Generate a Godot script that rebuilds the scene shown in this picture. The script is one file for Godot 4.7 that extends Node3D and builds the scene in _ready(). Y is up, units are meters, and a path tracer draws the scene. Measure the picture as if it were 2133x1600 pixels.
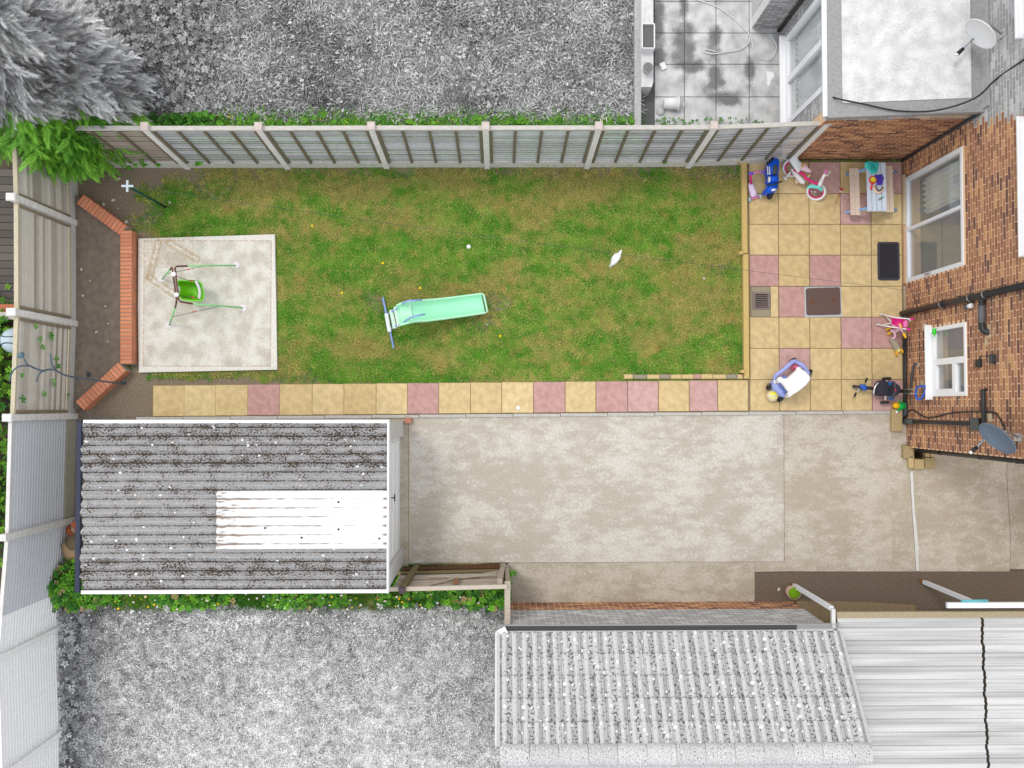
extends Node3D
# A back garden seen straight down from a drone. x runs with the picture's width, z with its height, y up; metres.
const EYE := Vector3(0, 16.2, 0)
const FOCAL := 1750.0
var lens_basis: Basis
var rng := RandomNumberGenerator.new()
var taken := {}
var M := {}
var T := {}
var cube: ArrayMesh
var brick_meshes := []
var grey_brick_meshes := []
var coping_meshes := []

# ---------------------------------------------------------------- helpers
func P(px: float, py: float, h := 0.0) -> Vector3:          # where the ray through a photo pixel meets the level h
	var d := lens_basis * Vector3(px - 1066.5, 800.0 - py, -FOCAL)
	return EYE + d * ((h - EYE.y) / d.y)
func PX(px: float, py: float, wall_x: float) -> Vector3:    # where it meets a wall across x
	var d := lens_basis * Vector3(px - 1066.5, 800.0 - py, -FOCAL)
	return EYE + d * ((wall_x - EYE.x) / d.x)
func lin(v: float) -> float:
	v /= 255.0
	return v / 12.92 if v <= 0.04045 else pow((v + 0.055) / 1.055, 2.4)
func A(r: float, g: float, b: float, gain := 1.0) -> Color:    # base colour (linear) of a surface that photographs as r g b
	return Color(lin(r), lin(g), lin(b)) * (gain / 1.18)
func G(v: float, gain := 1.0) -> Color:
	return A(v, v, v, gain)
func S(c: Color) -> Color:
	return Color(c.r, c.g, c.b).linear_to_srgb()
func numbered(n: String) -> String:
	var k: int = taken.get(n, 0)
	taken[n] = k + 1
	return n if k == 0 else "%s_%03d" % [n, k]
func tag(o: Node, label: String, category := "", group := "", kind := "") -> void:
	if label: o.set_meta("label", label)
	if category: o.set_meta("category", category)
	if group: o.set_meta("group", group)
	if kind: o.set_meta("kind", kind)
func thing(called: String, label: String, category: String, base: Vector3, group := "", kind := "") -> Node3D:
	var o := Node3D.new()
	o.name = numbered(called)
	add_child(o)
	o.position = base
	tag(o, label, category, group, kind)
	return o
func piece(parent: Node, called: String, mesh: Mesh, m: Material, t := Transform3D()) -> MeshInstance3D:
	var o := MeshInstance3D.new()
	o.name = numbered(called) if parent == self else called
	o.mesh = mesh
	o.material_override = m
	parent.add_child(o, true)
	o.transform = t
	return o
func block(parent: Node3D, called: String, m: Material, at: Vector3, size: Vector3, turn := Basis()) -> MeshInstance3D:   # world-placed box under a thing
	return piece(parent, called, cube, m, Transform3D(turn * Basis.from_scale(size), at - base_of(parent)))
func base_of(n: Node) -> Vector3:
	var p := Vector3.ZERO
	while n != null and n != self and n is Node3D:
		p += (n as Node3D).position
		n = n.get_parent()
	return p

class MB:
	var st := SurfaceTool.new()
	var o := Vector3.ZERO
	var c := Color.WHITE
	func _init(base := Vector3.ZERO, smooth := false) -> void:
		o = base
		st.begin(Mesh.PRIMITIVE_TRIANGLES)
		st.set_smooth_group(0 if smooth else -1)
	func smooth(on: bool) -> void:
		st.set_smooth_group(0 if on else -1)
	func v(p: Vector3) -> void:
		st.set_color(c)
		st.set_uv(Vector2(p.x, p.z))
		st.add_vertex(p - o)
	func tri(a: Vector3, b: Vector3, d: Vector3) -> void:
		v(a); v(b); v(d)
	func quad(a: Vector3, b: Vector3, d: Vector3, e: Vector3) -> void:
		tri(a, b, d); tri(a, d, e)
	func box(at: Vector3, size: Vector3, turn := Basis()) -> void:
		var p := []
		for i in 8:
			p.append(at + turn * (Vector3((i & 1) - 0.5, ((i >> 1) & 1) - 0.5, ((i >> 2) & 1) - 0.5) * size))
		quad(p[2], p[3], p[7], p[6]) ; quad(p[0], p[4], p[5], p[1])
		quad(p[6], p[7], p[5], p[4]) ; quad(p[3], p[2], p[0], p[1])
		quad(p[7], p[3], p[1], p[5]) ; quad(p[2], p[6], p[4], p[0])
	func bar(a: Vector3, b: Vector3, w: float, h: float, up := Vector3.UP) -> void:
		var z := (b - a).normalized()
		var x := up.cross(z).normalized()
		box((a + b) / 2, Vector3(w, h, a.distance_to(b)), Basis(x, z.cross(x), z))
	func bevel(at: Vector3, size: Vector3, r: float, turn := Basis()) -> void:      # chamfered box
		var s := size / 2
		var f := func(x, y, z): return at + turn * Vector3(x, y, z)
		for sg in [-1.0, 1.0]:
			var a: Array = [f.call(-s.x + r, sg * s.y, -s.z + r), f.call(s.x - r, sg * s.y, -s.z + r), f.call(s.x - r, sg * s.y, s.z - r), f.call(-s.x + r, sg * s.y, s.z - r)]
			var b: Array = [f.call(-s.x, sg * (s.y - r), -s.z), f.call(s.x, sg * (s.y - r), -s.z), f.call(s.x, sg * (s.y - r), s.z), f.call(-s.x, sg * (s.y - r), s.z)]
			if sg > 0: quad(a[0], a[1], a[2], a[3])
			else: quad(a[3], a[2], a[1], a[0])
			for i in 4:
				var j := (i + 1) % 4
				if sg > 0: quad(a[i], b[i], b[j], a[j])
				else: quad(a[j], b[j], b[i], a[i])
		var lo: Array = [f.call(-s.x, -s.y + r, -s.z), f.call(s.x, -s.y + r, -s.z), f.call(s.x, -s.y + r, s.z), f.call(-s.x, -s.y + r, s.z)]
		var hi: Array = [f.call(-s.x, s.y - r, -s.z), f.call(s.x, s.y - r, -s.z), f.call(s.x, s.y - r, s.z), f.call(-s.x, s.y - r, s.z)]
		for i in 4:
			var j := (i + 1) % 4
			quad(hi[i], lo[i], lo[j], hi[j])
	func tube(pts: Array, r, n := 8, closed := false) -> void:
		var rings := []
		var count := pts.size()
		var side := Vector3.ZERO
		for i in count:
			var d: Vector3
			if closed: d = (pts[(i + 1) % count] - pts[(i + count - 1) % count]).normalized()
			else: d = (pts[mini(i + 1, count - 1)] - pts[maxi(i - 1, 0)]).normalized()
			if side == Vector3.ZERO: side = d.cross(Vector3.UP if absf(d.y) < 0.9 else Vector3.RIGHT).normalized()
			side = (side - d * side.dot(d)).normalized()
			var up := d.cross(side)
			var rad: float = r[i] if r is Array else r
			var ring := []
			for k in n:
				var a := TAU * k / n
				ring.append(pts[i] + (side * cos(a) + up * sin(a)) * rad)
			rings.append(ring)
		for i in (count if closed else count - 1):
			var e: Array = rings[i]
			var g: Array = rings[(i + 1) % count]
			for k in n:
				quad(e[k], e[(k + 1) % n], g[(k + 1) % n], g[k])
		if not closed:
			for k in range(1, n - 1):
				tri(rings[0][0], rings[0][k + 1], rings[0][k])
				tri(rings[-1][0], rings[-1][k], rings[-1][k + 1])
	func prism(poly: Array, low: float, high: float) -> void:      # outline in x and z, flat top
		var n := poly.size()
		var flat := PackedVector2Array()
		for p in poly: flat.append(Vector2(p.x, p.z))
		var t := Geometry2D.triangulate_polygon(flat)
		for i in range(0, t.size(), 3):
			var q := []
			for k in 3: q.append(Vector3(flat[t[i + k]].x, high, flat[t[i + k]].y))
			if (q[1] - q[0]).cross(q[2] - q[0]).y > 0: tri(q[0], q[2], q[1])
			else: tri(q[0], q[1], q[2])
		if low < high:
			for i in n:
				var a := flat[i]
				var b := flat[(i + 1) % n]
				quad(Vector3(a.x, high, a.y), Vector3(a.x, low, a.y), Vector3(b.x, low, b.y), Vector3(b.x, high, b.y))
	func pillow(poly: Array, rise: float, skirt := 0.0, rings := 4, power := 1.0) -> void:   # outline swelling to a rounded top
		var n := poly.size()
		var mid := Vector3.ZERO
		for p in poly: mid += p / n
		var last := []
		for p in poly: last.append(p - Vector3(0, skirt, 0))
		for k in range(0, rings + 1):
			var t := float(k) / rings * PI / 2
			var s := cos(t)
			var now := []
			for p in poly:
				now.append(mid + (p - mid) * pow(s, 0.6) + Vector3.UP * rise * pow(sin(t), power))
			for i in n: quad(last[i], last[(i + 1) % n], now[(i + 1) % n], now[i])
			last = now
	func ball(at: Vector3, r: Vector3, n := 12, m := 7, turn := Basis(), from := -1.0) -> void:
		var last := []
		for i in m + 1:
			var t := asin(from) + (PI / 2 - asin(from)) * i / m
			var ring := []
			for k in n:
				var a := TAU * k / n
				ring.append(at + turn * (Vector3(cos(t) * cos(a), sin(t), cos(t) * sin(a)) * r))
			if last:
				for k in n: quad(last[k], last[(k + 1) % n], ring[(k + 1) % n], ring[k])
			last = ring
	func ring(at: Vector3, axis: Vector3, r: float, tr: float, n := 18, k := 6) -> void:
		var x := axis.cross(Vector3.UP if absf(axis.y) < 0.95 else Vector3.RIGHT).normalized()
		var y := axis.cross(x).normalized()
		var pts := []
		for i in n: pts.append(at + (x * cos(TAU * i / n) + y * sin(TAU * i / n)) * r)
		tube(pts, tr, k, true)
	func cyl(a: Vector3, b: Vector3, r, n := 12) -> void:
		tube([a, b], r, n)
	func done() -> ArrayMesh:
		st.generate_normals()
		return st.commit()

func make(parent: Node, called: String, mb: MB, m: Material) -> MeshInstance3D:
	return piece(parent, called, mb.done(), m)
func mb_for(t: Node, smooth := false) -> MB:
	return MB.new(base_of(t), smooth)
func tubes(t: Node, called: String, m: Material, pts: Array, r, n := 8) -> MeshInstance3D:
	var b := mb_for(t, true)
	b.tube(pts, r, n)
	return make(t, called, b, m)
func px(list: Array, h := 0.0) -> Array:      # [[x, y], [x, y, h] ...] -> points
	var out := []
	for p in list: out.append(P(p[0], p[1], p[2] if p.size() > 2 else h))
	return out
func curve(pts: Array, n := 6) -> Array:      # smooth line through points
	var out := []
	for i in pts.size() - 1:
		var a: Vector3 = pts[maxi(i - 1, 0)]
		var d: Vector3 = pts[mini(i + 2, pts.size() - 1)]
		for k in n: out.append((pts[i] as Vector3).cubic_interpolate(pts[i + 1], a, d, float(k) / n))
	out.append(pts[-1])
	return out

# ---------------------------------------------------------------- textures
func noise_bytes(size: int, freq: float, octaves := 4, sd := 1, kind := FastNoiseLite.TYPE_SIMPLEX_SMOOTH) -> PackedByteArray:
	var n := FastNoiseLite.new()
	n.noise_type = kind
	n.frequency = freq
	n.fractal_octaves = octaves
	n.seed = sd
	var im := n.get_seamless_image(size, size, false, false, 0.1, true)
	im.convert(Image.FORMAT_L8)
	return im.get_data()
func to_texture(w: int, h: int, rgb: PackedByteArray) -> ImageTexture:
	return ImageTexture.create_from_image(Image.create_from_data(w, h, false, Image.FORMAT_RGB8, rgb))
func grain(size: int, coarse: float, fine: float, low: Color, high: Color, fleck := Color.BLACK, flecks := 0, sd := 1, mixed := 0.5) -> ImageTexture:
	var a := noise_bytes(size, coarse, 5, sd)
	var b := noise_bytes(size, fine, 2, sd + 7)
	var f := noise_bytes(size, fine * 0.6, 3, sd + 13)
	var out := PackedByteArray()
	out.resize(size * size * 3)
	for i in size * size:
		var t := (a[i] * (1.0 - mixed) + b[i] * mixed) / 255.0
		t = clampf((t - 0.5) * 1.7 + 0.5, 0.0, 1.0)
		var c := low.lerp(high, t)
		if f[i] > 255 - flecks: c = c.lerp(fleck, 0.75)
		var s := S(c)
		out[i * 3] = int(s.r * 255); out[i * 3 + 1] = int(s.g * 255); out[i * 3 + 2] = int(s.b * 255)
	return to_texture(size, size, out)
func mat(c: Color, rough := 0.8, tex: Texture2D = null, scale := Vector3.ONE, tri := true) -> StandardMaterial3D:
	var m := StandardMaterial3D.new()
	m.albedo_color = S(c)
	m.roughness = rough
	m.metallic_specular = 0.35
	if tex:
		m.albedo_texture = tex
		m.uv1_triplanar = tri
		m.uv1_world_triplanar = tri
		m.uv1_scale = scale
	return m
func tinted(tex: Texture2D = null, scale := Vector3.ONE, rough := 0.9) -> StandardMaterial3D:   # takes vertex and copy colours
	var m := mat(Color.WHITE, rough, tex, scale)
	m.vertex_color_use_as_albedo = true
	return m

# ---------------------------------------------------------------- the scene
func _ready() -> void:
	rng.seed = 20240611
	var straight := Basis(Vector3(1, 0, 0), Vector3(0, 0, -1), Vector3(0, 1, 0))
	var nadir := (straight * Vector3(1040 - 1066.5, 800 - 846, -FOCAL)).normalized()
	lens_basis = Basis(Quaternion(nadir, Vector3.DOWN)) * straight
	var cam := Camera3D.new()
	cam.name = "camera"
	add_child(cam)
	cam.transform = Transform3D(lens_basis, EYE)
	cam.fov = rad_to_deg(2 * atan(800.0 / FOCAL))
	cam.near = 0.1
	cam.far = 400.0
	cam.current = true
	var sky_look := ProceduralSkyMaterial.new()
	sky_look.sky_top_color = Color(0.945, 0.955, 0.975)
	sky_look.sky_horizon_color = Color(0.945, 0.955, 0.97)
	sky_look.ground_horizon_color = Color(0.72, 0.72, 0.70)
	sky_look.ground_bottom_color = Color(0.55, 0.54, 0.52)
	sky_look.sky_energy_multiplier = 1.0
	sky_look.sun_angle_max = 1.0
	var sky := Sky.new()
	sky.sky_material = sky_look
	var env := Environment.new()
	env.background_mode = Environment.BG_SKY
	env.sky = sky
	env.tonemap_mode = Environment.TONE_MAPPER_LINEAR
	env.tonemap_exposure = 1.46
	env.sdfgi_enabled = true
	env.ssao_enabled = true
	env.ssil_enabled = true
	var around := WorldEnvironment.new()
	around.name = "world_environment"
	around.environment = env
	add_child(around)
	var sun := DirectionalLight3D.new()
	sun.name = "sun"
	add_child(sun)
	sun.light_energy = 0.3
	sun.light_color = Color(1.0, 0.975, 0.94)
	sun.light_angular_distance = 14.0
	sun.shadow_enabled = true
	sun.look_at_from_position(Vector3(-6, 16, -5), Vector3(0, 0, 0), Vector3.FORWARD)

	surfaces()
	ground()
	paving()
	concrete()
	north_fence()
	west_fence()
	house()
	extension()
	garage()
	tile_garage()
	carport()
	side_gate()
	raised_bed()
	neighbour_patio()
	swing()
	slide()
	patio_toys()
	picnic_table()
	push_toys()
	small_things()
	behind_west_fence()
	vegetation()

func surfaces() -> void:
	var b := MB.new()
	b.box(Vector3.ZERO, Vector3.ONE)
	cube = b.done()
	T.mottle = grain(512, 0.012, 0.12, Color(0.70, 0.70, 0.70), Color(1, 1, 1), Color(0.45, 0.44, 0.42), 0, 3)
	T.rough = grain(512, 0.02, 0.25, Color(0.62, 0.61, 0.60), Color(1, 1, 1), Color(0.32, 0.29, 0.26), 34, 5, 0.6)
	T.soft = grain(256, 0.03, 0.2, Color(0.88, 0.88, 0.88), Color(1, 1, 1), Color.WHITE, 0, 9)
	T.slab = grain(512, 0.010, 0.25, Color(0.68, 0.66, 0.63), Color(1, 1, 1), Color(0.52, 0.47, 0.41), 40, 11, 0.5)
	T.wood = grain(512, 0.02, 0.1, Color(0.55, 0.54, 0.53), Color(1, 1, 1), Color(0.30, 0.27, 0.24), 22, 15, 0.55)
	T.soil = grain(1024, 0.01, 0.3, A(94, 84, 75), A(152, 138, 124), A(200, 188, 172), 28, 21, 0.75)
	M.white = mat(Color(0.80, 0.80, 0.80), 0.45, T.soft, Vector3.ONE * 2)
	M.upvc = mat(Color(0.82, 0.83, 0.85), 0.3)
	M.black = mat(Color(0.02, 0.02, 0.022), 0.45)
	M.rubber = mat(Color(0.035, 0.035, 0.037), 0.8)
	M.dark = mat(Color(0.03, 0.026, 0.022), 0.95)
	M.silver = mat(Color(0.62, 0.63, 0.65), 0.3)
	M.silver.metallic = 0.85
	M.pane = StandardMaterial3D.new()
	M.pane.transparency = BaseMaterial3D.TRANSPARENCY_ALPHA
	M.pane.albedo_color = Color(0.75, 0.8, 0.82, 0.16)
	M.pane.roughness = 0.03
	M.pane.metallic_specular = 0.9
	M.post = mat(A(222, 220, 218, 1.3), 0.9, T.mottle, Vector3.ONE * 1.3)
	M.board = mat(A(212, 211, 206, 1.25), 0.9, T.rough, Vector3.ONE * 1.1)
	M.brick = tinted(T.mottle, Vector3.ONE * 2.3, 0.92)
	M.leaf = tinted(null, Vector3.ONE, 0.6)
	M.leaf.backlight_enabled = true
	M.leaf.backlight = Color(0.12, 0.16, 0.05)
	M.grass = tinted(null, Vector3.ONE, 0.85)
	for k in 14:
		var t := rng.randf()
		var c: Color = A(128, 88, 74).lerp(A(180, 134, 104), t)
		if k % 5 == 0: c = A(116, 86, 78)
		if k % 7 == 3: c = A(196, 152, 112)
		b = MB.new()
		b.c = c * 1.3
		b.box(Vector3.ZERO, Vector3.ONE)
		brick_meshes.append(b.done())
		b = MB.new()
		b.c = G(lerpf(150, 196, rng.randf())) * 1.35
		b.box(Vector3.ZERO, Vector3.ONE)
		grey_brick_meshes.append(b.done())
		b = MB.new()
		b.c = A(232, 156, 120).lerp(A(212, 130, 98), rng.randf()) * 1.05
		b.bevel(Vector3.ZERO, Vector3.ONE, 0.06)
		coping_meshes.append(b.done())

# ---------------------------------------------------------------- ground, lawn, soil
var patch_noise := FastNoiseLite.new()
var tuft_noise := FastNoiseLite.new()
var worn_spots := []
func bare(x: float, z: float) -> float:          # 0 turf .. 1 bare soil
	var n := patch_noise.get_noise_2d(x * 1.7 + 31, z * 1.7) * 0.45
	var left := smoothstep(-6.0, -7.2, x + n * 1.4)
	var upper := smoothstep(-3.75, -4.5, z + n * 0.9) * smoothstep(-3.4, -6.8, x + n * 3.0)
	var edge := smoothstep(-4.28, -4.62, z + n * 0.35) * 0.8
	var low := smoothstep(-0.72, -0.42, z + n * 0.3) * smoothstep(-3.0, -5.6, x) + smoothstep(-0.62, -0.42, z + n * 0.25) * 0.45
	var worn := 0.0
	for e in worn_spots: worn = maxf(worn, 0.75 * smoothstep(1.3, 0.4, Vector2((x - e.x) / 0.36, (z - e.z) / 0.22).length() + n * 1.6))
	return clampf(maxf(maxf(left, upper), maxf(maxf(edge, low), worn)), 0, 1)
func turf_colour(x: float, z: float) -> Color:
	var a := patch_noise.get_noise_2d(x * 0.55, z * 1.1)
	var b := patch_noise.get_noise_2d(x * 1.6 + 77, z * 3.1 - 9)
	var d := tuft_noise.get_noise_2d(x * 6, z * 6)
	var green: Color = A(74, 132, 32).lerp(A(112, 156, 50), clampf(b * 1.2 + 0.5, 0, 1))
	var dry: Color = A(150, 144, 78).lerp(A(172, 148, 88), clampf(d + 0.5, 0, 1))
	var t := smoothstep(-0.32, 0.5, a * 0.95 + b * 0.6 + d * 0.4 + smoothstep(-3.4, -4.5, z) * 0.3)
	var scorched := smoothstep(0.30, 0.5, patch_noise.get_noise_2d(x * 2.2 - 40, z * 2.2 + 13) + d * 0.25)
	return green.lerp(dry, t * 0.8).lerp(A(180, 148, 84), scorched * 0.4)
func ground() -> void:
	patch_noise.noise_type = FastNoiseLite.TYPE_SIMPLEX_SMOOTH
	patch_noise.frequency = 0.75
	patch_noise.fractal_octaves = 4
	patch_noise.seed = 4
	tuft_noise.frequency = 0.9
	tuft_noise.fractal_octaves = 3
	tuft_noise.seed = 8
	worn_spots = px([[1042, 627], [1500, 553], [1010, 672], [780, 632], [640, 790]])
	var soil := mat(Color.WHITE, 0.98, T.soil, Vector3.ONE * 0.6)
	var far := mat(Color(0.55, 0.55, 0.52), 0.98, T.soil, Vector3.ONE * 0.45)
	var b := MB.new()
	var da := P(1572, 613.5)
	var dd := P(1598.5, 641.5)
	var ga := P(1904, 938)
	var gd := P(1927, 957)
	var gx := [-120.0, da.x, dd.x, ga.x, gd.x, 120.0]
	var gz := [-120.0, da.z, dd.z, ga.z, gd.z, 120.0]
	for i in 5:
		for j in 5:
			if (i == 1 and j == 1) or (i == 3 and j == 3): continue
			b.quad(Vector3(gx[i], -0.05, gz[j]), Vector3(gx[i + 1], -0.05, gz[j]), Vector3(gx[i + 1], -0.05, gz[j + 1]), Vector3(gx[i], -0.05, gz[j + 1]))
	tag(make(self, "ground", b, far), "brown earth under the gardens", "ground", "", "structure")
	# the lawn and the bare earth round it: one sheet whose colours are turf, thatch and soil
	var p0 := P(150, 338)
	var p1 := P(1556, 872)
	var w := 1400
	var h := int(w * (p1.z - p0.z) / (p1.x - p0.x))
	var fine := noise_bytes(512, 0.3, 3, 5)
	var rgb := PackedByteArray()
	rgb.resize(w * h * 3)
	for j in h:
		var z := lerpf(p0.z, p1.z, (j + 0.5) / h)
		for i in w:
			var x := lerpf(p0.x, p1.x, (i + 0.5) / w)
			var f := fine[(j & 511) * 512 + (i & 511)] / 255.0
			var s: Color = A(98, 86, 76).lerp(A(164, 146, 128), f)
			var t: Color = turf_colour(x, z) * (0.6 + 0.6 * f)
			var c := S(t.lerp(s, bare(x, z) * 0.95))
			var k := (j * w + i) * 3
			rgb[k] = int(c.r * 255); rgb[k + 1] = int(c.g * 255); rgb[k + 2] = int(c.b * 255)
	var m := mat(Color.WHITE, 0.98, to_texture(w, h, rgb), Vector3(1 / (p1.x - p0.x), 1 / (p1.z - p0.z), 1), false)
	m.uv1_offset = Vector3(-p0.x / (p1.x - p0.x), -p0.z / (p1.z - p0.z), 0)
	b = MB.new()
	b.quad(Vector3(p0.x, 0, p0.z), Vector3(p1.x, 0, p0.z), Vector3(p1.x, 0, p1.z), Vector3(p0.x, 0, p1.z))
	tag(make(self, "lawn", b, m), "worn lawn with dry patches and bare earth along its edges", "lawn", "", "structure")
	b = MB.new()
	b.prism(px([[60, 850], [300, 868], [300, 1300], [60, 1300]]), -0.04, 0.004)
	tag(make(self, "side_soil", b, soil), "bare earth strip between the garage and the boundary fence", "soil", "", "structure")

# ---------------------------------------------------------------- slabs
func slab_piece(parent: Node3D, a: Vector3, c: Vector3, m: Material, top := 0.035) -> void:
	var g := 0.004
	var mid := (a + c) / 2
	var b := mb_for(parent)
	mid.y = top - 0.03 + rng.randf_range(-0.002, 0.002)
	var turn := Basis(Vector3.UP, rng.randf_range(-0.004, 0.004)) * Basis(Vector3.RIGHT, rng.randf_range(-0.003, 0.003))
	b.bevel(mid, Vector3(absf(c.x - a.x) - g * 2, 0.06, absf(c.z - a.z) - g * 2), 0.006, turn)
	make(parent, "slab", b, m)
func paving() -> void:
	var yellow := []
	var pink := []
	for k in 6:
		yellow.append(mat(A(240, 216, 166).lerp(A(226, 200, 148), rng.randf()), 0.9, T.slab, Vector3.ONE * (0.9 + 0.07 * k)))
		pink.append(mat(A(224, 186, 182).lerp(A(208, 164, 158), rng.randf()), 0.9, T.slab, Vector3.ONE * (0.9 + 0.07 * k)))
		yellow[k].uv1_offset = Vector3(k * 0.37, k * 0.11, k * 0.23)
		pink[k].uv1_offset = Vector3(k * 0.31, k * 0.17, k * 0.29)
	var bed := mat(A(160, 142, 112), 0.97, T.rough, Vector3.ONE * 2)
	var t := thing("patio", "yellow and pink square paving slabs of the patio and path", "patio", P(1710, 600), "", "structure")
	var xs := [1559.0, 1620.0, 1684.0, 1749.0, 1813.0, 1877.0]
	var ys := [338.0, 404.0, 468.0, 532.0, 597.0, 661.0, 726.0, 791.0, 856.0]
	var rows := ["YYPYP", "YYYPY", "YYYYY", "PYPYY", ".PmYY", "YYYPP", "YPYYY", "YYYYP"]
	for r in 8:
		for c in 5:
			var ch: String = rows[r][c]
			var shift: float = 3.0 * r / 8
			var a := P(xs[c] + shift, ys[r])
			var d := P(xs[c + 1] + shift, ys[r + 1])
			if r == 4 and c == 2: continue
			if r == 4 and c == 1: d = P(1676, ys[5])
			if r == 4 and c == 0:
				slab_piece(t, P(1604, ys[4]), P(1621, ys[5]), yellow[2])
				continue
			slab_piece(t, a, d, (pink if ch == "P" else yellow)[rng.randi() % 6])
	var edges := [320, 385, 450, 517, 583, 651, 717, 784, 849, 914, 980, 1045, 1111, 1177, 1241, 1307, 1371, 1435, 1494, 1558]
	var order := "YYYPYYYYPYYYPYPPYPY"
	for i in 19:
		var y0: float = 803.0 - (edges[i] - 320) * 0.0097
		slab_piece(t, P(edges[i], y0), P(edges[i + 1], y0 + 64.5), (pink if order[i] == "P" else yellow)[rng.randi() % 6])
	var b := mb_for(t)
	for e in [[1556, 334, 1884, 613.5], [1556, 613.5, 1572, 641.5], [1598.5, 613.5, 1884, 641.5], [1556, 641.5, 1884, 858]]:
		b.prism(px([[e[0], e[1]], [e[2], e[1]], [e[2], e[3]], [e[0], e[3]]]), -0.03, 0.012)
	b.prism(px([[318, 802], [1557, 789], [1557, 858], [318, 870]]), -0.03, 0.010)
	make(t, "mortar_bed", b, bed)
	# kerb strips below the path
	var kerb := mat(A(206, 203, 196), 0.9, T.mottle, Vector3.ONE * 1.7)
	var k := thing("kerb", "row of pale concrete kerb edging beside the path", "kerb", P(1000, 862), "", "structure")
	var x := 285.0
	while x < 1876:
		var x2 := minf(x + 98, 1876)
		var y0: float = 868.5 - (x - 320) * 0.0090
		b = mb_for(k)
		var a := P(x, y0)
		var d := P(x2, y0 + 7.5 - 0.8)
		b.bevel(Vector3((a.x + d.x) / 2, 0.0, (a.z + d.z) / 2), Vector3(d.x - a.x - 0.008, 0.11, d.z - a.z), 0.008)
		make(k, "kerb_stone", b, kerb)
		x = x2
	# step along the foot of the house wall
	var s := thing("house_step", "narrow cream concrete step along the house wall", "step", P(1884, 600))
	var cream := mat(A(232, 214, 176), 0.9, T.mottle, Vector3.ONE * 2)
	var plain := mat(A(196, 184, 160), 0.9, T.rough, Vector3.ONE * 2)
	b = mb_for(s)
	b.prism(px([[1878, 366], [1893, 366], [1893, 470], [1878, 470]]), 0, 0.09)
	make(s, "painted_end", b, cream)
	b = mb_for(s)
	b.prism(px([[1878, 470.6], [1893, 470.6], [1894, 592], [1880, 592]]), 0, 0.085)
	make(s, "middle_length", b, mat(A(230, 190, 152), 0.9, T.rough, Vector3.ONE * 2))
	b = mb_for(s)
	b.prism(px([[1880, 596], [1892, 596], [1892, 745], [1882, 745]]), 0, 0.06)
	make(s, "bare_length", b, plain)
	# timber sleepers between lawn and patio
	var wood := mat(A(226, 198, 128) * 1.08, 0.85, T.wood, Vector3(9, 9, 0.7))
	for e in [[1547, 334, 1556, 528], [1550, 529, 1559.5, 789]]:
		var a := P(e[0], e[1], 0.12)
		var d := P(e[2], e[3], 0.12)
		b = MB.new(Vector3((a.x + d.x) / 2, 0, (a.z + d.z) / 2))
		b.bevel(Vector3((a.x + d.x) / 2, 0.04, (a.z + d.z) / 2), Vector3(0.105, 0.16, d.z - a.z - 0.006), 0.008)
		var o := make(self, "timber_sleeper", b, wood)
		o.position = Vector3((a.x + d.x) / 2, 0, (a.z + d.z) / 2)
		tag(o, "pale timber sleeper edging the lawn, starting at the grey fence" if e[1] < 400 else "pale timber sleeper edging the lawn, with brown knots", "sleeper")
	for e in [[1537, 337], [1541.5, 528], [1545, 774]]:
		var a := P(e[0], e[1], 0.1)
		b = MB.new(a)
		b.bevel(a - Vector3(0, 0.02, 0), Vector3(0.07, 0.22, 0.06), 0.006)
		var o := make(self, "timber_peg", b, wood)
		o.position = a
		tag(o, "small square timber peg behind the sleeper edging", "peg", "sleeper pegs")
	# worn coloured blocks along the end of the path
	var xx := 1300.0
	var cols := "ydYdYypyydYpP"
	var i := 0
	while xx < 1546:
		var wpx: float = rng.randf_range(14, 30)
		var ch := cols[i % cols.length()]
		var c: Color = A(232, 206, 152) if ch in "yY" else (A(214, 168, 158) if ch in "pP" else A(172, 162, 142))
		var a := P(xx, 780.0 + rng.randf_range(-1, 0.5), 0.1)
		var d := P(minf(xx + wpx, 1548), 789.0, 0.1)
		b = MB.new(Vector3((a.x + d.x) / 2, 0, (a.z + d.z) / 2))
		b.bevel(Vector3((a.x + d.x) / 2, 0.04, (a.z + d.z) / 2), Vector3(d.x - a.x - 0.006, 0.12, d.z - a.z), 0.012)
		var o := make(self, "edging_block", b, mat(c, 0.95, T.rough, Vector3.ONE * 3))
		o.position = Vector3((a.x + d.x) / 2, 0, (a.z + d.z) / 2)
		tag(o, "weathered %s block in the short stone row edging the lawn" % ("yellow" if ch in "yY" else ("pink" if ch in "pP" else "grey")), "edging block", "%s blocks between lawn and path" % ("yellow" if ch in "yY" else ("pink" if ch in "pP" else "grey")))
		xx += wpx
		i += 1

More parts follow.
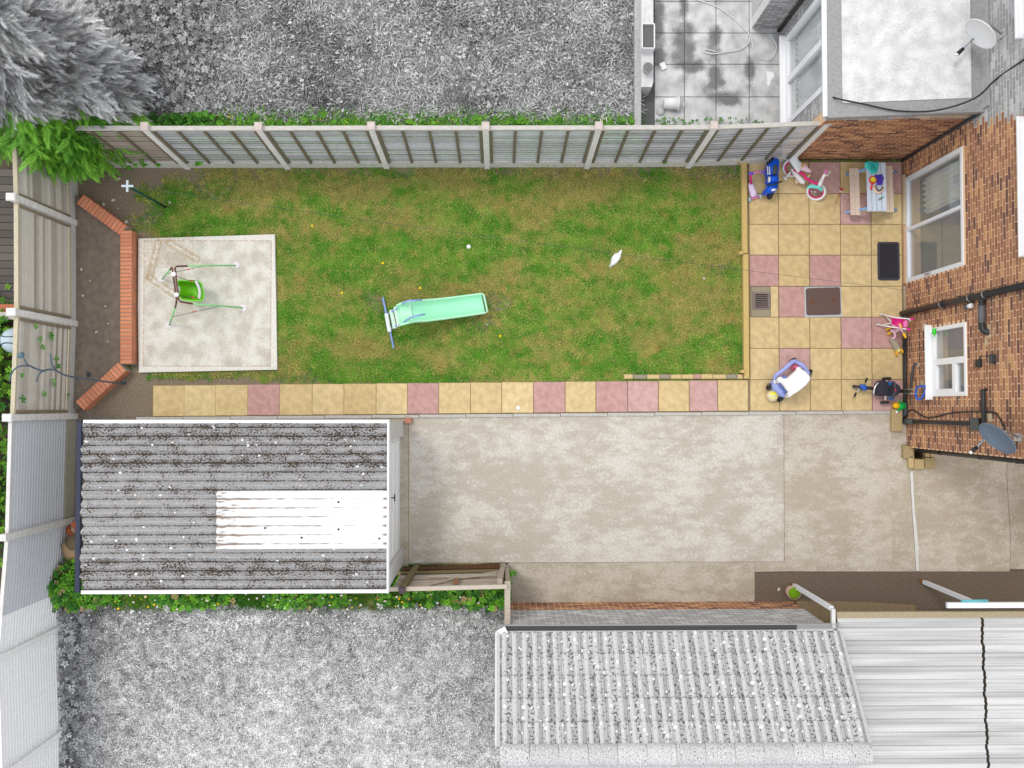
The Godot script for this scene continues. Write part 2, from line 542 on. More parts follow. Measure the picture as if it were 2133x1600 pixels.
# ---------------------------------------------------------------- concrete
func concrete() -> void:
	# one picture of weathered concrete, laid over the drive in plan: worn pale areas, damp tan areas, specks
	var w := 1600
	var h := 560
	var p0 := P(800, 850)
	var p1 := P(2330, 1300)
	var n1 := noise_bytes(1024, 0.006, 4, 31)
	var n2 := noise_bytes(1024, 0.035, 5, 33)
	var n3 := noise_bytes(1024, 0.35, 2, 35)
	var n4 := noise_bytes(1024, 0.11, 4, 39)
	var damp := P(1830, 1172)
	var rgb := PackedByteArray()
	rgb.resize(w * h * 3)
	for j in h:
		var z := lerpf(p0.z, p1.z, (j + 0.5) / h)
		for i in w:
			var x := lerpf(p0.x, p1.x, (i + 0.5) / w)
			var q := (j & 1023) * 1024 + (i & 1023)
			var a := n1[q] / 255.0
			var f := n2[(j & 1023) * 1024 + ((i * 3 / 5) & 1023)] / 255.0
			var g := n3[q] / 255.0
			var e := n4[q] / 255.0
			var worn := smoothstep(0.34, 0.72, a * 0.45 + f * 0.4 + e * 0.22 - 0.045 + 0.05 * smoothstep(0.5, 3.0, x) - 0.03 * smoothstep(5.2, 5.5, x))
			var c: Color = A(188, 180, 166).lerp(A(216, 211, 202), worn * (0.5 + 0.6 * e))
			c = c * (0.70 + 0.58 * g)
			if e > 0.80: c = c.lerp(A(232, 226, 214), 0.5)
			if g > 0.86 and f < 0.5: c = c.lerp(A(110, 98, 84), 0.6)
			var dd := Vector2((x - damp.x) / 0.55, (z - damp.z) / 0.30).length() + (f - 0.5) * 1.2
			if dd < 1.0: c = A(176, 162, 140) * (0.85 + 0.25 * g)
			var s := S(c)
			var k := (j * w + i) * 3
			rgb[k] = int(s.r * 255); rgb[k + 1] = int(s.g * 255); rgb[k + 2] = int(s.b * 255)
	var tex := to_texture(w, h, rgb)
	var look := func(tint: Color, shift: float) -> StandardMaterial3D:
		var m := mat(tint, 0.93, tex, Vector3(1 / (p1.x - p0.x), 1 / (p1.z - p0.z), 1), false)
		m.uv1_offset = Vector3(-p0.x / (p1.x - p0.x) + shift, -p0.z / (p1.z - p0.z) + shift * 1.7, 0)
		return m
	var main: StandardMaterial3D = look.call(Color.WHITE, 0.0)
	var beige: StandardMaterial3D = look.call(Color(0.93, 0.90, 0.85), 0.31)
	var drab: StandardMaterial3D = look.call(Color(0.86, 0.83, 0.77), 0.57)
	var t := thing("driveway", "large cast concrete bays of the driveway", "driveway", P(1300, 1000), "", "structure")
	var g := 0.6
	for e in [
		["bay", [[300, 876], [851, 871], [851, 1185], [280, 1250]], drab, 0.018],
		["bay", [[852, 871], [1632 - g, 861], [1633 - g, 1169], [852, 1172]], main, 0.024],
		["bay", [[1632 + g, 861], [1888, 857], [1893, 980], [1907, 1190], [1640, 1190], [1572, 1191], [1572, 1170.5], [1633 + g, 1170.5]], beige, 0.021],
		["bay", [[1058, 1173], [1571, 1170.5], [1571, 1254], [1058, 1262]], drab, 0.014],
		["bay", [[1928, 940], [2098, 947], [2095, 987], [2099, 1060], [2103, 1120], [2102, 1190], [1913, 1190], [1904, 1060], [1900, 982], [1902, 958], [1928, 958]], beige, 0.019],
		["bay", [[2099.5, 947], [2330, 960], [2330, 1184], [2104, 1184], [2105, 1120], [2101, 1060], [2097, 987]], drab, 0.014],
	]:
		var b := mb_for(t)
		b.prism(px(e[1]), -0.03, e[3])
		make(t, e[0], b, e[2])
	var b := mb_for(t)
	b.prism(px([[290, 872], [1893, 863], [1893, 1187], [1572, 1188], [1572, 1250], [1062, 1250], [1062, 1170], [290, 1230]]), -0.035, 0.006)
	b.prism(px([[1893, 958], [2320, 958], [2320, 1185], [1893, 1187]]), -0.035, 0.006)
	b.prism(px([[1928, 938], [2320, 938], [2320, 958], [1928, 958]]), -0.035, 0.006)
	b.prism(px([[1893, 935], [1903, 935], [1903, 958], [1893, 958]]), -0.035, 0.006)
	make(t, "sub_base", b, drab)
	b = mb_for(t)
	b.prism(px([[1894.5, 982], [1900, 982], [1904, 1060], [1911.5, 1130], [1913, 1189], [1907.5, 1189], [1903, 1110], [1899, 1060]]), -0.02, 0.026)
	make(t, "white_joint_filler", b, mat(A(236, 236, 234), 0.8, T.mottle, Vector3.ONE * 3))
	b = mb_for(t)
	b.prism(px([[852, 900], [855, 900], [855.5, 1170], [852.5, 1170]]), -0.02, 0.027)
	make(t, "pale_joint_filler", b, mat(A(222, 208, 184), 0.9, T.rough, Vector3.ONE * 4))
	# asphalt strip by the carport
	b = MB.new()
	b.prism(px([[1572, 1192], [1700, 1191], [2330, 1186], [2330, 1275], [1760, 1275], [1650, 1256], [1572, 1254]]), -0.03, 0.008)
	tag(make(self, "asphalt_strip", b, mat(A(124, 110, 96), 0.95, T.rough, Vector3.ONE * 1.6)), "dark weathered asphalt strip beside the concrete drive", "asphalt", "", "structure")
	b = MB.new()
	b.prism(px([[1655, 1250], [1800, 1253], [1905, 1259], [1905, 1300], [1700, 1330]]), -0.02, 0.05)
	tag(make(self, "carport_kerb", b, mat(A(150, 132, 104), 0.95, T.rough, Vector3.ONE * 1.3)), "low tan concrete ledge under the carport edge", "ledge", "", "structure")
	# the pad the swing stands on: pale border, worn middle, dried brown trails
	var q0 := P(286, 486, 0.07)
	var q1 := P(578, 778, 0.07)
	var trails := []
	for e in [[[330, 505], [312, 578]], [[312, 578], [362, 612]], [[352, 505], [410, 540]]]:
		trails.append([P(e[0][0], e[0][1], 0.07), P(e[1][0], e[1][1], 0.07)])
	var n := 512
	rgb.resize(n * n * 3)
	for j in n:
		for i in n:
			var x := lerpf(q0.x, q1.x, (i + 0.5) / n)
			var z := lerpf(q0.z, q1.z, (j + 0.5) / n)
			var q := (j * 2 & 1023) * 1024 + (i * 2 & 1023)
			var a := n1[q] / 255.0
			var f := n2[q] / 255.0
			var gr := n3[q] / 255.0
			var e := n4[q] / 255.0
			var c: Color = A(202, 196, 182).lerp(A(236, 233, 224), smoothstep(0.3, 0.68, a * 0.5 + e * 0.5)) * (0.80 + 0.34 * gr)
			if e < 0.34 and gr < 0.45: c = c.lerp(A(150, 144, 130), 0.6)
			var in_edge := minf(minf(i, n - 1 - i), minf(j, n - 1 - j)) / float(n)
			if in_edge < 0.045: c = A(232, 229, 220) * (0.84 + 0.28 * gr) * (0.9 + 0.2 * f)
			elif in_edge < 0.055 and f > 0.45: c = c.lerp(A(196, 166, 138), 0.6)
			if i < n * 0.4 and j < n * 0.25 and f > 0.46: c = c.lerp(A(196, 178, 150), 0.45)
			for tr in trails:
				var s: Vector3 = Geometry3D.get_closest_point_to_segment(Vector3(x, 0.07, z), tr[0], tr[1])
				var dist := Vector2(x - s.x, z - s.z).length() + (f - 0.5) * 0.07
				if dist < 0.07 and dist > 0.025: c = c.lerp(A(186, 160, 126), 0.6)
			var sc := S(c)
			var k := (j * n + i) * 3
			rgb[k] = int(sc.r * 255); rgb[k + 1] = int(sc.g * 255); rgb[k + 2] = int(sc.b * 255)
	var m := mat(Color.WHITE, 0.92, to_texture(n, n, rgb), Vector3(1 / (q1.x - q0.x), 1 / (q1.z - q0.z), 1), false)
	m.uv1_offset = Vector3(-q0.x / (q1.x - q0.x), -q0.z / (q1.z - q0.z), 0)
	b = MB.new()
	b.prism(px([[288, 497], [572, 488], [575, 640], [577, 770], [289, 776], [287, 640]], 0.07), -0.03, 0.07)
	tag(make(self, "concrete_pad", b, m), "raised square concrete pad with a pale border under the baby swing", "concrete pad", "", "structure")

# ---------------------------------------------------------------- fences
func north_fence() -> void:
	var slats := []
	for k in 6:
		slats.append(mat(A(212, 214, 220).lerp(A(176, 175, 180), rng.randf()) * 1.5, 0.9, T.wood, Vector3(0.5, 9, 9)))
		slats[k].uv1_offset = Vector3(k * 0.21, k * 0.37, 0)
	var warm := mat(A(176, 162, 154) * 1.4, 0.9, T.wood, Vector3(0.5, 9, 9))
	var batten := mat(A(134, 124, 104) * 1.1, 0.9, T.wood, Vector3(8, 0.8, 8))
	var cap := mat(A(214, 210, 204) * 1.1, 0.9, T.wood, Vector3(0.6, 9, 9))
	var bases := px([[392, 347.5], [600, 347.5], [806, 346.5], [1015, 346.5], [1222, 346], [1433, 345], [1640, 337]])
	var t := thing("garden_fence", "weathered grey timber fence with white concrete posts behind the lawn", "fence", P(1015, 347))
	var up := Vector3(0, 1, -0.055).normalized()
	var first: Vector3 = bases[0] + Vector3(-1.9, 0, 0.0)
	var ends := [first] + bases
	for i in range(1, ends.size()):
		var p: Vector3 = ends[i]
		var b := mb_for(t)
		var foot := p + Vector3(0, -0.05, 0)
		var top := p + up * 2.0
		b.bar(foot, top, 0.105, 0.12, Vector3.FORWARD)
		var post := make(t, "post", b, M.post)
		b = mb_for(t)
		b.bevel(p + up * 2.02, Vector3(0.135, 0.05, 0.15), 0.015, Basis(Vector3.RIGHT, up, Vector3.RIGHT.cross(up)))
		make(post, "post_cap", b, mat(A(222, 206, 200), 0.9, T.mottle, Vector3.ONE * 2)) if false else make(t, "post_cap", b, mat(A(222, 206, 200), 0.9, T.mottle, Vector3.ONE * 2))
	for i in ends.size() - 1:
		var a: Vector3 = ends[i]
		var d: Vector3 = ends[i + 1]
		var ax := (d - a).normalized()
		a += ax * (0.055 if i else 0.0)
		d -= ax * 0.055
		var ln := a.distance_to(d)
		var n := ax.cross(up).normalized()          # towards the lawn
		if n.z < 0: n = -n
		var turn := Basis(ax, up, ax.cross(up))
		var mid := (a + d) / 2
		block(t, "gravel_board", M.board, mid + up * 0.13, Vector3(ln, 0.30, 0.05), turn)
		var panel := Node3D.new()
		panel.name = "panel"
		t.add_child(panel, true)
		panel.position = mid - t.position
		var lo := 0.285
		var hi := 1.90
		var rows := 14
		for r in rows:
			var y := lerpf(lo, hi, (r + 0.5) / rows)
			var tilt := turn * Basis(Vector3.RIGHT, 0.16 + rng.randf_range(-0.06, 0.06))
			block(panel, "slat", warm if i == 0 else slats[rng.randi() % 6], mid + up * (y + rng.randf_range(-0.004, 0.004)) + n * rng.randf_range(-0.003, 0.003), Vector3(ln - 0.01, (hi - lo) / rows - 0.004, 0.012), tilt)
		for k in 5:
			var f: float = [0.02, 0.25, 0.5, 0.75, 0.98][k]
			block(panel, "batten", batten, a.lerp(d, f) + up * (lo + hi) / 2 + n * 0.028, Vector3(0.045, hi - lo, 0.03), turn)
		block(panel, "capping", cap, mid + up * 1.925, Vector3(ln, 0.05, 0.075), turn)

func west_fence() -> void:
	var slats := []
	for k in 6:
		slats.append(mat(A(206, 202, 194).lerp(A(160, 153, 144), k / 5.0) * 1.5, 0.9, T.wood, Vector3(9, 9, 0.5)))
		slats[k].uv1_offset = Vector3(0, k * 0.37, k * 0.21)
	var edge := mat(A(204, 194, 170) * 1.3, 0.9, T.wood, Vector3(9, 9, 0.7))
	var batten := mat(A(164, 150, 128), 0.9, T.wood, Vector3(8, 0.8, 8))
	var up := Vector3(-0.015, 1, 0).normalized()
	var bases := px([[158, 352], [162, 468], [163, 676], [156, 867]])
	var t := thing("boundary_fence", "weathered timber fence panels on wide concrete boards behind the brick flower bed", "fence", P(162, 600))
	for p in bases:
		var b := mb_for(t)
		b.bar(p - Vector3(0, 0.05, 0), p + up * 2.12, 0.12, 0.11, Vector3.BACK)
		make(t, "post", b, M.post)
		b = mb_for(t)
		b.bevel(p + up * 2.15, Vector3(0.16, 0.07, 0.13), 0.015)
		make(t, "post_cap", b, M.post)
	for i in bases.size() - 1:
		var a: Vector3 = bases[i]
		var d: Vector3 = bases[i + 1]
		var ax := (d - a).normalized()
		a += ax * 0.06
		d -= ax * 0.06
		var ln := a.distance_to(d)
		var n := Vector3.RIGHT
		var turn := Basis(up.cross(ax), up, ax)
		var mid := (a + d) / 2
		block(t, "gravel_board", M.board, mid + up * 0.15, Vector3(0.05, 0.34, ln), turn)
		var panel := Node3D.new()
		panel.name = "panel"
		t.add_child(panel, true)
		panel.position = mid - t.position
		var lo := 0.325
		var hi := 1.98
		for r in 18:
			var y := lerpf(lo, hi, (r + 0.5) / 18)
			block(panel, "slat", slats[rng.randi() % 6], mid + up * y + n * rng.randf_range(-0.008, 0.008), Vector3(0.012, (hi - lo) / 18 - 0.009, ln - 0.01), turn * Basis(Vector3.BACK, 0.2 + rng.randf_range(-0.08, 0.08)))
		for f in [0.025, 0.975]:
			block(panel, "batten", batten, a.lerp(d, f) + up * (lo + hi) / 2 + n * 0.024, Vector3(0.025, hi - lo, 0.045), turn)
		block(panel, "bottom_rail", edge, mid + up * (lo + 0.03) + n * 0.024, Vector3(0.025, 0.05, ln - 0.1), turn)
		block(panel, "capping", edge, mid + up * 2.0, Vector3(0.07, 0.045, ln), turn)
	# ribbed grey sheet fence further down
	var sheet := mat(A(178, 180, 184) * 1.5, 0.6, T.soft, Vector3.ONE * 1.5)
	var pale := mat(G(234) * 1.2, 0.6, T.soft, Vector3.ONE * 1.5)
	var rail := mat(A(216, 214, 210) * 1.25, 0.8, T.mottle, Vector3.ONE * 1.2)
	var white := mat(G(250) * 1.05, 0.7, T.soft, Vector3.ONE * 1.2)
	var line := px([[156, 867], [150, 1083], [133, 1303], [140, 1515], [140, 1730]])
	var border := P(60, 1254, 1.0).z
	t = thing("ribbed_fence", "pale grey ribbed sheet fence with concrete posts running on past the garage", "fence", P(140, 1200))
	for i in 4:
		var a: Vector3 = line[i]
		var d: Vector3 = line[i + 1]
		var ax := (d - a).normalized()
		var ln := a.distance_to(d)
		var side := up.cross(ax).normalized()
		if i:
			var b := mb_for(t)
			b.bar(a - Vector3(0, 0.05, 0), a + up * 2.2, 0.12, 0.11, Vector3.BACK)
			make(t, "post", b, rail if a.z < border else white)
		if i == 0:
			block(t, "gravel_board", mat(A(188, 184, 168) * 1.05, 0.9, T.rough, Vector3.ONE), a.lerp(d, 0.5) + up * 0.16, Vector3(0.06, 0.34, ln - 0.1), Basis(side, up, ax))
		# ribs run up the sheet; the neighbour's side of the border is grey-white
		for part in [0, 1]:
			var s0 := 0.06
			var s1 := ln - 0.06
			var cut := (border - a.z) / ax.z
			if part == 0: s1 = minf(s1, cut)
			else: s0 = maxf(s0, cut)
			if s1 - s0 < 0.05: continue
			var b := mb_for(t)
			var lo := 0.3 if i == 0 else 0.02
			var shape := [[0.0, 0.0], [0.055, 0.0], [0.060, 0.022], [0.080, 0.022]]
			var seg := []
			var y := lo
			while y < 2.05:
				for q in shape: seg.append(up * minf(y + q[0], 2.05) + Vector3.RIGHT * q[1])
				y += 0.085
			for k in seg.size() - 1:
				b.quad(a + ax * s0 + seg[k + 1], a + ax * s1 + seg[k + 1], a + ax * s1 + seg[k], a + ax * s0 + seg[k])
			make(t, "ribbed_sheet", b, sheet if part == 0 else pale)
			block(t, "capping", rail if part == 0 else white, a + ax * (s0 + s1) / 2 + up * 2.06, Vector3(0.06, 0.03, s1 - s0), Basis(side, up, ax))

# ---------------------------------------------------------------- brick walls
func brick_wall(t: Node3D, origin: Vector3, along: Vector3, out: Vector3, length: float, height: float, holes: Array, grey_at: Callable, mortar: Material, grey_mortar: Material, depth := 0.12, singles := 300) -> void:
	# courses of separate bricks standing 5 mm proud of a mortar body; the singles uppermost are nodes, the rest one piece
	var cuts_s := [0.0, length]
	var cuts_h := [0.0, height]
	for r in holes:
		cuts_s.append_array([r[0], r[2]])
		cuts_h.append_array([r[1], r[3]])
	cuts_s.sort()
	cuts_h.sort()
	var turn := Basis(along, Vector3.UP, along.cross(Vector3.UP))
	var body := mb_for(t)
	var grey_body := mb_for(t)
	var has_grey := false
	for i in cuts_s.size() - 1:
		for j in cuts_h.size() - 1:
			var s0: float = maxf(cuts_s[i], 0)
			var s1: float = minf(cuts_s[i + 1], length)
			var h0: float = maxf(cuts_h[j], 0)
			var h1: float = minf(cuts_h[j + 1], height)
			if s1 - s0 < 0.002 or h1 - h0 < 0.002: continue
			var solid := true
			for r in holes:
				if (s0 + s1) / 2 > r[0] and (s0 + s1) / 2 < r[2] and (h0 + h1) / 2 > r[1] and (h0 + h1) / 2 < r[3]: solid = false
			if not solid: continue
			var cells := 1
			var steps := maxi(1, int(ceil((s1 - s0) / 0.225)))
			var hsteps := maxi(1, int(ceil((h1 - h0) / 0.3)))
			for q in steps:
				for w in hsteps:
					var sa := lerpf(s0, s1, float(q) / steps)
					var sb := lerpf(s0, s1, float(q + 1) / steps)
					var ha := lerpf(h0, h1, float(w) / hsteps)
					var hb := lerpf(h0, h1, float(w + 1) / hsteps)
					var at := origin + along * (sa + sb) / 2 + Vector3.UP * (ha + hb) / 2 - out * depth / 2
					var is_grey: bool = grey_at.call(at)
					has_grey = has_grey or is_grey
					(grey_body if is_grey else body).box(at, Vector3(sb - sa, hb - ha, depth), turn)
	make(t, "mortar_wall", body, mortar)
	if has_grey: make(t, "mortar_wall", grey_body, grey_mortar)
	var found := []
	var courses := int(height / 0.075)
	for c in courses:
		var h := 0.0375 + c * 0.075
		var s := -0.1125 * (c % 2)
		while s < length:
			var runs := [[maxf(s + 0.009, 0.004), minf(s + 0.216, length - 0.002)]]
			for r in holes:
				if h + 0.034 < r[1] or h - 0.034 > r[3]: continue
				var cut := []
				for q in runs:
					if q[1] <= r[0] or q[0] >= r[2]: cut.append(q)
					else:
						if q[0] < r[0] - 0.02: cut.append([q[0], r[0] - 0.004])
						if q[1] > r[2] + 0.02: cut.append([r[2] + 0.004, q[1]])
				runs = cut
			for q in runs:
				if q[1] - q[0] > 0.03: found.append([q[0], q[1], h])
			s += 0.225
	found.sort_custom(func(x, y): return x[2] > y[2] or (x[2] == y[2] and x[0] < y[0]))
	var rest := mb_for(t)
	var n := 0
	for q in found:
		var at: Vector3 = origin + along * (q[0] + q[1]) / 2 + Vector3.UP * q[2] + out * (0.001 + rng.randf_range(-0.0015, 0.0015))
		var size := Vector3(q[1] - q[0], 0.055, 0.012)
		var list: Array = grey_brick_meshes if grey_at.call(at) else brick_meshes
		var k := rng.randi() % list.size()
		if n < singles:
			piece(t, "brick", list[k], M.brick, Transform3D(turn * Basis.from_scale(size), at - base_of(t)))
		else:
			rest.c = (list[k] as ArrayMesh).surface_get_arrays(0)[Mesh.ARRAY_COLOR][0]
			rest.box(at, size, turn)
		n += 1
	if n > singles:
		var o := make(t, "lower_brickwork", rest, M.brick)
		o.set_meta("kind", "stuff")

func window_unit(t: Node3D, called: String, at: Vector3, along: Vector3, out: Vector3, w: float, h: float, bars: Array, m: Material, fw := 0.06, deep := 0.06, panes := true) -> Node3D:
	# frame with bars [[s0, h0, s1, h1], ...] in the unit's own width and height; at is its lower start corner
	var o := Node3D.new()
	o.name = called
	t.add_child(o, true)
	o.position = at - base_of(t)
	var turn := Basis(along, Vector3.UP, along.cross(Vector3.UP))
	var b := mb_for(o)
	for e in [[0, 0, fw, h], [w - fw, 0, w, h], [fw, 0, w - fw, fw], [fw, h - fw, w - fw, h]]:
		b.bevel(at + along * (e[0] + e[2]) / 2.0 + Vector3.UP * (e[1] + e[3]) / 2.0 - out * deep / 2, Vector3(e[2] - e[0], e[3] - e[1], deep), 0.006, turn)
	make(o, "frame", b, m)
	for e in bars:
		b = mb_for(o)
		b.bevel(at + along * (e[0] + e[2]) / 2.0 + Vector3.UP * (e[1] + e[3]) / 2.0 - out * (deep / 2 - 0.002), Vector3(e[2] - e[0], e[3] - e[1], deep - 0.006), 0.005, turn)
		make(o, "glazing_bar", b, m)
	if panes:
		b = mb_for(o)
		b.box(at + along * w / 2 + Vector3.UP * h / 2 - out * (deep * 0.6), Vector3(w - fw, h - fw, 0.006), turn)
		make(o, "pane", b, M.pane)
	return o

func house() -> void:
	var wall_x: float = P(1884, 600).x
	var z0: float = P(1884, 200, 0).z - 3.6
	var z1: float = PX(1990, 942, wall_x).z
	var mortar := mat(A(236, 202, 166) * 1.25, 0.95, T.soft, Vector3.ONE * 3)
	var grey_mortar := mat(G(240) * 1.1, 0.95, T.mottle, Vector3.ONE * 3)
	var z_border: float = PX(2090, 243, wall_x).z
	var t := thing("brick_house", "brown brick rear wall of the house beside the patio", "house", Vector3(wall_x, 0, P(1884, 600).z))
	# sliding door and kitchen window, measured on the wall
	var d0: float = PX(1892, 368, wall_x).z
	var d1: float = PX(1892, 588, wall_x).z
	var door_low := 0.1
	var door_high: float = PX(2007, 450, wall_x).y
	var k0: float = PX(1944, 683, wall_x).z
	var k1: float = PX(1944, 826, wall_x).z
	var k_low: float = PX(1943, 750, wall_x).y
	var k_high: float = PX(2014, 750, wall_x).y
	var u0: float = PX(2122, 258, wall_x).z
	var u1: float = PX(2122, 532, wall_x).z
	var u_low: float = PX(2140, 400, wall_x).y
	var n0: float = PX(2116, -60, wall_x).z
	var n1: float = PX(2116, 84, wall_x).z
	var high := 5.25
	var length := z1 - z0
	var holes := [[d0 - z0, door_low, d1 - z0, door_high], [k0 - z0, k_low, k1 - z0, k_high], [u0 - z0, u_low, u1 - z0, u_low + 1.2], [n0 - z0, u_low, n1 - z0, u_low + 1.2]]
	var grey_at := func(p: Vector3) -> bool: return p.z < z_border + (p.y - 3.2) * 0.28 + 0.03 * sin(p.y * 40)
	brick_wall(t, Vector3(wall_x, 0, z0), Vector3.BACK, Vector3.LEFT, length, high, holes, grey_at, mortar, grey_mortar, 0.28, 300)
	var b := mb_for(t)
	# the rest of the house behind this wall: end wall and a tiled roof slope
	block(t, "end_wall", mortar, Vector3(wall_x + 4.0, high / 2, z1 - 0.15), Vector3(7.4, high, 0.28))
	b = mb_for(t)
	b.quad(Vector3(wall_x - 0.3, high - 0.1, z0), Vector3(wall_x + 4.2, high + 2.6, z0), Vector3(wall_x + 4.2, high + 2.6, z1 + 0.2), Vector3(wall_x - 0.3, high - 0.1, z1 + 0.2))
	b.quad(Vector3(wall_x + 8.7, high - 0.1, z0), Vector3(wall_x + 8.7, high - 0.1, z1 + 0.2), Vector3(wall_x + 4.2, high + 2.6, z1 + 0.2), Vector3(wall_x + 4.2, high + 2.6, z0))
	make(t, "roof", b, mat(A(120, 92, 80), 0.9, T.rough, Vector3.ONE * 2))
	# sliding door
	var dw := d1 - d0
	var dh := door_high - door_low
	var door := window_unit(t, "sliding_door", Vector3(wall_x - 0.012, door_low, d0), Vector3.BACK, Vector3.LEFT, dw, dh, [[dw * 0.5 - 0.03, 0.06, dw * 0.5 + 0.03, dh - 0.06]], mat(Color(0.72, 0.75, 0.80), 0.35), 0.075, 0.09)
	b = mb_for(door)
	b.bevel(Vector3(wall_x - 0.03, 0.95, d1 - 0.035), Vector3(0.03, 0.2, 0.03), 0.006)
	make(door, "handle", b, M.silver)
	# room behind the glass
	var room := mat(A(176, 156, 128), 0.9, T.mottle, Vector3.ONE)  # lightened tan stands in for the patio reflected in the panes
	b = mb_for(t)
	var rx := wall_x + 0.285
	b.box(Vector3(rx + 1.3, 0.03, (d0 + d1) / 2), Vector3(2.6, 0.06, dw + 1.6))
	b.box(Vector3(rx + 1.3, 2.5, (d0 + d1) / 2), Vector3(2.6, 0.06, dw + 1.6))
	b.box(Vector3(rx + 2.65, 1.25, (d0 + d1) / 2), Vector3(0.1, 2.6, dw + 1.6))
	b.box(Vector3(rx + 1.3, 1.25, d0 - 0.78), Vector3(2.6, 2.5, 0.06))
	b.box(Vector3(rx + 1.3, 1.25, d1 + 0.78), Vector3(2.6, 2.5, 0.06))
	make(t, "room", b, room)
	b = mb_for(t)
	b.box(Vector3(rx + 1.3, 0.85, (k0 + k1) / 2), Vector3(2.6, 0.06, k1 - k0 + 1.2))
	b.box(Vector3(rx + 1.3, 2.5, (k0 + k1) / 2), Vector3(2.6, 0.06, k1 - k0 + 1.2))
	b.box(Vector3(rx + 2.65, 1.6, (k0 + k1) / 2), Vector3(0.1, 1.9, k1 - k0 + 1.2))
	b.box(Vector3(rx + 1.3, 1.6, k0 - 0.58), Vector3(2.6, 1.9, 0.06))
	b.box(Vector3(rx + 1.3, 1.6, k1 + 0.58), Vector3(2.6, 1.9, 0.06))
	make(t, "kitchen", b, room)
	# pale curtain gathered inside the door
	b = mb_for(t, true)
	var pts := []
	for i in 41:
		var f := i / 40.0
		pts.append(Vector3(wall_x + 0.16 + 0.035 * sin(f * 40), 0, lerpf(d0 + 0.12, d0 + 0.80, f)))
	for i in 40:
		b.quad(pts[i] + Vector3.UP * 2.06, pts[i + 1] + Vector3.UP * 2.06, pts[i + 1] + Vector3.UP * 0.5, pts[i] + Vector3.UP * 0.5)
	make(t, "curtain", b, mat(Color(0.66, 0.66, 0.60), 0.95))
	# kitchen window: fixed light, and a casement under a small top light
	var kw := k1 - k0
	var kh := k_high - k_low
	var kit := window_unit(t, "kitchen_window", Vector3(wall_x - 0.015, k_low, k0), Vector3.BACK, Vector3.LEFT, kw, kh, [[kw * 0.46, 0.06, kw * 0.46 + 0.11, kh - 0.06], [kw * 0.46 + 0.11, kh * 0.60, kw - 0.06, kh * 0.60 + 0.11], [kw - 0.13, 0.06, kw - 0.065, kh * 0.6], [kw * 0.46 + 0.11, 0.062, kw - 0.13, 0.13]], M.upvc, 0.07, 0.09)
	b = mb_for(kit)
	b.bevel(Vector3(wall_x - 0.06, k_low - 0.03, (k0 + k1) / 2), Vector3(0.13, 0.05, kw + 0.12), 0.012)
	make(kit, "sill", b, M.upvc)
	# first-floor windows at the edge of the view
	for e in [[u0, u1], [n0, n1]]:
		var w: float = e[1] - e[0]
		var up := window_unit(t, "bedroom_window", Vector3(wall_x - 0.015, u_low, e[0]), Vector3.BACK, Vector3.LEFT, w, 1.2, [[w / 2 - 0.04, 0.06, w / 2 + 0.04, 1.14]], M.upvc, 0.07, 0.09)
		b = mb_for(up)
		b.bevel(Vector3(wall_x - 0.06, u_low - 0.03, (e[0] + e[1]) / 2), Vector3(0.13, 0.05, w + 0.12), 0.012)
		make(up, "sill", b, M.upvc)
		block(t, "bedroom_blind", mat(Color(0.5, 0.5, 0.5), 0.9), Vector3(wall_x + 0.2, u_low + 0.6, (e[0] + e[1]) / 2), Vector3(0.02, 1.2, w))
	# patched mortar and old fixing marks
	var patch := mat(A(226, 202, 168), 0.95, T.rough, Vector3.ONE * 5)
	for e in [[2062, 690, 0.14, 0.20], [2052, 712, 0.10, 0.12], [2097, 757, 0.14, 0.10], [1911, 760, 0.08, 0.12], [1925, 680, 0.10, 0.14], [1921, 800, 0.10, 0.10], [2085, 705, 0.07, 0.07], [2062, 868, 0.12, 0.10], [1990, 615, 0.06, 0.08]]:
		var p := PX(e[0], e[1], wall_x - 0.007)
		b = mb_for(t)
		var poly := []
		for i in 9:
			var r := rng.randf_range(0.7, 1.15)
			poly.append(Vector3(p.x, p.y + sin(TAU * i / 9) * e[3] * 0.8 * r, p.z + cos(TAU * i / 9) * e[2] * 0.8 * r))
		for i in range(1, 8): b.tri(poly[0], poly[i], poly[i + 1])
		make(t, "mortar_patch", b, patch)
	pipes(wall_x, z1)

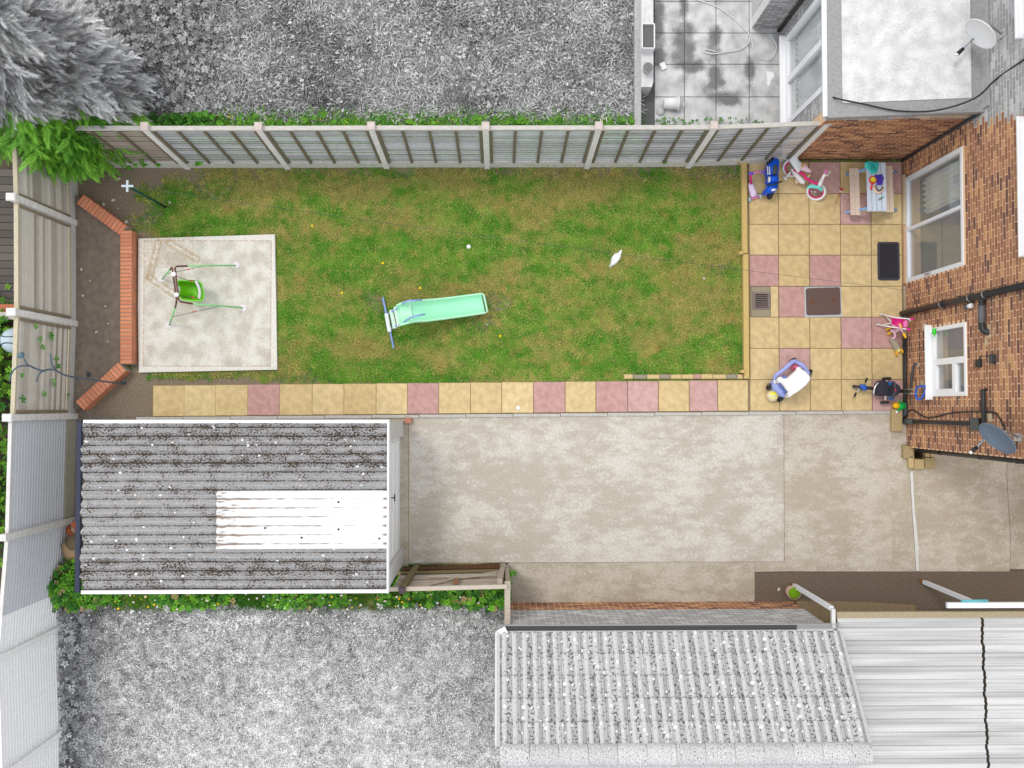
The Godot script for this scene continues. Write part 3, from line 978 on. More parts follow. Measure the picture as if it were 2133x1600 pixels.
func pipes(wall_x: float, z1: float) -> void:
	var pvc := mat(Color(0.030, 0.030, 0.033), 0.35)
	# big soil pipe with its branch
	var off := wall_x - 0.075
	var zs: float = PX(1880, 653, off).z
	var t := thing("soil_pipe", "thick black soil pipe with a bent branch on the brick wall", "pipe", Vector3(off, 0, zs))
	tubes(t, "stack", pvc, [Vector3(off, 0.02, zs), Vector3(off, 5.0, zs)], 0.055, 14)
	for y in [PX(1963, 633, off).y, PX(2053, 612, off).y, PX(2022, 622, off).y]:
		tubes(t, "collar", pvc, [Vector3(off, y - 0.05, zs), Vector3(off, y + 0.05, zs)], 0.068, 14)
		tubes(t, "seal_ring", M.silver, [Vector3(off, y - 0.012, zs), Vector3(off, y + 0.012, zs)], 0.0695, 14)
	var yb: float = PX(2045, 640, off).y
	var zend: float = PX(2050, 690, off).z
	tubes(t, "branch", pvc, curve([Vector3(off, yb + 0.05, zs), Vector3(off, yb, zs + 0.12), Vector3(off, yb, zend - 0.10), Vector3(off + 0.02, yb + 0.02, zend - 0.01), Vector3(off + 0.09, yb + 0.06, zend + 0.02)], 5), 0.05, 12)
	tubes(t, "branch_sleeve", mat(Color(0.12, 0.12, 0.125), 0.5), [Vector3(off, yb, zs + 0.17), Vector3(off, yb, zend - 0.14)], 0.056, 12)
	var lamp := PX(2018, 638, wall_x - 0.06)
	t = thing("security_light", "small dark wall lamp with a pale cap beside the soil pipe", "light", lamp)
	var b := mb_for(t, true)
	b.cyl(lamp - Vector3(0, 0.09, 0), lamp, [0.045, 0.04], 10)
	make(t, "lamp_body", b, mat(Color(0.09, 0.1, 0.12), 0.5))
	b = mb_for(t, true)
	b.cyl(lamp + Vector3(0, 0.002, 0), lamp + Vector3(0, 0.09, 0), [0.04, 0.045], 10)
	make(t, "cap", b, M.white)
	# rainwater: hopper with downpipe and the waste pipe above it
	off = wall_x - 0.06
	var za: float = PX(1890, 878, off).z
	var hop := PX(2040, 886, off)
	t = thing("hopper_pipe", "black waste downpipe with an open hopper head and feeder pipe", "pipe", Vector3(off, 0, za))
	tubes(t, "downpipe", pvc, [Vector3(off, 0.05, za), Vector3(off, hop.y - 0.1, za)], 0.036, 12)
	tubes(t, "foot_collar", mat(Color(0.08, 0.09, 0.09), 0.6), [Vector3(off, 0.04, za), Vector3(off, 0.42, za)], 0.052, 12)
	b = mb_for(t)
	for s in [-1, 1]:
		b.box(Vector3(off, hop.y, za + s * 0.1), Vector3(0.16, 0.22, 0.012))
		b.box(Vector3(off + s * 0.08, hop.y, za), Vector3(0.012, 0.22, 0.2))
	b.box(Vector3(off, hop.y - 0.11, za), Vector3(0.16, 0.012, 0.2))
	make(t, "hopper", b, mat(Color(0.07, 0.075, 0.08), 0.35))
	var f0 := PX(2050, 812, off + 0.02)
	tubes(t, "feeder", pvc, [Vector3(off, hop.y + 0.10, za + 0.0), Vector3(off, hop.y + 0.13, za - 0.06), Vector3(off, f0.y, f0.z), Vector3(off + 0.08, f0.y + 0.01, f0.z)], 0.036, 12)
	# low black waste pipe along the wall foot and a short bent one above it
	off = wall_x - 0.05
	var w0 := PX(1888, 700, off)
	var w1 := PX(1887, 868, off)
	t = thing("waste_pipe", "thin black waste pipe running along the foot of the brick wall", "pipe", Vector3(off, 0, w0.z))
	tubes(t, "long_run", pvc, [Vector3(off, 0.10, w0.z), Vector3(off, 0.07, w1.z), Vector3(off, 0.0, w1.z + 0.03)], 0.032, 10)
	tubes(t, "end_collar", mat(Color(0.06, 0.07, 0.08), 0.5), [Vector3(off, 0.09, w1.z - 0.28), Vector3(off, 0.08, w1.z - 0.02)], 0.045, 10)
	var q0 := PX(1896, 812, off)
	var q1 := PX(1903, 762, off)
	t = thing("overflow_pipe", "short bent grey pipe leaving the wall over the waste pipe", "pipe", Vector3(off, 0, q0.z))
	tubes(t, "run", mat(Color(0.07, 0.075, 0.08), 0.5), curve([Vector3(off, 0.09, q0.z + 0.05), q0, q1, q1 + Vector3(0.08, 0.06, -0.02)], 4), 0.022, 10)
	# corner downpipe
	off = wall_x - 0.045
	var zc := z1 + 0.05
	t = thing("corner_downpipe", "black rainwater downpipe on the corner of the house above the drain", "pipe", Vector3(wall_x + 0.2, 0, zc))
	tubes(t, "downpipe", pvc, [Vector3(wall_x + 0.18, 0.1, zc), Vector3(wall_x + 0.18, 4.9, zc)], 0.045, 12)
	for y in [0.9, 2.2, 3.2]:
		tubes(t, "bracket", pvc, [Vector3(wall_x + 0.18, y - 0.03, zc), Vector3(wall_x + 0.18, y + 0.03, zc)], 0.053, 12)
	# loose black cable
	var cable := curve([PX(1888, 858, wall_x - 0.02), PX(1903, 855, wall_x - 0.02), PX(1925, 868, wall_x - 0.02), PX(1945, 869, wall_x - 0.02), PX(1990, 859, wall_x - 0.02), PX(2065, 859, wall_x - 0.02), PX(2080, 868, wall_x - 0.02), PX(2094, 895, wall_x - 0.03)], 6)
	t = thing("aerial_cable", "thin black cable looping over the wall to the grey dish", "cable", cable[0])
	tubes(t, "cable", pvc, cable, 0.013, 6)
	# little boxes with a wire
	var bx := PX(2039, 757, wall_x - 0.03)
	t = thing("junction_box", "small square black box on the wall with a wire to a sensor", "box", bx)
	b = mb_for(t)
	b.bevel(bx, Vector3(0.06, 0.13, 0.13), 0.01)
	make(t, "casing", b, pvc)
	var sn := PX(2068, 748, wall_x - 0.05)
	b = mb_for(t)
	b.bevel(sn, Vector3(0.09, 0.07, 0.15), 0.015)
	make(t, "sensor", b, mat(Color(0.05, 0.05, 0.055), 0.25))
	tubes(t, "wire", pvc, curve([bx + Vector3(0, 0.07, -0.05), PX(2041, 743, wall_x - 0.01), PX(2058, 742, wall_x - 0.01), sn + Vector3(0, 0, -0.06)], 5), 0.008, 5)
	dish("satellite_dish", "grey mesh satellite dish on a wall bracket by the downpipe", PX(2086, 906, wall_x - 0.30), Vector3(-0.74, 0.02, 0.58), 0.29, 0.34, mat(A(112, 126, 142) * 1.1, 0.5, T.soft, Vector3.ONE * 6), wall_x)
	dish("satellite_dish", "white satellite dish over the flat roof of the extension", PX(2052, 62, wall_x - 0.30), Vector3(-0.70, -0.22, 0.66), 0.28, 0.36, mat(G(246), 0.5), wall_x)

func dish(called: String, label: String, at: Vector3, aim: Vector3, rx: float, ry: float, m: Material, wall_x: float) -> void:
	var t := thing(called, label, "dish", at)
	aim = aim.normalized()
	var x := Vector3.UP.cross(aim).normalized()
	var y := aim.cross(x)
	var b := mb_for(t, true)
	var last := []
	for i in 7:
		var r := i / 6.0
		var ring := []
		for k in 28:
			var a := TAU * k / 28
			ring.append(at + x * cos(a) * rx * r + y * sin(a) * ry * r + aim * (r * r * 0.085))
		if last:
			for k in 28:
				b.quad(last[k], last[(k + 1) % 28], ring[(k + 1) % 28], ring[k])
				b.quad(last[k] - aim * 0.012, ring[k] - aim * 0.012, ring[(k + 1) % 28] - aim * 0.012, last[(k + 1) % 28] - aim * 0.012)
		last = ring
	make(t, "reflector", b, m)
	var rim := []
	for k in 28: rim.append(last[k])
	b = mb_for(t, true)
	b.tube(rim, 0.010, 6, true)
	make(t, "rim", b, m)
	var feed := at + aim * 0.38 - y * 0.22
	tubes(t, "feed_arm", mat(Color(0.30, 0.34, 0.38), 0.5), [at - y * ry * 0.9 + aim * 0.05, feed], 0.014, 8)
	b = mb_for(t, true)
	b.cyl(feed - aim * 0.07, feed + aim * 0.05, [0.028, 0.034], 10)
	make(t, "receiver", b, M.black)
	b = mb_for(t, true)
	b.cyl(feed + aim * 0.051, feed + aim * 0.08, [0.03, 0.022], 10)
	make(t, "receiver_cap", b, M.white)
	var back := Vector3(wall_x, at.y - 0.06, at.z + 0.04)
	tubes(t, "bracket", M.silver, [at - aim * 0.02, at - aim * 0.10, back], 0.018, 8)
	b = mb_for(t)
	b.bevel(back + Vector3(-0.008, 0, 0), Vector3(0.016, 0.20, 0.12), 0.003)
	make(t, "wall_plate", b, M.silver)

func extension() -> void:
	var wall_x: float = P(1884, 600).x
	var x0: float = P(1640, 150, 0.35).x
	var zf: float = P(1760, 331).z          # face towards the patio
	var zb := -10.2
	var h0 := 2.42
	var h1 := 2.74
	var mortar := mat(A(230, 194, 158) * 1.2, 0.95, T.soft, Vector3.ONE * 3)
	var grey_mortar := mat(G(240) * 1.1, 0.95, T.mottle, Vector3.ONE * 3)
	var t := thing("house_extension", "flat roofed brick extension of the neighbouring house", "extension", Vector3(x0, 0, zf))
	brick_wall(t, Vector3(x0, 0, zf), Vector3.RIGHT, Vector3.BACK, wall_x - x0 - 0.01, 2.42, [], func(p: Vector3) -> bool: return p.y > 2.22 + (p.x - x0) * 0.06, mortar, grey_mortar, 0.2, 300)
	# garden side with its wide window
	var w0 := -7.08
	var w1 := -5.36
	var zcorner := P(1600, 60).z
	brick_wall(t, Vector3(x0, 0, zcorner), Vector3.BACK, Vector3.LEFT, zf - zcorner - 0.205, 2.42, [[w0 - zcorner, 0.3, w1 - zcorner, 2.26]], func(_p): return true, mortar, grey_mortar, 0.2, 120)
	var w := w1 - w0
	var win := window_unit(t, "wide_window", Vector3(x0 - 0.02, 0.3, w0), Vector3.BACK, Vector3.LEFT, w, 1.96, [[w * 0.5 - 0.06, 0.09, w * 0.5 + 0.06, 1.87]], M.upvc, 0.10, 0.09)
	var b := mb_for(win)
	b.bevel(Vector3(x0 - 0.06, 0.27, (w0 + w1) / 2), Vector3(0.12, 0.06, w + 0.1), 0.012)
	make(win, "sill", b, M.upvc)
	block(t, "room", mat(G(215), 0.9), Vector3(x0 + 1.2, 1.2, (w0 + w1) / 2), Vector3(0.05, 2.4, w + 1.0))
	block(t, "room_floor", mat(G(200), 0.9), Vector3(x0 + 0.75, 0.2, (w0 + w1) / 2), Vector3(0.9, 0.05, w + 1.0))
	for e in [[w0 + 0.05, w0 + 0.80, 0.42], [w1 - 0.80, w1 - 0.05, 0.42]]:
		b = mb_for(t, true)
		for i in 40:
			var a := lerpf(e[0], e[1], i / 40.0)
			var d := lerpf(e[0], e[1], (i + 1) / 40.0)
			var p := Vector3(x0 + 0.16 + 0.03 * sin(i * 1.1), 0, a)
			var q := Vector3(x0 + 0.16 + 0.03 * sin((i + 1) * 1.1), 0, d)
			b.quad(p + Vector3.UP * 2.2, q + Vector3.UP * 2.2, q + Vector3.UP * e[2], p + Vector3.UP * e[2])
		make(t, "net_curtain", b, mat(G(250), 0.95))
	# the roof: rises gently to the house wall, felt edge and pale coating
	var felt := mat(G(176), 0.95, T.rough, Vector3.ONE * 1.3)
	var r := grain(512, 0.012, 0.12, G(196), G(244), G(160), 40, 61, 0.4)
	var coat := mat(Color.WHITE, 0.9, r, Vector3.ONE * 0.42)
	var slab := func(xa, xb, za, zc, lift, thick, m, called):
		var bb := mb_for(t)
		var ya: float = h0 + (h1 - h0) * (xa - x0) / (wall_x - x0) + lift
		var yb: float = h0 + (h1 - h0) * (xb - x0) / (wall_x - x0) + lift
		var a := [Vector3(xa, ya, za), Vector3(xb, yb, za), Vector3(xb, yb, zc), Vector3(xa, ya, zc)]
		bb.quad(a[0], a[1], a[2], a[3])
		var dn := Vector3(0, thick, 0)
		for i in 4: bb.quad(a[i], a[(i + 1) % 4], a[(i + 1) % 4] - dn, a[i] - dn)
		make(t, called, bb, m)
	slab.call(x0 - 0.06, wall_x - 0.002, zb, zf + 0.05, 0.06, 0.12, felt, "roof_edge")
	slab.call(x0 + 0.16, wall_x - 0.22, zb, zf - 0.18, 0.078, 0.016, coat, "roof_coating")
	b = mb_for(t)
	b.bar(Vector3(wall_x - 0.03, h1 + 0.12, zb), Vector3(wall_x - 0.03, h1 + 0.12, zf), 0.03, 0.18)
	make(t, "flashing", b, mat(G(190), 0.7, T.mottle, Vector3.ONE))
	tubes(t, "gutter", M.upvc, [Vector3(x0 - 0.09, h0 - 0.0, zb), Vector3(x0 - 0.09, h0 - 0.0, zf + 0.02)], 0.05, 10)
	# projecting bay further along
	var xl: float = P(1565, 55).x
	brick_wall(t, Vector3(xl, 0, zcorner), Vector3.RIGHT, Vector3.BACK, x0 - xl - 0.002, 2.42, [], func(_p): return true, mortar, grey_mortar, 0.2, 60)
	block(t, "rendered_side", mat(G(222), 0.95, T.mottle, Vector3.ONE * 1.5), Vector3(xl + 0.1, 1.21, (zcorner + zb) / 2 - 0.11), Vector3(0.2, 2.42, zcorner - zb - 0.2))
	block(t, "bay_roof", felt, Vector3((xl + x0) / 2 - 0.04, 2.47, (zcorner + zb) / 2), Vector3(x0 - xl - 0.04, 0.08, zcorner - zb + 0.1))
	tubes(t, "downpipe", mat(Color(0.05, 0.05, 0.05), 0.6), [Vector3(x0 - 0.05, 0.02, zcorner + 0.05), Vector3(x0 - 0.05, 2.38, zcorner + 0.05)], 0.035, 8)
	tubes(t, "corner_pipe", mat(Color(0.04, 0.04, 0.045), 0.6), [Vector3(wall_x - 0.035, 0.02, zf + 0.04), Vector3(wall_x - 0.035, 2.7, zf + 0.04)], 0.025, 8)
	# cable sagging over the roof
	var line := curve([P(1728, 200, 2.35), P(1746, 206, 2.56), P(1800, 217, 2.60), P(1870, 231, 2.66), P(1950, 230, 2.78), P(2030, 205, 3.0), PX(2075, 165, wall_x - 0.02), PX(2133, 124, wall_x - 0.02), PX(2180, 90, wall_x - 0.02)], 6)
	var c := thing("roof_cable", "black cable lying across the edge of the flat extension roof", "cable", line[0])
	tubes(c, "cable", M.black, line, 0.014, 6)

# ---------------------------------------------------------------- our garage
func garage() -> void:
	var h := 2.2
	var tl := P(171, 881, h)
	var br := P(806, 1228, h)
	var x0 := tl.x
	var x1 := br.x
	var z0 := tl.z
	var z1 := br.z
	var t := thing("garage", "white prefabricated garage with a mossy corrugated roof", "garage", Vector3((x0 + x1) / 2, 0, (z0 + z1) / 2))
	# roof picture: grey cement sheet, brown moss, cream lichen, bird droppings
	var w := 1800
	var hh := 980
	var n1 := noise_bytes(1024, 0.012, 4, 41)
	var n2 := noise_bytes(1024, 0.09, 4, 43)
	var n3 := noise_bytes(1024, 0.28, 3, 45)
	var n4 := noise_bytes(1024, 0.045, 3, 47)
	var pitch := 0.148
	var rgb := PackedByteArray()
	rgb.resize(w * hh * 3)
	for j in hh:
		var z := lerpf(z0, z1, (j + 0.5) / hh)
		var ph := fposmod((z - z0) / pitch, 1.0)
		var row := int((z - z0) / pitch)
		var valley := maxf(0.0, 1.0 - minf(absf(ph - 0.5), 1.0) / 0.10)
		var row_wet := 0.05 * sin(row * 2.1) + (0.06 if row < 6 or row > 14 else -0.02)
		for i in w:
			var q := (j & 1023) * 1024 + ((i * 2 / 3) & 1023)
			var q2 := ((j * 2) & 1023) * 1024 + (i & 1023)
			var a := n1[q] / 255.0
			var f := n2[q] / 255.0
			var g := n3[q2] / 255.0
			var e := n4[q2] / 255.0
			var c: Color = A(140, 141, 143).lerp(A(192, 193, 196), f * 0.6 + a * 0.3) * (0.55 + 0.85 * g)
			if e > 0.60 and f > 0.5: c = c.lerp(A(222, 204, 180), 0.75)
			var moss := f * 0.62 + g * 0.32 + e * 0.12 + valley * 0.34 + row_wet + (a - 0.5) * 0.30
			if moss > 0.67: c = A(58, 46, 44).lerp(A(84, 72, 58), a) * (0.5 + 0.7 * g)
			elif moss > 0.65: c = c.lerp(A(110, 102, 94), 0.6)
			var k := (j * w + i) * 3
			var s := S(c)
			rgb[k] = int(s.r * 255); rgb[k + 1] = int(s.g * 255); rgb[k + 2] = int(s.b * 255)
	for s in 90:                      # droppings
		var cx := rng.randi_range(20, w - 20)
		var cy := rng.randi_range(20, hh - 20)
		var rr := rng.randf_range(2, 6)
		for j in range(-7, 8):
			for i in range(-9, 10):
				if Vector2(i * 0.7, j).length() < rr + rng.randf_range(-1.2, 1.2):
					var k := ((cy + j) * w + cx + i) * 3
					rgb[k] = 238; rgb[k + 1] = 238; rgb[k + 2] = 236
	var roof := mat(Color.WHITE, 0.95, to_texture(w, hh, rgb), Vector3(1 / (x1 - x0), 1 / (z1 - z0), 1), false)
	roof.uv1_offset = Vector3(-x0 / (x1 - x0), -z0 / (z1 - z0), 0)
	# white translucent sheet with dirt lying in its troughs
	n1 = noise_bytes(512, 0.02, 4, 51)
	var sw := 512
	var sh := 256
	var srgb := PackedByteArray()
	srgb.resize(sw * sh * 3)
	var zA: float = P(600, 1022, h).z
	var zB: float = P(600, 1142, h).z
	var xA: float = P(453, 1080, h).x
	for j in sh:
		var z := lerpf(zA, zB, (j + 0.5) / sh)
		var ph := fposmod((z - z0) / pitch, 1.0)
		var valley := maxf(0.0, 1.0 - absf(ph - 0.5) / 0.13)
		for i in sw:
			var a := n1[((j * 3) & 511) * 512 + (i & 511)] / 255.0
			var u := i / float(sw)
			var dirt := smoothstep(0.48, 0.62, valley * 0.5 + a * 0.42 + 0.30 * maxf(0, 1 - u * 3.0) - 0.18 * smoothstep(0.55, 0.8, u))
			dirt = maxf(dirt, smoothstep(0.965, 0.985, u) * float(valley > 0.2))
			var s := S(Color(0.72, 0.725, 0.73).lerp(A(130, 108, 88), dirt * 0.9))
			var k := (j * sw + i) * 3
			srgb[k] = int(s.r * 255); srgb[k + 1] = int(s.g * 255); srgb[k + 2] = int(s.b * 255)
	var light := mat(Color.WHITE, 0.35, to_texture(sw, sh, srgb), Vector3(1 / (x1 - xA), 1 / (zB - zA), 1), false)
	light.uv1_offset = Vector3(-xA / (x1 - xA), -zA / (zB - zA), 0)
	var wave := func(xa: float, xb: float, za: float, zb: float, m: Material, lift: float, called: String, ragged: bool) -> void:
		var b := mb_for(t, true)
		var steps := int((zb - za) / pitch * 10)
		var last := []
		for k in steps + 1:
			var z := lerpf(za, zb, float(k) / steps)
			var y := h + 0.026 * cos((z - z0) / pitch * TAU) + lift
			var xs: float = xa + (0.06 * absf(sin(z * 9.0)) * absf(sin(z * 3.7)) if ragged else 0.0)
			var now := [Vector3(xs, y + 0.02, z), Vector3(lerpf(xs, xb, 0.5), y, z), Vector3(xb, y - 0.0, z)]
			if last:
				for q in 2: b.quad(last[q], last[q + 1], now[q + 1], now[q])
			last = now
		make(t, called, b, m)
	for e in [[x0, xA + 0.12, 0.0, true], [xA, x1, 0.014, false]]:
		wave.call(e[0], e[1], z0, zA + 0.05, roof, e[2] + 0.007, "roof_sheet", e[3])
		if e[3]: wave.call(e[0], e[1], zA + 0.004, zB + 0.03, roof, e[2], "roof_sheet", e[3])
		wave.call(e[0], e[1], zB - 0.02, z1, roof, e[2] - 0.007, "roof_sheet", e[3])
	wave.call(xA, x1 + 0.004, zA, zB, light, 0.03, "translucent_sheet", false)
	for p in [[705, 1046], [705, 1103], [552, 1100], [628, 1120], [790, 1122]]:
		var q := P(p[0], p[1], h + 0.06)
		var b := mb_for(t, true)
		b.ball(q, Vector3(0.018, 0.014, 0.018), 8, 3, Basis(), 0.0)
		make(t, "roof_bolt", b, M.dark)
	# walls
	var wall := mat(A(214, 212, 206), 0.9, T.mottle, Vector3.ONE)
	var inset := 0.07
	block(t, "side_wall", wall, Vector3((x0 + x1) / 2, 1.07, z0 + inset), Vector3(x1 - x0 - 0.2, 2.1, 0.06))
	block(t, "side_wall", wall, Vector3((x0 + x1) / 2, 1.07, z1 - inset), Vector3(x1 - x0 - 0.2, 2.1, 0.06))
	block(t, "rear_wall", wall, Vector3(x0 + 0.12, 1.07, (z0 + z1) / 2), Vector3(0.06, 2.1, z1 - z0 - 0.22))
	# white gutters along the sides, dark strip at the back, white fascia in front
	for z in [z0 - 0.022, z1 + 0.022]:
		var b := mb_for(t)
		b.bevel(Vector3((x0 + x1) / 2 + 0.03, h + 0.005, z), Vector3(x1 - x0 - 0.02, 0.10, 0.055), 0.008)
		make(t, "bargeboard", b, mat(Color(0.85, 0.85, 0.86), 0.4))
	var b := mb_for(t)
	b.bevel(Vector3(x0 - 0.045, h - 0.02, (z0 + z1) / 2), Vector3(0.085, 0.06, z1 - z0 + 0.06), 0.01)
	make(t, "rear_gutter", b, mat(A(48, 54, 74), 0.5))
	b = mb_for(t)
	b.bevel(Vector3(x1 + 0.018, h + 0.0, (z0 + z1) / 2), Vector3(0.03, 0.15, z1 - z0 + 0.10), 0.006)
	make(t, "fascia", b, mat(Color(0.85, 0.85, 0.86), 0.4))
	# front: concrete end panels and an up-and-over door
	var conc := mat(A(216, 216, 214) * 1.1, 0.9, T.mottle, Vector3.ONE * 1.2)
	var fx := x1 - 0.02
	block(t, "front_pier", conc, Vector3(fx - 0.02, 1.06, z0 + 0.155), Vector3(0.12, 2.12, 0.29))
	block(t, "front_pier", conc, Vector3(fx - 0.02, 1.06, z1 - 0.155), Vector3(0.12, 2.12, 0.29))
	var door := Node3D.new()
	door.name = "up_and_over_door"
	t.add_child(door, true)
	door.position = Vector3(fx, 0, (z0 + z1) / 2) - t.position
	var dz0 := z0 + 0.31
	var dz1 := z1 - 0.31
	var paint := mat(Color(0.80, 0.81, 0.82), 0.45, T.soft, Vector3.ONE)
	b = mb_for(door)
	b.box(Vector3(fx - 0.035, 1.04, (dz0 + dz1) / 2), Vector3(0.02, 2.06, dz1 - dz0))
	make(door, "door_skin", b, paint)
	for e in [[0.34, 0.62], [0.90, 1.18], [1.46, 1.86]]:
		b = mb_for(door)
		b.bevel(Vector3(fx - 0.018, (e[0] + e[1]) / 2, (dz0 + dz1) / 2), Vector3(0.02, e[1] - e[0], dz1 - dz0 - 0.12), 0.009)
		make(door, "pressed_rib", b, paint)
	var hp := PX(821, 1037, fx + 0.03)
	b = mb_for(door)
	b.bar(Vector3(fx - 0.02, hp.y, hp.z), Vector3(fx + 0.035, hp.y, hp.z), 0.02, 0.02)
	b.bevel(Vector3(fx + 0.04, hp.y, hp.z), Vector3(0.02, 0.022, 0.13), 0.004)
	make(door, "handle", b, M.black)
	# brick stub by the corner
	var p := P(850, 876, 0.12)
	b = MB.new(Vector3(p.x, 0, p.z))
	b.c = A(196, 136, 116)
	b.bevel(Vector3(p.x, 0.08, p.z), Vector3(0.13, 0.14, 0.11), 0.008)
	var o := make(self, "loose_brick", b, M.brick)
	o.position = Vector3(p.x, 0, p.z)
	tag(o, "single reddish brick standing at the front corner of the white garage", "brick")

# ---------------------------------------------------------------- neighbour's tiled garage
func tile_garage() -> void:
	var eave := P(1042, 1319, 2.08)
	var right := P(1747, 1319, 2.08)
	var ridge := P(1100, 1556, 3.16)
	var wall_z: float = P(1200, 1255).z
	var x0 := eave.x - 0.01
	var x1 := right.x + 0.02
	var t := thing("tiled_garage", "grey brick garage with a pitched roof of spotted concrete tiles", "garage", Vector3((x0 + x1) / 2, 0, wall_z))
	var mortar := mat(A(236, 206, 172) * 1.3, 0.95, T.soft, Vector3.ONE * 3)
	var grey_mortar := mat(G(246) * 1.1, 0.95, T.mottle, Vector3.ONE * 3)
	var cut: float = 0.60
	brick_wall(t, Vector3(x0 + 0.13, 0, wall_z), Vector3.RIGHT, Vector3.FORWARD, x1 - x0 - 0.2, 2.0, [], func(p: Vector3) -> bool: return p.y > cut, mortar, grey_mortar, 0.2, 300)
	var plain := mat(G(190), 0.95, T.mottle, Vector3.ONE)
	block(t, "end_wall", plain, Vector3(x1 - 0.17, 1.0, wall_z + 1.6), Vector3(0.2, 2.0, 2.78))
	block(t, "end_wall", plain, Vector3(x0 + 0.23, 1.0, wall_z + 1.6), Vector3(0.2, 2.0, 2.78))
	# tiles: two rolls and two pans each, lapped in five courses
	var slope := (ridge - Vector3(ridge.x, eave.y, eave.z))
	var run := slope.length()
	var dir := slope / run
	var up := Vector3.RIGHT.cross(dir).normalized()
	if up.y < 0: up = -up
	var rows := 5
	var gauge := run / rows
	var n := 17
	var tw := (x1 - x0) / n
	var shape := []
	for k in 17:
		var u := k / 16.0
		var y := 0.0
		for c in [0.22, 0.72]:
			var dd := absf(u - c) / 0.13
			if dd < 1: y = 0.032 * pow(cos(dd * PI / 2), 0.7)
		shape.append([u * (tw - 0.004), y])
	var mk := MB.new(Vector3.ZERO)
	var ln := gauge + 0.03
	for k in 16:
		var a: Array = shape[k]
		var d: Array = shape[k + 1]
		mk.quad(Vector3(a[0], a[1] + 0.03, 0), Vector3(d[0], d[1] + 0.03, 0), Vector3(d[0], d[1], ln), Vector3(a[0], a[1], ln))
		mk.quad(Vector3(a[0], a[1] + 0.03, 0), Vector3(a[0], 0.004, 0), Vector3(d[0], 0.004, 0), Vector3(d[0], d[1] + 0.03, 0))
	var tile := mk.done()
	# lichen: pale rounds and dark moss flecks
	var size := 1024
	var n2 := noise_bytes(size, 0.02, 4, 71)
	var n3 := noise_bytes(size, 0.05, 4, 73)
	var n4 := noise_bytes(size, 0.30, 2, 77)
	var n5 := noise_bytes(size, 0.06, 2, 79)
	var rgb := PackedByteArray()
	rgb.resize(size * size * 3)
	for i in size * size:
		var g := n4[i] / 255.0
		var c: Color = G(182).lerp(G(222), n2[i] / 255.0) * (0.82 + 0.3 * g)
		if n5[i] > 178: c = G(242)
		if n3[i] + n2[i] * 0.3 > 222: c = G(92) * (0.6 + 0.8 * g)
		var s := S(c)
		rgb[i * 3] = int(s.r * 255); rgb[i * 3 + 1] = int(s.g * 255); rgb[i * 3 + 2] = int(s.b * 255)
	var tex := to_texture(size, size, rgb)
	# single tiles: pale rolls, darker grey pans speckled with moss, round lichen spots
	var looks := []
	for k in 16:
		var tr := PackedByteArray()
		tr.resize(112 * 128 * 3)
		var lichen := []
		for s in rng.randi_range(1, 5): lichen.append([rng.randf_range(0, 112), rng.randf_range(0, 128), rng.randf_range(3.0, 9.0)])
		for j in 128:
			for i in 112:
				var q := ((j + k * 131) & 1023) * 1024 + ((i + k * 89) & 1023)
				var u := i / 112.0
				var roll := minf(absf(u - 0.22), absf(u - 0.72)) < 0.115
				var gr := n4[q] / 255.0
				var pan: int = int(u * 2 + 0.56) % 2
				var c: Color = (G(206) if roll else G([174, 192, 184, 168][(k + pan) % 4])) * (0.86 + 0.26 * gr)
				var moss_and_shade := n3[q] / 255.0 + (0.02 if roll else 0.10 + 0.07 * ((k * 3 + pan) % 3)) + 0.2 * float(j < 5)  # moss flecks; the front edge gets more, painting in the shadow line between courses
				if moss_and_shade > 0.80: c = G(96) * (0.6 + 0.8 * gr)
				for s in lichen:
					if Vector2(i - s[0], j - s[1]).length() < s[2] + (gr - 0.5) * 6.0: c = G(240)
				var sc := S(c)
				var o := (j * 112 + i) * 3
				tr[o] = int(sc.r * 255); tr[o + 1] = int(sc.g * 255); tr[o + 2] = int(sc.b * 255)
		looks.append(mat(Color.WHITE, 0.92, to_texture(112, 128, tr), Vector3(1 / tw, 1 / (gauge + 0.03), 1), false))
	var turn := Basis(Vector3.RIGHT, up, dir)
	for r in rows:
		for c in n:
			var at := Vector3(x0 + tw * c, eave.y, eave.z) + dir * (gauge * r) + up * rng.randf_range(0, 0.003)
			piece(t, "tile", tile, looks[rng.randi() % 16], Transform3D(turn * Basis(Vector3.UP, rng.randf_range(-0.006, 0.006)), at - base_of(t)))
	var deck := mb_for(t)
	var e0 := Vector3(x0 + 0.02, eave.y - 0.02, eave.z + 0.02)
	var r0 := Vector3(x0 + 0.02, ridge.y + 0.0, ridge.z)
	var lx := Vector3(x1 - x0 - 0.04, 0, 0)
	deck.quad(e0, e0 + lx, r0 + lx, r0)
	var far := Vector3(r0.x, e0.y, r0.z + (r0.z - e0.z))
	make(t, "underlay", deck, M.dark)
	deck = mb_for(t)
	deck.quad(r0 + Vector3(0, 0.02, 0), r0 + lx + Vector3(0, 0.02, 0), far + lx, far)
	make(t, "rear_slope", deck, mat(Color.WHITE, 0.92, tex, Vector3.ONE * 0.5))
	# ridge tiles
	var x := x0
	while x < x1 - 0.05:
		var l := minf(0.45, x1 - x)
		var b := mb_for(t, true)
		var last := []
		for k in 9:
			var a := lerpf(-0.1, PI + 0.1, k / 8.0)
			var p := Vector3(0, sin(a) * 0.12, -cos(a) * 0.17)
			var now := [ridge * Vector3(0, 1, 1) + Vector3(x + 0.004, 0.01, 0.12) + p, ridge * Vector3(0, 1, 1) + Vector3(x + l - 0.004, 0.018, 0.12) + p]
			if last: b.quad(last[0], last[1], now[1], now[0])
			last = now
		make(t, "ridge_tile", b, mat(G(252) * rng.randf_range(1.1, 1.25), 0.92, tex, Vector3.ONE * rng.randf_range(0.5, 0.7)))
		x += l
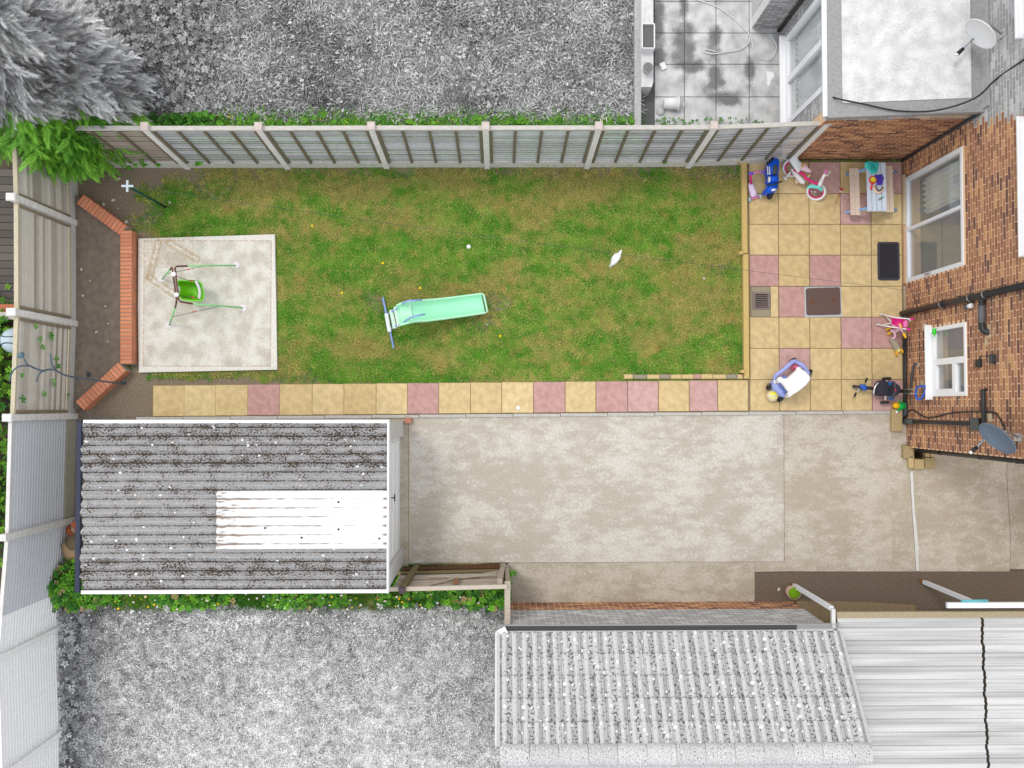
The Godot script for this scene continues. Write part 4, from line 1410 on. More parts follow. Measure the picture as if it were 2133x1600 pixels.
	for xv in [x0 - 0.02, x1 + 0.0]:
		var b := mb_for(t)
		var s := Vector3(xv, eave.y + 0.01, eave.z)
		b.bar(s, s + dir * run, 0.05, 0.09, up)
		make(t, "verge", b, mat(G(214), 0.9, T.rough, Vector3.ONE * 2))
	# gutter full of moss at the eaves
	var gz := eave.z - 0.06
	var b := mb_for(t)
	b.box(Vector3((x0 + x1) / 2, 2.0, gz - 0.05), Vector3(x1 - x0 + 0.06, 0.07, 0.008))
	b.box(Vector3((x0 + x1) / 2, 1.97, gz), Vector3(x1 - x0 + 0.06, 0.008, 0.1))
	make(t, "gutter", b, mat(G(178), 0.6))
	b = mb_for(t)
	b.box(Vector3((x0 + x1) / 2 - 0.3, 1.99, gz), Vector3(x1 - x0 - 0.8, 0.03, 0.088))
	make(t, "gutter_moss", b, mat(G(96), 1.0, T.rough, Vector3.ONE * 5))
	var cr := P(1046, 1316, 2.1)
	b = mb_for(t)
	b.bevel(cr, Vector3(0.16, 0.05, 0.11), 0.01, Basis(Vector3.UP, 0.5))
	make(t, "loose_cap", b, mat(G(252), 0.6))
	b = mb_for(t)
	b.bar(Vector3(x0 - 0.06, eave.y - 0.02, eave.z), Vector3(x0 - 0.06, ridge.y - 0.02, ridge.z), 0.03, 0.10, up)
	make(t, "bargeboard", b, mat(G(226), 0.7))

func carport() -> void:
	var z0: float = P(1900, 1281, 1.97).z
	var x0: float = P(1741, 1290, 1.97).x + 0.02
	var x1: float = x0 + 5.6
	var zb := 8.2
	var xc: float = P(2052, 1400, 2.05).x
	var t := thing("carport", "open carport with a pale corrugated sheet roof on white steel posts", "carport", Vector3(x0, 0, z0))
	var size := 1024
	var n1 := noise_bytes(size, 0.02, 4, 81)
	var n2 := noise_bytes(size, 0.22, 2, 83)
	var rgb := PackedByteArray()
	rgb.resize(size * 256 * 3)
	for j in 256:
		for i in size:
			var q := ((j * 4) & 1023) * size + (i >> 4)
			var a := n1[q] / 255.0
			var c: Color = G(182).lerp(G(224), clampf((a - 0.5) * 1.6 + 0.5, 0, 1)) * (0.94 + 0.10 * n2[j * size + i] / 255.0)
			var s := S(c)
			var k := (j * size + i) * 3
			rgb[k] = int(s.r * 255); rgb[k + 1] = int(s.g * 255); rgb[k + 2] = int(s.b * 255)
	var tex := to_texture(size, 256, rgb)
	var m := mat(Color.WHITE, 0.8, tex, Vector3(0.16, 0.24, 1), false)
	m.uv1_offset = Vector3(-x0 * 0.16 + 0.02, 0, 0)
	var shape := [[0.0, 0.0], [0.05, 0.0], [0.075, 0.028], [0.11, 0.028], [0.125, 0.018], [0.155, 0.018], [0.17, 0.03], [0.19, 0.03], [0.206, 0.004], [0.215, 0.0]]
	var rise := 0.05
	for e in [[x0, xc - 0.008, 0.0, 0.004], [xc - 0.04, x1, 0.012, 0.005]]:
		var b := mb_for(t)
		var z := z0
		var seg := []
		while z < zb:
			for q in shape: seg.append(Vector2(z + q[0], 1.97 + q[1] + (z - z0) * rise))
			z += 0.215
		for k in seg.size() - 1:
			var ja: float = e[3] * sin(seg[k].x * 14.0) * 2.0
			var jb: float = e[3] * sin(seg[k + 1].x * 14.0) * 2.0
			if e[0] == x0:
				b.quad(Vector3(e[0], seg[k].y, seg[k].x), Vector3(e[1] + ja - 0.02, seg[k].y, seg[k].x), Vector3(e[1] + jb - 0.02, seg[k + 1].y, seg[k + 1].x), Vector3(e[0], seg[k + 1].y, seg[k + 1].x))
			else:
				b.quad(Vector3(e[0] + ja + 0.06, seg[k].y, seg[k].x), Vector3(e[1], seg[k].y, seg[k].x), Vector3(e[1], seg[k + 1].y, seg[k + 1].x), Vector3(e[0] + jb + 0.06, seg[k + 1].y, seg[k + 1].x))
		make(t, "roof_sheet", b, m)
	block(t, "dark_purlin", M.dark, Vector3(xc, 1.93, (z0 + zb) / 2), Vector3(0.12, 0.05, zb - z0), Basis(Vector3.RIGHT, -rise))
	block(t, "edge_beam", mat(A(186, 172, 142), 0.9, T.rough, Vector3.ONE * 2), Vector3((x0 + x1) / 2, 1.94, z0 + 0.0), Vector3(x1 - x0, 0.07, 0.10))
	var paint := mat(A(224, 228, 236) * 1.1, 0.4)
	for e in [[1650, 1217], [1919, 1210]]:
		var f := P(e[0], e[1])
		var top := 1.93
		var o := Node3D.new()
		o.name = "post"
		t.add_child(o, true)
		o.position = f - t.position
		var b := mb_for(o)
		b.box(f + Vector3(0, top / 2 + 0.06, 0), Vector3(0.07, top - 0.12, 0.07))
		make(o, "steel_tube", b, paint)
		b = mb_for(o)
		b.box(f + Vector3(0, 0.06, 0), Vector3(0.075, 0.12, 0.075))
		make(o, "rusty_foot", b, mat(A(170, 120, 82), 0.9, T.rough, Vector3.ONE * 6))
	block(t, "white_beam", paint, P(2140, 1260, 2.02), Vector3(2.75, 0.06, 0.09))
	block(t, "end_upright", mat(G(232), 0.8, T.mottle, Vector3.ONE * 2), P(1735.5, 1288, 1.98), Vector3(0.06, 0.06, 0.32))
	var tl := P(2030, 1252.5, 2.0)
	var b := MB.new(tl, true)
	b.tube([tl - Vector3(0.22, 0, -0.01), tl + Vector3(0.22, 0, 0.0)], 0.035, 8)
	var o := make(self, "teal_roll", b, mat(A(110, 192, 204), 0.5))
	o.position = tl
	tag(o, "teal plastic tube resting on the white carport beam", "tube")

func side_gate() -> void:
	var wood := []
	for k in 5: wood.append(mat(A(192, 182, 168).lerp(A(156, 144, 128), k / 4.0) * 1.35, 0.9, T.wood, Vector3(0.6, 9, 9)))
	var green := mat(A(142, 130, 92), 0.95, T.wood, Vector3(3, 3, 3))
	var brown := mat(A(112, 78, 56), 0.95, T.wood, Vector3(0.8, 9, 9))
	var a := P(842, 1181)
	var d := P(1048, 1176)
	var t := thing("timber_fence_panel", "old timber fence panel with crossed braces beside the garage and brambles", "fence", (a + d) / 2)
	var h := 1.72
	var lean := Vector3(0, 1, 0.03).normalized()
	var ax := (d - a).normalized()
	var n := Vector3.FORWARD
	var turn := Basis(ax, lean, ax.cross(lean))
	var ln := a.distance_to(d)
	var mid := (a + d) / 2
	for k in 11:
		var y := 0.32 + (h - 0.36) * (k + 0.5) / 11
		block(t, "slat", wood[rng.randi() % 5], mid + lean * y - n * 0.02, Vector3(ln + 0.02, (h - 0.36) / 11 + 0.008, 0.012), turn * Basis(Vector3.RIGHT, -0.10))
	block(t, "bottom_board", brown, mid + lean * 0.16, Vector3(ln, 0.3, 0.03), turn)
	block(t, "rail", brown, mid + lean * 0.34 + n * 0.03, Vector3(ln, 0.04, 0.03), turn)
	block(t, "rail", green, mid + lean * 0.62 + n * 0.03, Vector3(ln, 0.09, 0.03), turn)
	block(t, "capping", wood[0], mid + lean * (h + 0.0), Vector3(ln + 0.12, 0.05, 0.07), turn)
	block(t, "middle_block", mat(A(170, 122, 92), 0.9, T.wood, Vector3(6, 1, 6)), a.lerp(d, 0.56) + lean * 1.38 + n * 0.03, Vector3(0.09, 0.30, 0.03), turn)
	for e in [[0.28, 1.66, 0.55, 1.15], [0.58, 1.15, 0.98, 0.72], [0.30, 0.95, 0.60, 1.10], [0.60, 1.10, 0.97, 0.95]]:
		var b := mb_for(t)
		b.bar(a.lerp(d, e[0]) + lean * e[1] + n * 0.035, a.lerp(d, e[2]) + lean * e[3] + n * 0.035, 0.02, 0.05, n.cross(ax))
		make(t, "brace", b, wood[1])
	var b := mb_for(t)
	b.bar(P(870, 1180) - Vector3(0, 0.05, 0), P(838, 1228, 1.78), 0.11, 0.11, Vector3.FORWARD)
	make(t, "mossy_post", b, green)
	b = mb_for(t)
	b.bar(P(838, 1228, 1.785), P(836.5, 1231, 1.87), 0.10, 0.10, Vector3.FORWARD)
	make(t, "post_cap", b, mat(A(84, 72, 80), 0.8))
	b = mb_for(t)
	b.bar(P(1049, 1178) - Vector3(0, 0.05, 0), P(1041, 1212, 1.62), 0.09, 0.09, Vector3.FORWARD)
	make(t, "end_post", b, wood[2])
	# thin fence running back to the tiled garage
	var s := thing("plank_fence", "thin weathered plank fence running edge-on to the tiled garage", "fence", P(1058, 1215))
	var f0 := P(1060, 1176)
	var f1 := P(1057, 1252)
	for k in 7:
		var y := 0.03 + 1.55 * (k + 0.5) / 7
		block(s, "plank", wood[rng.randi() % 5], (f0 + f1) / 2 + Vector3(rng.randf_range(-0.004, 0.004), y, 0), Vector3(0.025, 1.55 / 7 - 0.006, f1.z - f0.z))
	for f in [0.04, 0.5, 0.96]:
		block(s, "upright", wood[3], f0.lerp(f1, f) + Vector3(-0.045, 0.80, 0), Vector3(0.06, 1.62, 0.07))
	block(s, "capping", wood[1], (f0 + f1) / 2 + Vector3(-0.03, 1.63, 0), Vector3(0.10, 0.03, f1.z - f0.z + 0.04))

# ---------------------------------------------------------------- raised brick bed
func raised_bed() -> void:
	var h := 0.27
	var line := px([[166, 414], [262, 484], [262, 756], [165, 846]], h)
	var t := thing("brick_bed_wall", "low red brick wall with three straight lengths round the flower bed", "wall", Vector3(line[1].x, 0, (line[1].z + line[2].z) / 2))
	var mortar := mat(A(206, 196, 178), 0.95, T.rough, Vector3.ONE * 4)
	var corner_trim := [0.02, 0.0, 0.12]
	for i in 3:
		var a: Vector3 = line[i]
		var d: Vector3 = line[i + 1]
		a.y = 0; d.y = 0
		var ax := (d - a).normalized()
		if i == 0: d -= ax * 0.06
		if i == 2: a += ax * 0.10
		if i == 1:
			a -= ax * 0.04
			d += ax * 0.02
		var ln := a.distance_to(d)
		var side := Vector3.UP.cross(ax)
		var turn := Basis(side, Vector3.UP, ax)
		var mid := (a + d) / 2
		block(t, "mortar_core", mortar, mid + Vector3(0, h / 2 - 0.011, 0), Vector3(0.204, h - 0.014, ln), turn)
		var n := int(ln / 0.0745)
		for k in n:
			var p := a + ax * (ln * (k + 0.5) / n)
			piece(t, "coping_brick", coping_meshes[rng.randi() % 14], M.brick, Transform3D(turn * Basis(Vector3.UP, rng.randf_range(-0.01, 0.01)) * Basis.from_scale(Vector3(0.216, 0.103, ln / n - 0.013)), p + Vector3(0, h - 0.05 + rng.randf_range(-0.002, 0.002), 0) - t.position))
		var m := int(ln / 0.225)
		for c in 2:
			for k in m:
				var f := (k + 0.5) / m
				var p := a + ax * (ln * f)
				for s in [-1, 1]:
					piece(t, "brick", coping_meshes[rng.randi() % 14], M.brick, Transform3D(turn * Basis.from_scale(Vector3(0.02, 0.062, ln / m - 0.012)), p + side * s * 0.099 + Vector3(0, 0.055 + 0.075 * c, 0) - t.position))
	var b := MB.new()
	b.prism([line[0] + Vector3(-0.1, 0, -0.1), line[1] + Vector3(-0.10, 0, 0.06), line[2] + Vector3(-0.10, 0, -0.04), line[3] + Vector3(-0.1, 0, 0.05), P(150, 846), P(150, 414)], 0.0, 0.13)
	tag(make(self, "bed_soil", b, mat(Color.WHITE, 0.98, T.soil, Vector3.ONE * 0.55)), "dark bare soil filling the raised brick bed", "soil", "", "structure")

# ---------------------------------------------------------------- neighbour's patio
func neighbour_patio() -> void:
	# algae grows along the joints: dark patches in the slab picture
	var p0 := P(1360, -70)
	var p1 := P(1640, 275)
	var w := 420
	var h := 520
	var n1 := noise_bytes(512, 0.016, 4, 91)
	var n2 := noise_bytes(512, 0.25, 2, 93)
	var spots := []
	for e in [[1425, 70, 22, 26], [1425, 110, 24, 40], [1440, 140, 30, 14], [1490, 80, 14, 30], [1488, 160, 20, 36], [1505, 200, 28, 16], [1372, 40, 12, 60], [1375, 110, 14, 30], [1560, 150, 10, 30], [1520, 210, 20, 12], [1425, 20, 8, 30]]:
		spots.append([P(e[0], e[1]), e[2] * 0.0094, e[3] * 0.0094])
	var rgb := PackedByteArray()
	rgb.resize(w * h * 3)
	for j in h:
		for i in w:
			var x := lerpf(p0.x, p1.x, (i + 0.5) / w)
			var z := lerpf(p0.z, p1.z, (j + 0.5) / h)
			var a := n1[(j & 511) * 512 + (i & 511)] / 255.0
			var g := n2[(j & 511) * 512 + (i & 511)] / 255.0
			var dark := 0.0
			for s in spots:
				dark = maxf(dark, smoothstep(1.5, 0.35, Vector2((x - s[0].x) / s[1], (z - s[0].z) / s[2]).length() + (a - 0.5) * 1.1 + (g - 0.5) * 0.6))
			var c := G(178).lerp(G(234), a) * (0.82 + 0.3 * g)
			c = c.lerp(G(104) * (0.7 + 0.6 * g), dark * 0.8)
			var s2 := S(c)
			var k := (j * w + i) * 3
			rgb[k] = int(s2.r * 255); rgb[k + 1] = int(s2.g * 255); rgb[k + 2] = int(s2.b * 255)
	var m := mat(Color.WHITE, 0.93, to_texture(w, h, rgb), Vector3(1 / (p1.x - p0.x), 1 / (p1.z - p0.z), 1), false)
	m.uv1_offset = Vector3(-p0.x / (p1.x - p0.x), -p0.z / (p1.z - p0.z), 0)
	var t := thing("neighbour_patio", "grey stained slabs of the neighbouring patio", "patio", P(1490, 120), "", "structure")
	var xs := [1363.0, 1425.0, 1491.0, 1560.0, 1628.0]
	var ys := [-62.0, 4.0, 70.0, 135.0, 203.0, 268.0]
	for r in 5:
		for c in 4:
			slab_piece(t, P(xs[c], ys[r]), P(xs[c + 1], ys[r + 1]), m, 0.03)
	var b := mb_for(t)
	b.prism(px([[1325, -80], [1640, -80], [1640, 290], [1325, 290]]), -0.03, 0.012)
	make(t, "mortar_bed", b, mat(G(110), 0.97, T.rough, Vector3.ONE * 2))
	# pale low wall
	var wall := thing("garden_wall", "low pale rendered wall between the rough grass and grey patio", "wall", P(1342, 90))
	var render := mat(G(236), 0.95, T.mottle, Vector3.ONE * 1.4)
	b = mb_for(wall)
	b.prism(px([[1336, -60], [1361, -60], [1361, 170], [1358, 181], [1336, 181]], 0.42), 0, 0.42)
	make(wall, "wall_body", b, render)
	b = mb_for(wall)
	b.prism(px([[1322, -60], [1335.5, -60], [1335.5, 262], [1322, 262]], 0.3), 0, 0.30)
	make(wall, "lower_ledge", b, mat(G(204), 0.95, T.rough, Vector3.ONE * 1.2))
	# planter trough
	var c0 := P(1348.5, 80, 0.5)
	t = thing("planter_trough", "pale rectangular planter of withered plants on the low wall", "planter", c0 - Vector3(0, 0.08, 0))
	b = mb_for(t)
	for s in [-1, 1]:
		b.bevel(c0 + Vector3(s * 0.115, 0.02, 0), Vector3(0.02, 0.2, 0.47), 0.005)
		b.bevel(c0 + Vector3(0, 0.02, s * 0.235), Vector3(0.21, 0.2, 0.02), 0.005)
	b.box(c0 + Vector3(0, -0.06, 0), Vector3(0.21, 0.02, 0.45))
	make(t, "trough", b, mat(G(246), 0.6))
	b = mb_for(t)
	b.box(c0 + Vector3(0, 0.05, 0), Vector3(0.205, 0.02, 0.445))
	make(t, "compost", b, mat(G(120), 1.0, T.rough, Vector3.ONE * 6))
	c0 = P(1347, 146, 0.46)
	t = thing("round_pot", "round plant pot of dry soil on the low wall", "pot", c0)
	b = mb_for(t, true)
	b.tube([c0, c0 + Vector3(0, 0.14, 0)], [0.075, 0.10], 16)
	make(t, "pot", b, mat(G(202), 0.8))
	b = mb_for(t)
	b.cyl(c0 + Vector3(0, 0.13, 0), c0 + Vector3(0, 0.148, 0), 0.088, 16)
	make(t, "dry_soil", b, mat(G(140), 1.0, T.rough, Vector3.ONE * 6))
	# bucket on its side
	c0 = P(1398, 216, 0.12)
	t = thing("bucket", "white bucket lying on its side on the grey patio", "bucket", c0 - Vector3(0, 0.12, 0))
	var e0 := c0 + Vector3(-0.14, 0, 0.0)
	var e1 := c0 + Vector3(0.13, 0.01, 0.0)
	b = mb_for(t, true)
	b.tube([e0, e1], [0.10, 0.125], 18)
	make(t, "body", b, mat(G(240), 0.5))
	b = mb_for(t, true)
	b.ring(e1, Vector3.RIGHT, 0.128, 0.014, 20, 6)
	make(t, "rim", b, mat(G(246), 0.5))
	tubes(t, "handle", M.silver, curve([e1 + Vector3(0, 0, -0.13), e1 + Vector3(0.10, -0.02, -0.10), e1 + Vector3(0.13, -0.04, 0), e1 + Vector3(0.10, -0.02, 0.10), e1 + Vector3(0, 0, 0.13)], 4), 0.008, 6)
	c0 = P(1376, 232, 0.06)
	var o: MeshInstance3D
	b = MB.new(c0, true)
	b.ball(c0 - Vector3(0, 0.03, 0), Vector3(0.085, 0.06, 0.085), 14, 5, Basis(), 0.0)
	o = make(self, "garden_ball", b, mat(G(214), 0.6, T.rough, Vector3.ONE * 8))
	o.position = c0
	tag(o, "small pale spotted dome beside the fallen bucket", "lid")
	c0 = P(1381, 138, 0.05)
	b = MB.new(c0)
	b.bevel(c0, Vector3(0.11, 0.05, 0.14), 0.01, Basis(Vector3.UP, 0.4))
	o = make(self, "white_carton", b, mat(G(250), 0.7))
	o.position = c0
	tag(o, "small crumpled white carton on the grey patio slabs", "carton")
	var g := 0.045
	var hose := curve(px([[1455, 0], [1478, 8], [1500, 18], [1530, 40], [1552, 62], [1563, 75], [1572, 105], [1590, 124], [1607, 122], [1617, 105], [1616, 90], [1604, 70]], g), 6)
	t = thing("garden_hose", "pale hosepipe looping across the neighbouring patio", "hose", hose[0])
	tubes(t, "hose", mat(G(228), 0.6), hose, 0.013, 6)
	hose = curve(px([[1562, 76], [1558, 92], [1540, 104], [1515, 108], [1490, 112], [1475, 111], [1466, 107], [1472, 103], [1492, 108]], g + 0.012), 6)
	t = thing("garden_hose", "pale hose end folded back in a tight loop on the slabs", "hose", hose[0])
	tubes(t, "hose", mat(G(228), 0.6), hose, 0.012, 6)
	b = MB.new()
	var poly := px([[1595, 150], [1610, 152], [1612, 160], [1604, 170], [1602, 180], [1597, 178], [1597, 165]])
	b.prism(poly, 0.03, 0.036)
	o = make(self, "paint_spill", b, mat(G(252), 0.6))
	tag(o, "dried white paint spill on the slab under the wide window", "paint spill")

# ---------------------------------------------------------------- baby swing
func swing() -> void:
	var g := 0.07
	var t := thing("baby_swing", "folding baby swing with a bright green seat on the concrete pad", "swing", P(420, 610, g))
	var brown := mat(A(112, 76, 68), 0.4)
	var green := mat(A(150, 224, 150), 0.45)
	var pale := mat(Color(0.74, 0.70, 0.71), 0.5)
	var red := mat(A(236, 84, 78), 0.4)
	var lime := mat(A(120, 206, 24), 0.35)
	var feet := [[338, 581], [490, 553], [505, 641], [353, 677]]
	var knees := [[354, 562, 0.98], [390, 554, 1.02], [401, 633, 1.02], [365, 641, 0.98]]
	var tops := [[358.5, 557, 1.22], [364, 555, 1.22], [372.5, 628, 1.22], [368, 627, 1.22]]
	for i in 4:
		var f := P(feet[i][0], feet[i][1], g + 0.03)
		var k := P(knees[i][0], knees[i][1], knees[i][2])
		tubes(t, "leg", green, [f, k], 0.016, 8)
		# paw-shaped foot
		var b := mb_for(t, true)
		var c := P(feet[i][0], feet[i][1], g)
		var outward := (c - t.position).normalized()
		b.ball(c, Vector3(0.07, 0.035, 0.07), 14, 4, Basis(), 0.0)
		for q in 4:
			var a := atan2(outward.z, outward.x) + (q - 1.5) * 0.55
			b.ball(c + Vector3(cos(a), 0, sin(a)) * 0.072, Vector3(0.027, 0.028, 0.027), 10, 3, Basis(), 0.0)
		make(t, "foot", b, pale)
	for e in [[0, 3], [1, 2]]:
		var a := P(tops[e[0]][0], tops[e[0]][1], tops[e[0]][2])
		var d := P(tops[e[1]][0], tops[e[1]][1], tops[e[1]][2])
		var k0 := P(knees[e[0]][0], knees[e[0]][1], knees[e[0]][2])
		var k1 := P(knees[e[1]][0], knees[e[1]][1], knees[e[1]][2])
		tubes(t, "top_bar", brown, [k0, a.lerp(k0, 0.15), a.lerp(d, 0.05), a.lerp(d, 0.95), d.lerp(k1, 0.15), k1], 0.017, 8)
	for p in [[361.5, 571], [367.5, 614]]:
		var b := mb_for(t, true)
		b.ball(P(p[0], p[1], 1.235), Vector3(0.045, 0.03, 0.045), 14, 6)
		make(t, "hub", b, mat(Color(0.82, 0.78, 0.80), 0.4))
	for e in [[[350, 570, 0.75], [422, 555, 0.55], [392, 561.5, 0.63]], [[359, 660, 0.55], [453, 639, 0.50], [405, 649, 0.52]]]:
		tubes(t, "tie_cord", mat(A(110, 84, 80), 0.8), px([e[0], e[1]]), 0.005, 5)
		var m := P(e[2][0], e[2][1], e[2][2])
		var d := (P(e[1][0], e[1][1], e[1][2]) - P(e[0][0], e[0][1], e[0][2])).normalized()
		tubes(t, "cord_sleeve", red, [m - d * 0.035, m + d * 0.035], 0.010, 6)
	# bucket seat: rim, hollow, tall back to the left
	var seat := Node3D.new()
	seat.name = "seat"
	t.add_child(seat, true)
	seat.position = P(396, 606, 0.4) - t.position
	var rim := px([[369, 586, 0.66], [376, 584, 0.60], [400, 585, 0.52], [412, 585, 0.50], [419, 590, 0.49], [424, 610, 0.48], [424, 622, 0.48], [420, 626, 0.48], [398, 627, 0.52], [380, 624, 0.58], [373, 618, 0.66]])
	var floor_ := px([[374, 590, 0.50], [380, 589, 0.40], [398, 590, 0.32], [410, 591, 0.31], [414, 594, 0.31], [416, 608, 0.31], [416, 618, 0.31], [412, 621, 0.31], [398, 621, 0.32], [382, 620, 0.40], [376, 615, 0.50]])
	var b := mb_for(seat, true)
	var n := rim.size()
	var mid := Vector3.ZERO
	for p in floor_: mid += p / n
	for i in n:
		var j := (i + 1) % n
		b.quad(rim[i], rim[j], floor_[j], floor_[i])
		b.tri(floor_[i], floor_[j], mid)
		b.quad(rim[i] + Vector3(0, -0.01, 0), floor_[i] + Vector3(0, -0.03, 0), floor_[j] + Vector3(0, -0.03, 0), rim[j] + Vector3(0, -0.01, 0))
	make(seat, "bucket", b, lime)
	b = mb_for(seat, true)
	b.tube(rim, 0.018, 7, true)
	make(seat, "rim", b, mat(A(146, 232, 96), 0.35))
	b = mb_for(seat, true)
	b.tube(curve(px([[407, 585, 0.54], [413, 596, 0.56], [416, 610, 0.56], [414, 622, 0.54]]), 4), 0.026, 8)
	make(seat, "lap_bar", b, mat(Color(0.70, 0.68, 0.74), 0.4))
	b = mb_for(seat)
	b.bevel(P(372.5, 603, 0.66), Vector3(0.03, 0.10, 0.11), 0.008)
	make(seat, "headrest_label", b, mat(Color(0.62, 0.74, 0.55), 0.5))
	for e in [[[363, 573, 1.2], [390, 584, 0.62], [408, 585, 0.56]], [[369, 615, 1.2], [388, 618, 0.68], [414, 621, 0.56]]]:
		tubes(t, "rope", mat(A(96, 76, 78), 0.8), px(e), 0.006, 5)
		b = mb_for(t, true)
		b.ball(P((e[1][0] + e[2][0]) / 2.0, (e[1][1] + e[2][1]) / 2.0, (e[1][2] + e[2][2]) / 2.0), Vector3(0.028, 0.016, 0.016), 8, 4)
		make(t, "bead", b, mat(A(232, 60, 100), 0.4))

# ---------------------------------------------------------------- slide
func slide() -> void:
	var t := thing("garden_slide", "child's mint green plastic slide with blue handrails on the lawn", "slide", P(910, 650))
	var mint := mat(A(164, 240, 198) * 1.1, 0.3)
	var light := mat(A(196, 246, 214) * 0.95, 0.4)
	var blue := mat(A(150, 180, 238), 0.4)
	# chute: stations along its length, [left edge, right edge, floor height]
	var st := [
		[[826, 638], [832, 676], 0.66, 0.10], [[840, 632], [846, 672], 0.68, 0.11], [[858, 629], [862, 668], 0.65, 0.12], [[880, 627], [884, 667], 0.52, 0.12],
		[[905, 625], [910, 664], 0.40, 0.11], [[935, 622], [940, 660], 0.28, 0.11], [[965, 618], [970, 656], 0.19, 0.10], [[990, 615], [996, 652], 0.14, 0.10], [[1003, 613], [1010, 650], 0.14, 0.09]]
	var b := mb_for(t, true)
	var last := []
	var left := []
	var right := []
	var first: Array
	for s in st:
		var hl: float = s[2] + s[3]
		var a := P(s[0][0], s[0][1], hl)
		var d := P(s[1][0], s[1][1], hl)
		var ax := (d - a).normalized()
		var dn := Vector3(0, s[3], 0)
		var now := [a - ax * 0.03 - dn * 0.75, a - ax * 0.028, a, a + ax * 0.02 - dn * 0.35, a + ax * 0.05 - dn, d - ax * 0.05 - dn, d - ax * 0.02 - dn * 0.35, d, d + ax * 0.028, d + ax * 0.03 - dn * 0.75]
		if last:
			for k in 9: b.quad(last[k], last[k + 1], now[k + 1], now[k])
		else: first = now
		last = now
		left.append(a - ax * 0.012)
		right.append(d + ax * 0.012)
	make(t, "chute", b, mint)
	b = mb_for(t, true)
	var lip := [left[-1], left[-1] + Vector3(0.045, -0.02, 0.02), right[-1] + Vector3(0.045, -0.02, -0.02), right[-1]]
	b.tube(lip, 0.02, 8)
	make(t, "foot_lip", b, light)
	for e in [left, right]:
		tubes(t, "side_rail", mat(A(190, 250, 210), 0.35), curve(e, 3), 0.02, 8)
	# pale platform tread with ribs
	var pl := px([[832, 637], [855, 634], [860, 668], [838, 672]], 0.70)
	b = mb_for(t)
	b.prism(pl, 0.68, 0.70)
	make(t, "platform", b, light)
	for k in 6:
		for s in [[0.08, 0.38], [0.62, 0.92]]:
			var u := 0.1 + k * 0.13
			var a: Vector3 = pl[0].lerp(pl[1], u).lerp(pl[3].lerp(pl[2], u), s[0])
			var d: Vector3 = pl[0].lerp(pl[1], u + 0.12).lerp(pl[3].lerp(pl[2], u + 0.12), s[1])
			b = mb_for(t)
			b.bar(a + Vector3(0, 0.003, 0), d + Vector3(0, 0.003, 0), 0.014, 0.008)
			make(t, "tread_rib", b, mint)
	# ladder
	var lad := [[[805, 655], [811, 689], 0.20, Color(0.74, 0.80, 0.78)], [[815, 648], [822, 682], 0.40, Color(0.62, 0.84, 0.70)], [[824, 641], [831, 678], 0.58, Color(0.62, 0.84, 0.70)]]
	for e in lad:
		var a := P(e[0][0], e[0][1], e[2])
		var d := P(e[1][0], e[1][1], e[2])
		b = mb_for(t)
		var ax := (d - a).normalized()
		b.bevel((a + d) / 2, Vector3(0.075, 0.04, a.distance_to(d) + 0.04), 0.012, Basis(Vector3.UP.cross(ax), Vector3.UP, ax))
		make(t, "step", b, mat(e[3] * 0.95, 0.4))
	for s in [0, 1]:
		tubes(t, "ladder_rail", blue, [P(lad[0][s][0] - 1, lad[0][s][1] + (2 if s == 0 else -2), 0.04), P(lad[1][s][0], lad[1][s][1] + (2 if s == 0 else -2), 0.38), P(lad[2][s][0] + 3, lad[2][s][1] + (2 if s == 0 else -2), 0.66)], 0.017, 8)
	tubes(t, "ground_bar", blue, px([[797.5, 620], [820, 725]], 0.06), 0.02, 10)
	for e in [[[836, 634, 0.74], [846, 628, 0.98], [862, 626, 1.0], [878, 625, 0.82]], [[842, 670, 0.74], [857, 661, 1.0], [872, 657, 1.0], [884, 655, 0.86]]]:
		tubes(t, "handrail", blue, curve(px(e), 4), 0.017, 8)

